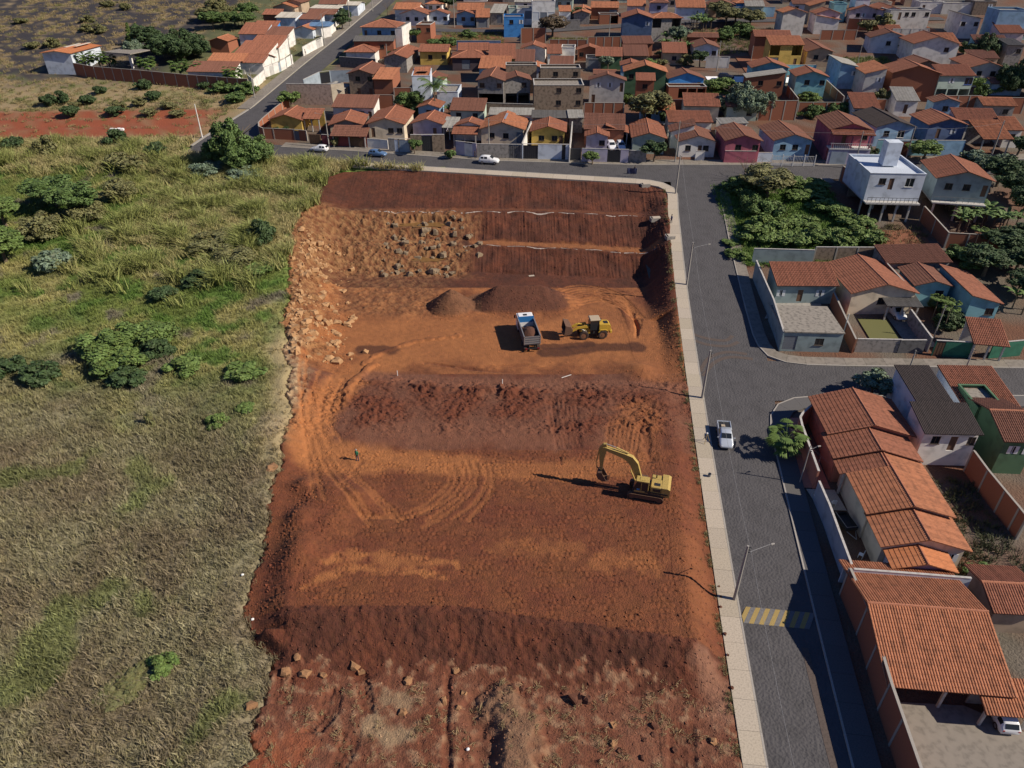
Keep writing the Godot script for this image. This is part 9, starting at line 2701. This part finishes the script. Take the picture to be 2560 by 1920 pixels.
	stroke(smooth_path(V([-21.0, 65.9, -18.2, 61.7, -14.8, 57.9, -12.2, 55.2])), 0.55, orange.lerp(warm, 0.45), 0.6, -0.080, 0.35, 0.4)
	stroke(smooth_path(V([-20.4, 65.9, -17.4, 61.7, -14.0, 57.9, -11.6, 55.4])), 0.55, orange.lerp(warm, 0.45), 0.6, -0.080, 0.35, 0.4)
	stroke(smooth_path(V([-21.5, 63.2, -18.6, 58.8, -15.0, 54.5])), 0.55, orange.lerp(warm, 0.45), 0.6, -0.080, 0.35, 0.4)
	stroke(smooth_path(V([-17.9, 64.8, -18.5, 62.5, -19.0, 60.7])), 0.55, orange.lerp(warm, 0.45), 0.6, -0.080, 0.35, 0.4)
	stroke(smooth_path(V([-18.1, 65.1, -14.9, 64.3, -11.6, 63.5])), 0.55, orange.lerp(warm, 0.45), 0.6, -0.080, 0.35, 0.4)
	stroke(smooth_path(V([-30.1, 87.6, -28.7, 80.1, -26.7, 73.4, -24.3, 66.4])), 0.5, orange * 1.12, 0.55, -0.090, 0.4, 0.5)
	stroke(smooth_path(V([-26.8, 83.7, -26.5, 77.3, -25.8, 72.8, -23.9, 66.4])), 0.5, orange * 1.12, 0.55, -0.090, 0.4, 0.5)
	stroke(smooth_path(V([-25.1, 83.3, -25.0, 76.7, -24.1, 71.9, -22.1, 67.5])), 0.5, orange * 1.12, 0.55, -0.090, 0.4, 0.5)
	stroke(smooth_path(V([-23.4, 83.0, -23.7, 76.7, -23.3, 72.5, -20.9, 68.6])), 0.5, orange * 1.12, 0.55, -0.090, 0.4, 0.5)
	stroke(smooth_path(V([-29.5, 87.6, -28.1, 80.8, -26.7, 72.8, -24.5, 65.9])), 0.5, orange * 1.12, 0.55, -0.090, 0.4, 0.5)
	stroke(smooth_path(V([-19.0, 49.1, -16.2, 49.7, -12.9, 50.8, -8.4, 49.9, -5.5, 49.2])), 0.5, orange, 0.3, 0.000, 0.6, 1.2)
	stroke(smooth_path(V([-20.0, 46.1, -16.7, 47.4, -12.7, 49.1, -6.2, 46.8])), 0.5, orange, 0.3, 0.000, 0.6, 1.2)
	stroke(smooth_path(V([-18.9, 49.1, -16.2, 49.5, -12.9, 50.5, -8.0, 49.7, -5.5, 49.1])), 0.5, orange, 0.3, 0.000, 0.6, 1.2)
	stroke(smooth_path(V([-19.9, 46.2, -16.6, 47.7, -12.6, 48.8, -6.5, 47.1])), 0.5, orange, 0.3, 0.000, 0.6, 1.2)
	stroke(smooth_path(V([-18.8, 49.0, -16.3, 50.2, -12.8, 50.1, -7.5, 49.6, -5.5, 49.0])), 0.5, orange, 0.3, 0.000, 0.6, 1.2)
	stroke(smooth_path(V([-19.8, 46.3, -16.6, 48.0, -12.6, 48.6, -6.8, 47.3])), 0.5, orange, 0.3, 0.000, 0.6, 1.2)
	stroke(smooth_path(V([-18.6, 48.9, -16.3, 50.0, -12.8, 49.8, -7.1, 49.4, -5.5, 48.9])), 0.5, orange, 0.3, 0.000, 0.6, 1.2)
	stroke(smooth_path(V([-19.7, 46.4, -16.6, 48.2, -12.6, 48.3, -7.1, 47.6])), 0.5, orange, 0.3, 0.000, 0.6, 1.2)
	stroke(smooth_path(V([-18.5, 48.9, -16.4, 50.8, -12.7, 49.5, -6.6, 49.3, -5.5, 48.8])), 0.5, orange, 0.3, 0.000, 0.6, 1.2)
	stroke(smooth_path(V([-19.5, 46.5, -16.5, 48.5, -12.5, 48.1, -7.4, 47.8])), 0.5, orange, 0.3, 0.000, 0.6, 1.2)
	stroke(smooth_path(V([-18.4, 48.8, -16.4, 50.6, -12.7, 49.1, -6.2, 49.1, -5.5, 48.6])), 0.5, orange, 0.3, 0.000, 0.6, 1.2)
	stroke(smooth_path(V([-19.4, 46.6, -16.5, 48.7, -12.5, 47.8, -7.7, 48.1])), 0.5, orange, 0.3, 0.000, 0.6, 1.2)
	stroke(smooth_path(V([-17.6, 52.0, -13.2, 52.9, -8.7, 52.4])), 1.6, red, 0.25, 0.050, 0.5, 2)
	stroke(smooth_path(V([9.0, 49.1, 11.3, 49.5, 14.1, 49.1])), 2.2, orange, 0.45, 0.000, 0.6, 3)
	stroke(smooth_path(V([-1.8, 51.4, 2.6, 51.2, 7.1, 51.4])), 1.6, orange, 0.35, 0.000, 0.6, 3)
	stroke(smooth_path(V([17.8, 52.0, 18.1, 49.1, 18.2, 44.6])), 3.6, orange.lerp(red, 0.6), 0.7, 0.000, 0.5, 1)
	stroke(smooth_path(V([6.2, 109.8, 11.7, 113.0, 18.1, 109.8, 21.0, 100.8])), 0.5, orange * 1.05, 0.55, -0.140, 0.3, 0.4)
	stroke(smooth_path(V([7.0, 105.9, 13.2, 109.8, 20.1, 109.0])), 0.5, red, 0.25, 0.050, 0.3, 0.4)
	stroke(smooth_path(V([6.6, 109.0, 12.2, 112.2, 18.3, 108.5, 20.7, 100.0])), 0.5, orange * 1.05, 0.55, -0.140, 0.3, 0.4)
	stroke(smooth_path(V([8.1, 106.5, 13.8, 109.3, 19.9, 107.3])), 0.5, red, 0.25, 0.050, 0.3, 0.4)
	stroke(smooth_path(V([7.1, 108.3, 12.7, 111.4, 18.5, 107.3, 20.5, 99.2])), 0.5, orange * 1.05, 0.55, -0.140, 0.3, 0.4)
	stroke(smooth_path(V([9.2, 107.1, 14.4, 108.8, 19.7, 105.6])), 0.5, red, 0.25, 0.050, 0.3, 0.4)
	stroke(smooth_path(V([7.5, 107.6, 13.2, 110.6, 18.7, 106.0, 20.2, 98.4])), 0.5, orange * 1.05, 0.55, -0.140, 0.3, 0.4)
	stroke(smooth_path(V([10.2, 107.7, 14.9, 108.3, 19.4, 104.0])), 0.5, red, 0.25, 0.050, 0.3, 0.4)
	stroke(smooth_path(V([8.0, 107.0, 13.7, 109.8, 18.9, 104.8, 20.0, 97.5])), 0.5, orange * 1.05, 0.55, -0.140, 0.3, 0.4)
	stroke(smooth_path(V([11.3, 108.3, 15.5, 107.9, 19.2, 102.4])), 0.5, red, 0.25, 0.050, 0.3, 0.4)
	stroke(smooth_path(V([8.4, 106.3, 14.2, 109.0, 19.1, 103.7, 19.7, 96.8])), 0.5, orange * 1.05, 0.55, -0.140, 0.3, 0.4)
	stroke(smooth_path(V([12.4, 109.0, 16.1, 107.4, 19.0, 100.8])), 0.5, red, 0.25, 0.050, 0.3, 0.4)
	stroke(smooth_path(V([8.8, 105.6, 14.7, 108.2, 19.2, 102.5, 19.5, 96.0])), 0.5, orange * 1.05, 0.55, -0.140, 0.3, 0.4)
	stroke(smooth_path(V([13.5, 109.6, 16.7, 107.0, 18.8, 99.3])), 0.5, red, 0.25, 0.050, 0.3, 0.4)
	stroke(smooth_path(V([9.3, 104.9, 15.1, 107.4, 19.4, 101.4, 19.2, 95.2])), 0.5, orange * 1.05, 0.55, -0.140, 0.3, 0.4)
	stroke(smooth_path(V([14.6, 110.2, 17.2, 106.5, 18.6, 97.8])), 0.5, red, 0.25, 0.050, 0.3, 0.4)
	stroke(smooth_path(V([9.7, 104.3, 15.6, 106.6, 19.6, 100.3, 19.0, 94.4])), 0.5, orange * 1.05, 0.55, -0.140, 0.3, 0.4)
	stroke(smooth_path(V([15.8, 110.9, 17.8, 106.0, 18.4, 96.4])), 0.5, red, 0.25, 0.050, 0.3, 0.4)
	stroke(smooth_path(V([-12.6, 87.0, -6.6, 85.9, 2.2, 86.4])), 0.4, red, 0.3, -0.060, 0.3, 0.5)
	stroke(smooth_path(V([-3.9, 67.2, 0.5, 66.8, 5.8, 65.9])), 0.3, red, 0.4, -0.070, 0.3, 0.4)
	stroke(smooth_path(V([-11.4, 86.7, -5.4, 85.6, 3.4, 86.0])), 0.4, red, 0.3, -0.060, 0.3, 0.5)
	stroke(smooth_path(V([-3.9, 66.8, 0.5, 66.5, 5.8, 65.6])), 0.3, red, 0.4, -0.070, 0.3, 0.4)
	stroke(smooth_path(V([-10.2, 86.3, -4.3, 85.3, 4.5, 85.6])), 0.4, red, 0.3, -0.060, 0.3, 0.5)
	stroke(smooth_path(V([-3.8, 66.5, 0.5, 66.1, 5.8, 65.4])), 0.3, red, 0.4, -0.070, 0.3, 0.4)
	stroke(smooth_path(V([-9.0, 86.0, -3.1, 85.1, 5.7, 85.1])), 0.4, red, 0.3, -0.060, 0.3, 0.5)
	stroke(smooth_path(V([-3.8, 66.1, 0.5, 65.7, 5.8, 65.1])), 0.3, red, 0.4, -0.070, 0.3, 0.4)
	stroke(smooth_path(V([-7.8, 85.7, -1.9, 84.8, 6.8, 84.7])), 0.4, red, 0.3, -0.060, 0.3, 0.5)
	stroke(smooth_path(V([-3.8, 65.7, 0.5, 65.4, 5.8, 64.9])), 0.3, red, 0.4, -0.070, 0.3, 0.4)
	stroke(smooth_path(V([-6.6, 85.3, -0.7, 84.5, 8.0, 84.2])), 0.4, red, 0.3, -0.060, 0.3, 0.5)
	stroke(smooth_path(V([-3.8, 65.3, 0.5, 65.1, 5.8, 64.7])), 0.3, red, 0.4, -0.070, 0.3, 0.4)
	stroke(smooth_path(V([-5.4, 85.0, 0.4, 84.2, 9.1, 83.8])), 0.4, red, 0.3, -0.060, 0.3, 0.5)
	stroke(smooth_path(V([-3.8, 64.9, 0.5, 64.7, 5.8, 64.4])), 0.3, red, 0.4, -0.070, 0.3, 0.4)
	stroke(smooth_path(V([4.7, 76.7, 4.9, 72.5, 5.6, 67.5])), 0.4, red, 0.3, -0.120, 0.3, 0.4)
	stroke(smooth_path(V([12.5, 72.8, 11.7, 68.6, 11.6, 64.8])), 0.35, orange.lerp(red, 0.5), 0.4, -0.120, 0.3, 0.4)
	stroke(smooth_path(V([5.3, 76.7, 5.4, 72.5, 6.0, 67.5])), 0.4, red, 0.3, -0.120, 0.3, 0.4)
	stroke(smooth_path(V([13.0, 72.7, 12.2, 68.6, 12.0, 64.8])), 0.35, orange.lerp(red, 0.5), 0.4, -0.120, 0.3, 0.4)
	stroke(smooth_path(V([5.8, 76.7, 5.9, 72.5, 6.4, 67.5])), 0.4, red, 0.3, -0.120, 0.3, 0.4)
	stroke(smooth_path(V([13.6, 72.5, 12.7, 68.6, 12.4, 64.8])), 0.35, orange.lerp(red, 0.5), 0.4, -0.120, 0.3, 0.4)
	stroke(smooth_path(V([6.3, 76.7, 6.4, 72.5, 6.7, 67.5])), 0.4, red, 0.3, -0.120, 0.3, 0.4)
	stroke(smooth_path(V([14.1, 72.3, 13.3, 68.6, 12.8, 64.8])), 0.35, orange.lerp(red, 0.5), 0.4, -0.120, 0.3, 0.4)
	stroke(smooth_path(V([6.9, 76.7, 6.8, 72.5, 7.1, 67.5])), 0.4, red, 0.3, -0.120, 0.3, 0.4)
	stroke(smooth_path(V([14.6, 72.2, 13.8, 68.6, 13.2, 64.8])), 0.35, orange.lerp(red, 0.5), 0.4, -0.120, 0.3, 0.4)
	stroke(smooth_path(V([7.4, 76.7, 7.3, 72.5, 7.5, 67.5])), 0.4, red, 0.3, -0.120, 0.3, 0.4)
	stroke(smooth_path(V([15.2, 72.0, 14.3, 68.6, 13.6, 64.8])), 0.35, orange.lerp(red, 0.5), 0.4, -0.120, 0.3, 0.4)
	stroke(smooth_path(V([7.9, 76.7, 7.8, 72.5, 7.9, 67.5])), 0.4, red, 0.3, -0.120, 0.3, 0.4)
	stroke(smooth_path(V([15.7, 71.9, 14.9, 68.6, 14.0, 64.8])), 0.35, orange.lerp(red, 0.5), 0.4, -0.120, 0.3, 0.4)
	stroke(smooth_path(V([8.5, 76.7, 8.3, 72.5, 8.3, 67.5])), 0.4, red, 0.3, -0.120, 0.3, 0.4)
	stroke(smooth_path(V([16.2, 71.7, 15.4, 68.6, 14.4, 64.8])), 0.35, orange.lerp(red, 0.5), 0.4, -0.120, 0.3, 0.4)
	stroke(smooth_path(V([16.6, 73.4, 16.6, 69.8, 16.3, 65.1])), 0.9, red, 0.3, -0.220, 0.5, 1.5)
	stroke(smooth_path(V([5.3, 77.0, 5.3, 72.8, 5.4, 70.4])), 0.9, red, 0.3, -0.190, 0.5, 1.5)
	stroke(smooth_path(V([-16.4, 37.2, -16.4, 35.0, -17.3, 33.3])), 0.28, red, 0.3, -0.170, 0.25, 0.2)
	stroke(smooth_path(V([-14.3, 38.6, -13.4, 36.7, -12.9, 35.0])), 0.28, red, 0.3, -0.150, 0.25, 0.2)
	stroke(smooth_path(V([-14.1, 33.3, -14.2, 31.7, -14.6, 30.2])), 0.28, red, 0.3, -0.150, 0.25, 0.2)
	stroke(smooth_path(V([-21.0, 38.3, -20.5, 35.8])), 0.28, red, 0.3, -0.150, 0.25, 0.2)
	stroke(smooth_path(V([-0.9, 36.7, -0.7, 35.4])), 0.3, red, 0.3, -0.150, 0.25, 0.2)
	stroke(smooth_path(V([13.2, 33.7, 12.6, 30.2])), 0.35, red.lerp(dark, 0.4), 0.5, -0.140, 0.25, 0.2)  # crawler groove: its shade is painted in as darker soil, repeats below too
	stroke(smooth_path(V([-16.1, 37.2, -16.1, 35.0, -17.0, 33.3])), 0.28, red, 0.3, -0.170, 0.25, 0.2)
	stroke(smooth_path(V([-14.0, 38.6, -13.2, 36.7, -12.7, 35.0])), 0.28, red, 0.3, -0.150, 0.25, 0.2)
	stroke(smooth_path(V([-13.9, 33.3, -14.0, 31.7, -14.4, 30.2])), 0.28, red, 0.3, -0.150, 0.25, 0.2)
	stroke(smooth_path(V([-20.7, 38.3, -20.3, 35.8])), 0.28, red, 0.3, -0.150, 0.25, 0.2)
	stroke(smooth_path(V([-0.6, 36.7, -0.4, 35.4])), 0.3, red, 0.3, -0.150, 0.25, 0.2)
	stroke(smooth_path(V([13.6, 33.7, 12.9, 30.2])), 0.35, red.lerp(dark, 0.4), 0.5, -0.140, 0.25, 0.2)
	stroke(smooth_path(V([-15.9, 37.2, -15.9, 35.0, -16.8, 33.3])), 0.28, red, 0.3, -0.170, 0.25, 0.2)
	stroke(smooth_path(V([-13.8, 38.6, -13.0, 36.7, -12.6, 35.0])), 0.28, red, 0.3, -0.150, 0.25, 0.2)
	stroke(smooth_path(V([-13.7, 33.3, -13.7, 31.7, -14.2, 30.2])), 0.28, red, 0.3, -0.150, 0.25, 0.2)
	stroke(smooth_path(V([-20.5, 38.3, -20.0, 35.8])), 0.28, red, 0.3, -0.150, 0.25, 0.2)
	stroke(smooth_path(V([-0.3, 36.7, -0.1, 35.4])), 0.3, red, 0.3, -0.150, 0.25, 0.2)
	stroke(smooth_path(V([13.9, 33.7, 13.3, 30.2])), 0.35, red.lerp(dark, 0.4), 0.5, -0.140, 0.25, 0.2)
	stroke(smooth_path(V([-15.7, 37.2, -15.7, 35.0, -16.6, 33.3])), 0.28, red, 0.3, -0.170, 0.25, 0.2)
	stroke(smooth_path(V([-13.6, 38.6, -12.8, 36.7, -12.4, 35.0])), 0.28, red, 0.3, -0.150, 0.25, 0.2)
	stroke(smooth_path(V([-13.4, 33.3, -13.5, 31.7, -14.0, 30.2])), 0.28, red, 0.3, -0.150, 0.25, 0.2)
	stroke(smooth_path(V([-20.2, 38.3, -19.8, 35.8])), 0.28, red, 0.3, -0.150, 0.25, 0.2)
	stroke(smooth_path(V([0.1, 36.7, 0.3, 35.4])), 0.3, red, 0.3, -0.150, 0.25, 0.2)
	stroke(smooth_path(V([14.2, 33.7, 13.6, 30.2])), 0.35, red.lerp(dark, 0.4), 0.5, -0.140, 0.25, 0.2)
	stroke(smooth_path(V([-15.5, 37.2, -15.4, 35.0, -16.3, 33.3])), 0.28, red, 0.3, -0.170, 0.25, 0.2)
	stroke(smooth_path(V([-13.4, 38.6, -12.7, 36.7, -12.2, 35.0])), 0.28, red, 0.3, -0.150, 0.25, 0.2)
	stroke(smooth_path(V([-13.2, 33.3, -13.3, 31.7, -13.7, 30.2])), 0.28, red, 0.3, -0.150, 0.25, 0.2)
	stroke(smooth_path(V([-20.0, 38.3, -19.5, 35.8])), 0.28, red, 0.3, -0.150, 0.25, 0.2)
	stroke(smooth_path(V([0.4, 36.7, 0.6, 35.4])), 0.3, red, 0.3, -0.150, 0.25, 0.2)
	stroke(smooth_path(V([14.5, 33.7, 13.9, 30.2])), 0.35, red.lerp(dark, 0.4), 0.5, -0.140, 0.25, 0.2)
	stroke(smooth_path(V([-15.2, 37.2, -15.2, 35.0, -16.1, 33.3])), 0.28, red, 0.3, -0.170, 0.25, 0.2)
	stroke(smooth_path(V([-13.2, 38.6, -12.5, 36.7, -12.1, 35.0])), 0.28, red, 0.3, -0.150, 0.25, 0.2)
	stroke(smooth_path(V([-13.0, 33.3, -13.1, 31.7, -13.5, 30.2])), 0.28, red, 0.3, -0.150, 0.25, 0.2)
	stroke(smooth_path(V([-19.7, 38.3, -19.3, 35.8])), 0.28, red, 0.3, -0.150, 0.25, 0.2)
	stroke(smooth_path(V([0.7, 36.7, 0.9, 35.4])), 0.3, red, 0.3, -0.150, 0.25, 0.2)
	stroke(smooth_path(V([14.8, 33.7, 14.3, 30.2])), 0.35, red.lerp(dark, 0.4), 0.5, -0.140, 0.25, 0.2)
	stroke(smooth_path(V([-15.0, 37.2, -14.9, 35.0, -15.9, 33.3])), 0.28, red, 0.3, -0.170, 0.25, 0.2)
	stroke(smooth_path(V([-13.0, 38.6, -12.3, 36.7, -11.9, 35.0])), 0.28, red, 0.3, -0.150, 0.25, 0.2)
	stroke(smooth_path(V([-12.7, 33.3, -12.8, 31.7, -13.3, 30.2])), 0.28, red, 0.3, -0.150, 0.25, 0.2)
	stroke(smooth_path(V([-19.5, 38.3, -19.1, 35.8])), 0.28, red, 0.3, -0.150, 0.25, 0.2)
	stroke(smooth_path(V([1.0, 36.7, 1.2, 35.4])), 0.3, red, 0.3, -0.150, 0.25, 0.2)
	stroke(smooth_path(V([15.1, 33.7, 14.6, 30.2])), 0.35, red.lerp(dark, 0.4), 0.5, -0.140, 0.25, 0.2)
	stroke(smooth_path(V([10.8, 33.3, 10.2, 31.7, 9.6, 30.2])), 4, pink, 0.7, 0.000, 0.4, 1)
	stroke(smooth_path(V([-2.7, 35.8, -2.2, 33.3, -2.3, 30.2])), 2.4, red, 0.3, -0.450, 0.6, 2.5)
	stroke(smooth_path(V([-0.9, 35.4, 0.7, 33.3, 0.3, 30.2])), 3.4, Color(0.22, 0.13, 0.075), 0.7, 0.700, 0.6, 2)
	stroke(smooth_path(V([-5.7, 38.1, -5.5, 33.7, -5.1, 30.2])), 0.6, red, 0.3, -0.220, 0.3, 0.4)
	stroke(smooth_path(V([-20.9, 31.8, -18.9, 30.8, -17.7, 31.8])), 3, Color(0.26, 0.075, 0.03), 0.7, 0.000, 0.5, 1.5)
	stroke(smooth_path(V([-11.9, 33.7, -10.2, 32.9, -9.0, 33.1])), 1.6, Color(0.3, 0.22, 0.13), 0.7, 0.000, 0.6, 2)
	stroke(smooth_path(V([-10.6, 36.1, -9.4, 35.8])), 1.6, Color(0.3, 0.22, 0.13), 0.6, 0.000, 0.6, 2)
	stroke(smooth_path(V([17.2, 38.4, 17.8, 36.6, 17.8, 34.9])), 2.6, Color(0.26, 0.13, 0.08), 0.7, 0.000, 0.5, 1.5)
	stroke(smooth_path(V([-8.4, 94.8, -14.8, 92.9, -19.5, 89.3, -21.4, 86.4])), 0.8, red, 0.25, 0.250, 0.5, 1)
	stroke(smooth_path(V([-19.7, 86.4, -21.4, 83.3, -22.2, 80.1, -21.9, 77.0])), 1, red, 0.25, 0.400, 0.5, 1)
	stroke(smooth_path(V([-20.2, 81.9, -17.6, 81.9, -9.4, 80.1, 0.4, 79.0])), 1.2, red, 0.25, 0.300, 0.6, 3)
	stroke(smooth_path(V([-4.3, 79.0, 5.4, 78.0, 12.8, 75.7])), 1.6, red, 0.25, 0.250, 0.7, 4)
	stroke(smooth_path(V([19.6, 76.7, 20.4, 72.8, 20.3, 67.5])), 3, red, 0.25, 0.100, 0.6, 3)
	stroke(smooth_path(V([25.4, 114.5, 26.6, 102.4, 25.5, 87.6])), 3.6, red, 0.25, 0.100, 0.5, 2)
	stroke(smooth_path(V([29.0, 136.9, 29.2, 120.9, 27.9, 110.7])), 3, red, 0.25, 0.100, 0.5, 2)
	stroke(smooth_path(V([-25.8, 72.8, -22.9, 66.4])), 0.6, orange * 1.15, 0.6, -0.060, 0.4, 0.5)
	stroke(smooth_path(V([-7.0, 125.9, 0.0, 125.5, 8.0, 124.6, 15.0, 123.6, 22.0, 122.2, 26.0, 121.2])), 2, orange, 0.7, 0.000, 0.5, 1.2)
	stroke(smooth_path(V([-26.0, 134.6, -10.0, 134.6, 2.0, 134.4, 14.0, 133.3, 24.0, 131.6])), 1.2, warm, 0.6, 0.000, 0.5, 1.2)
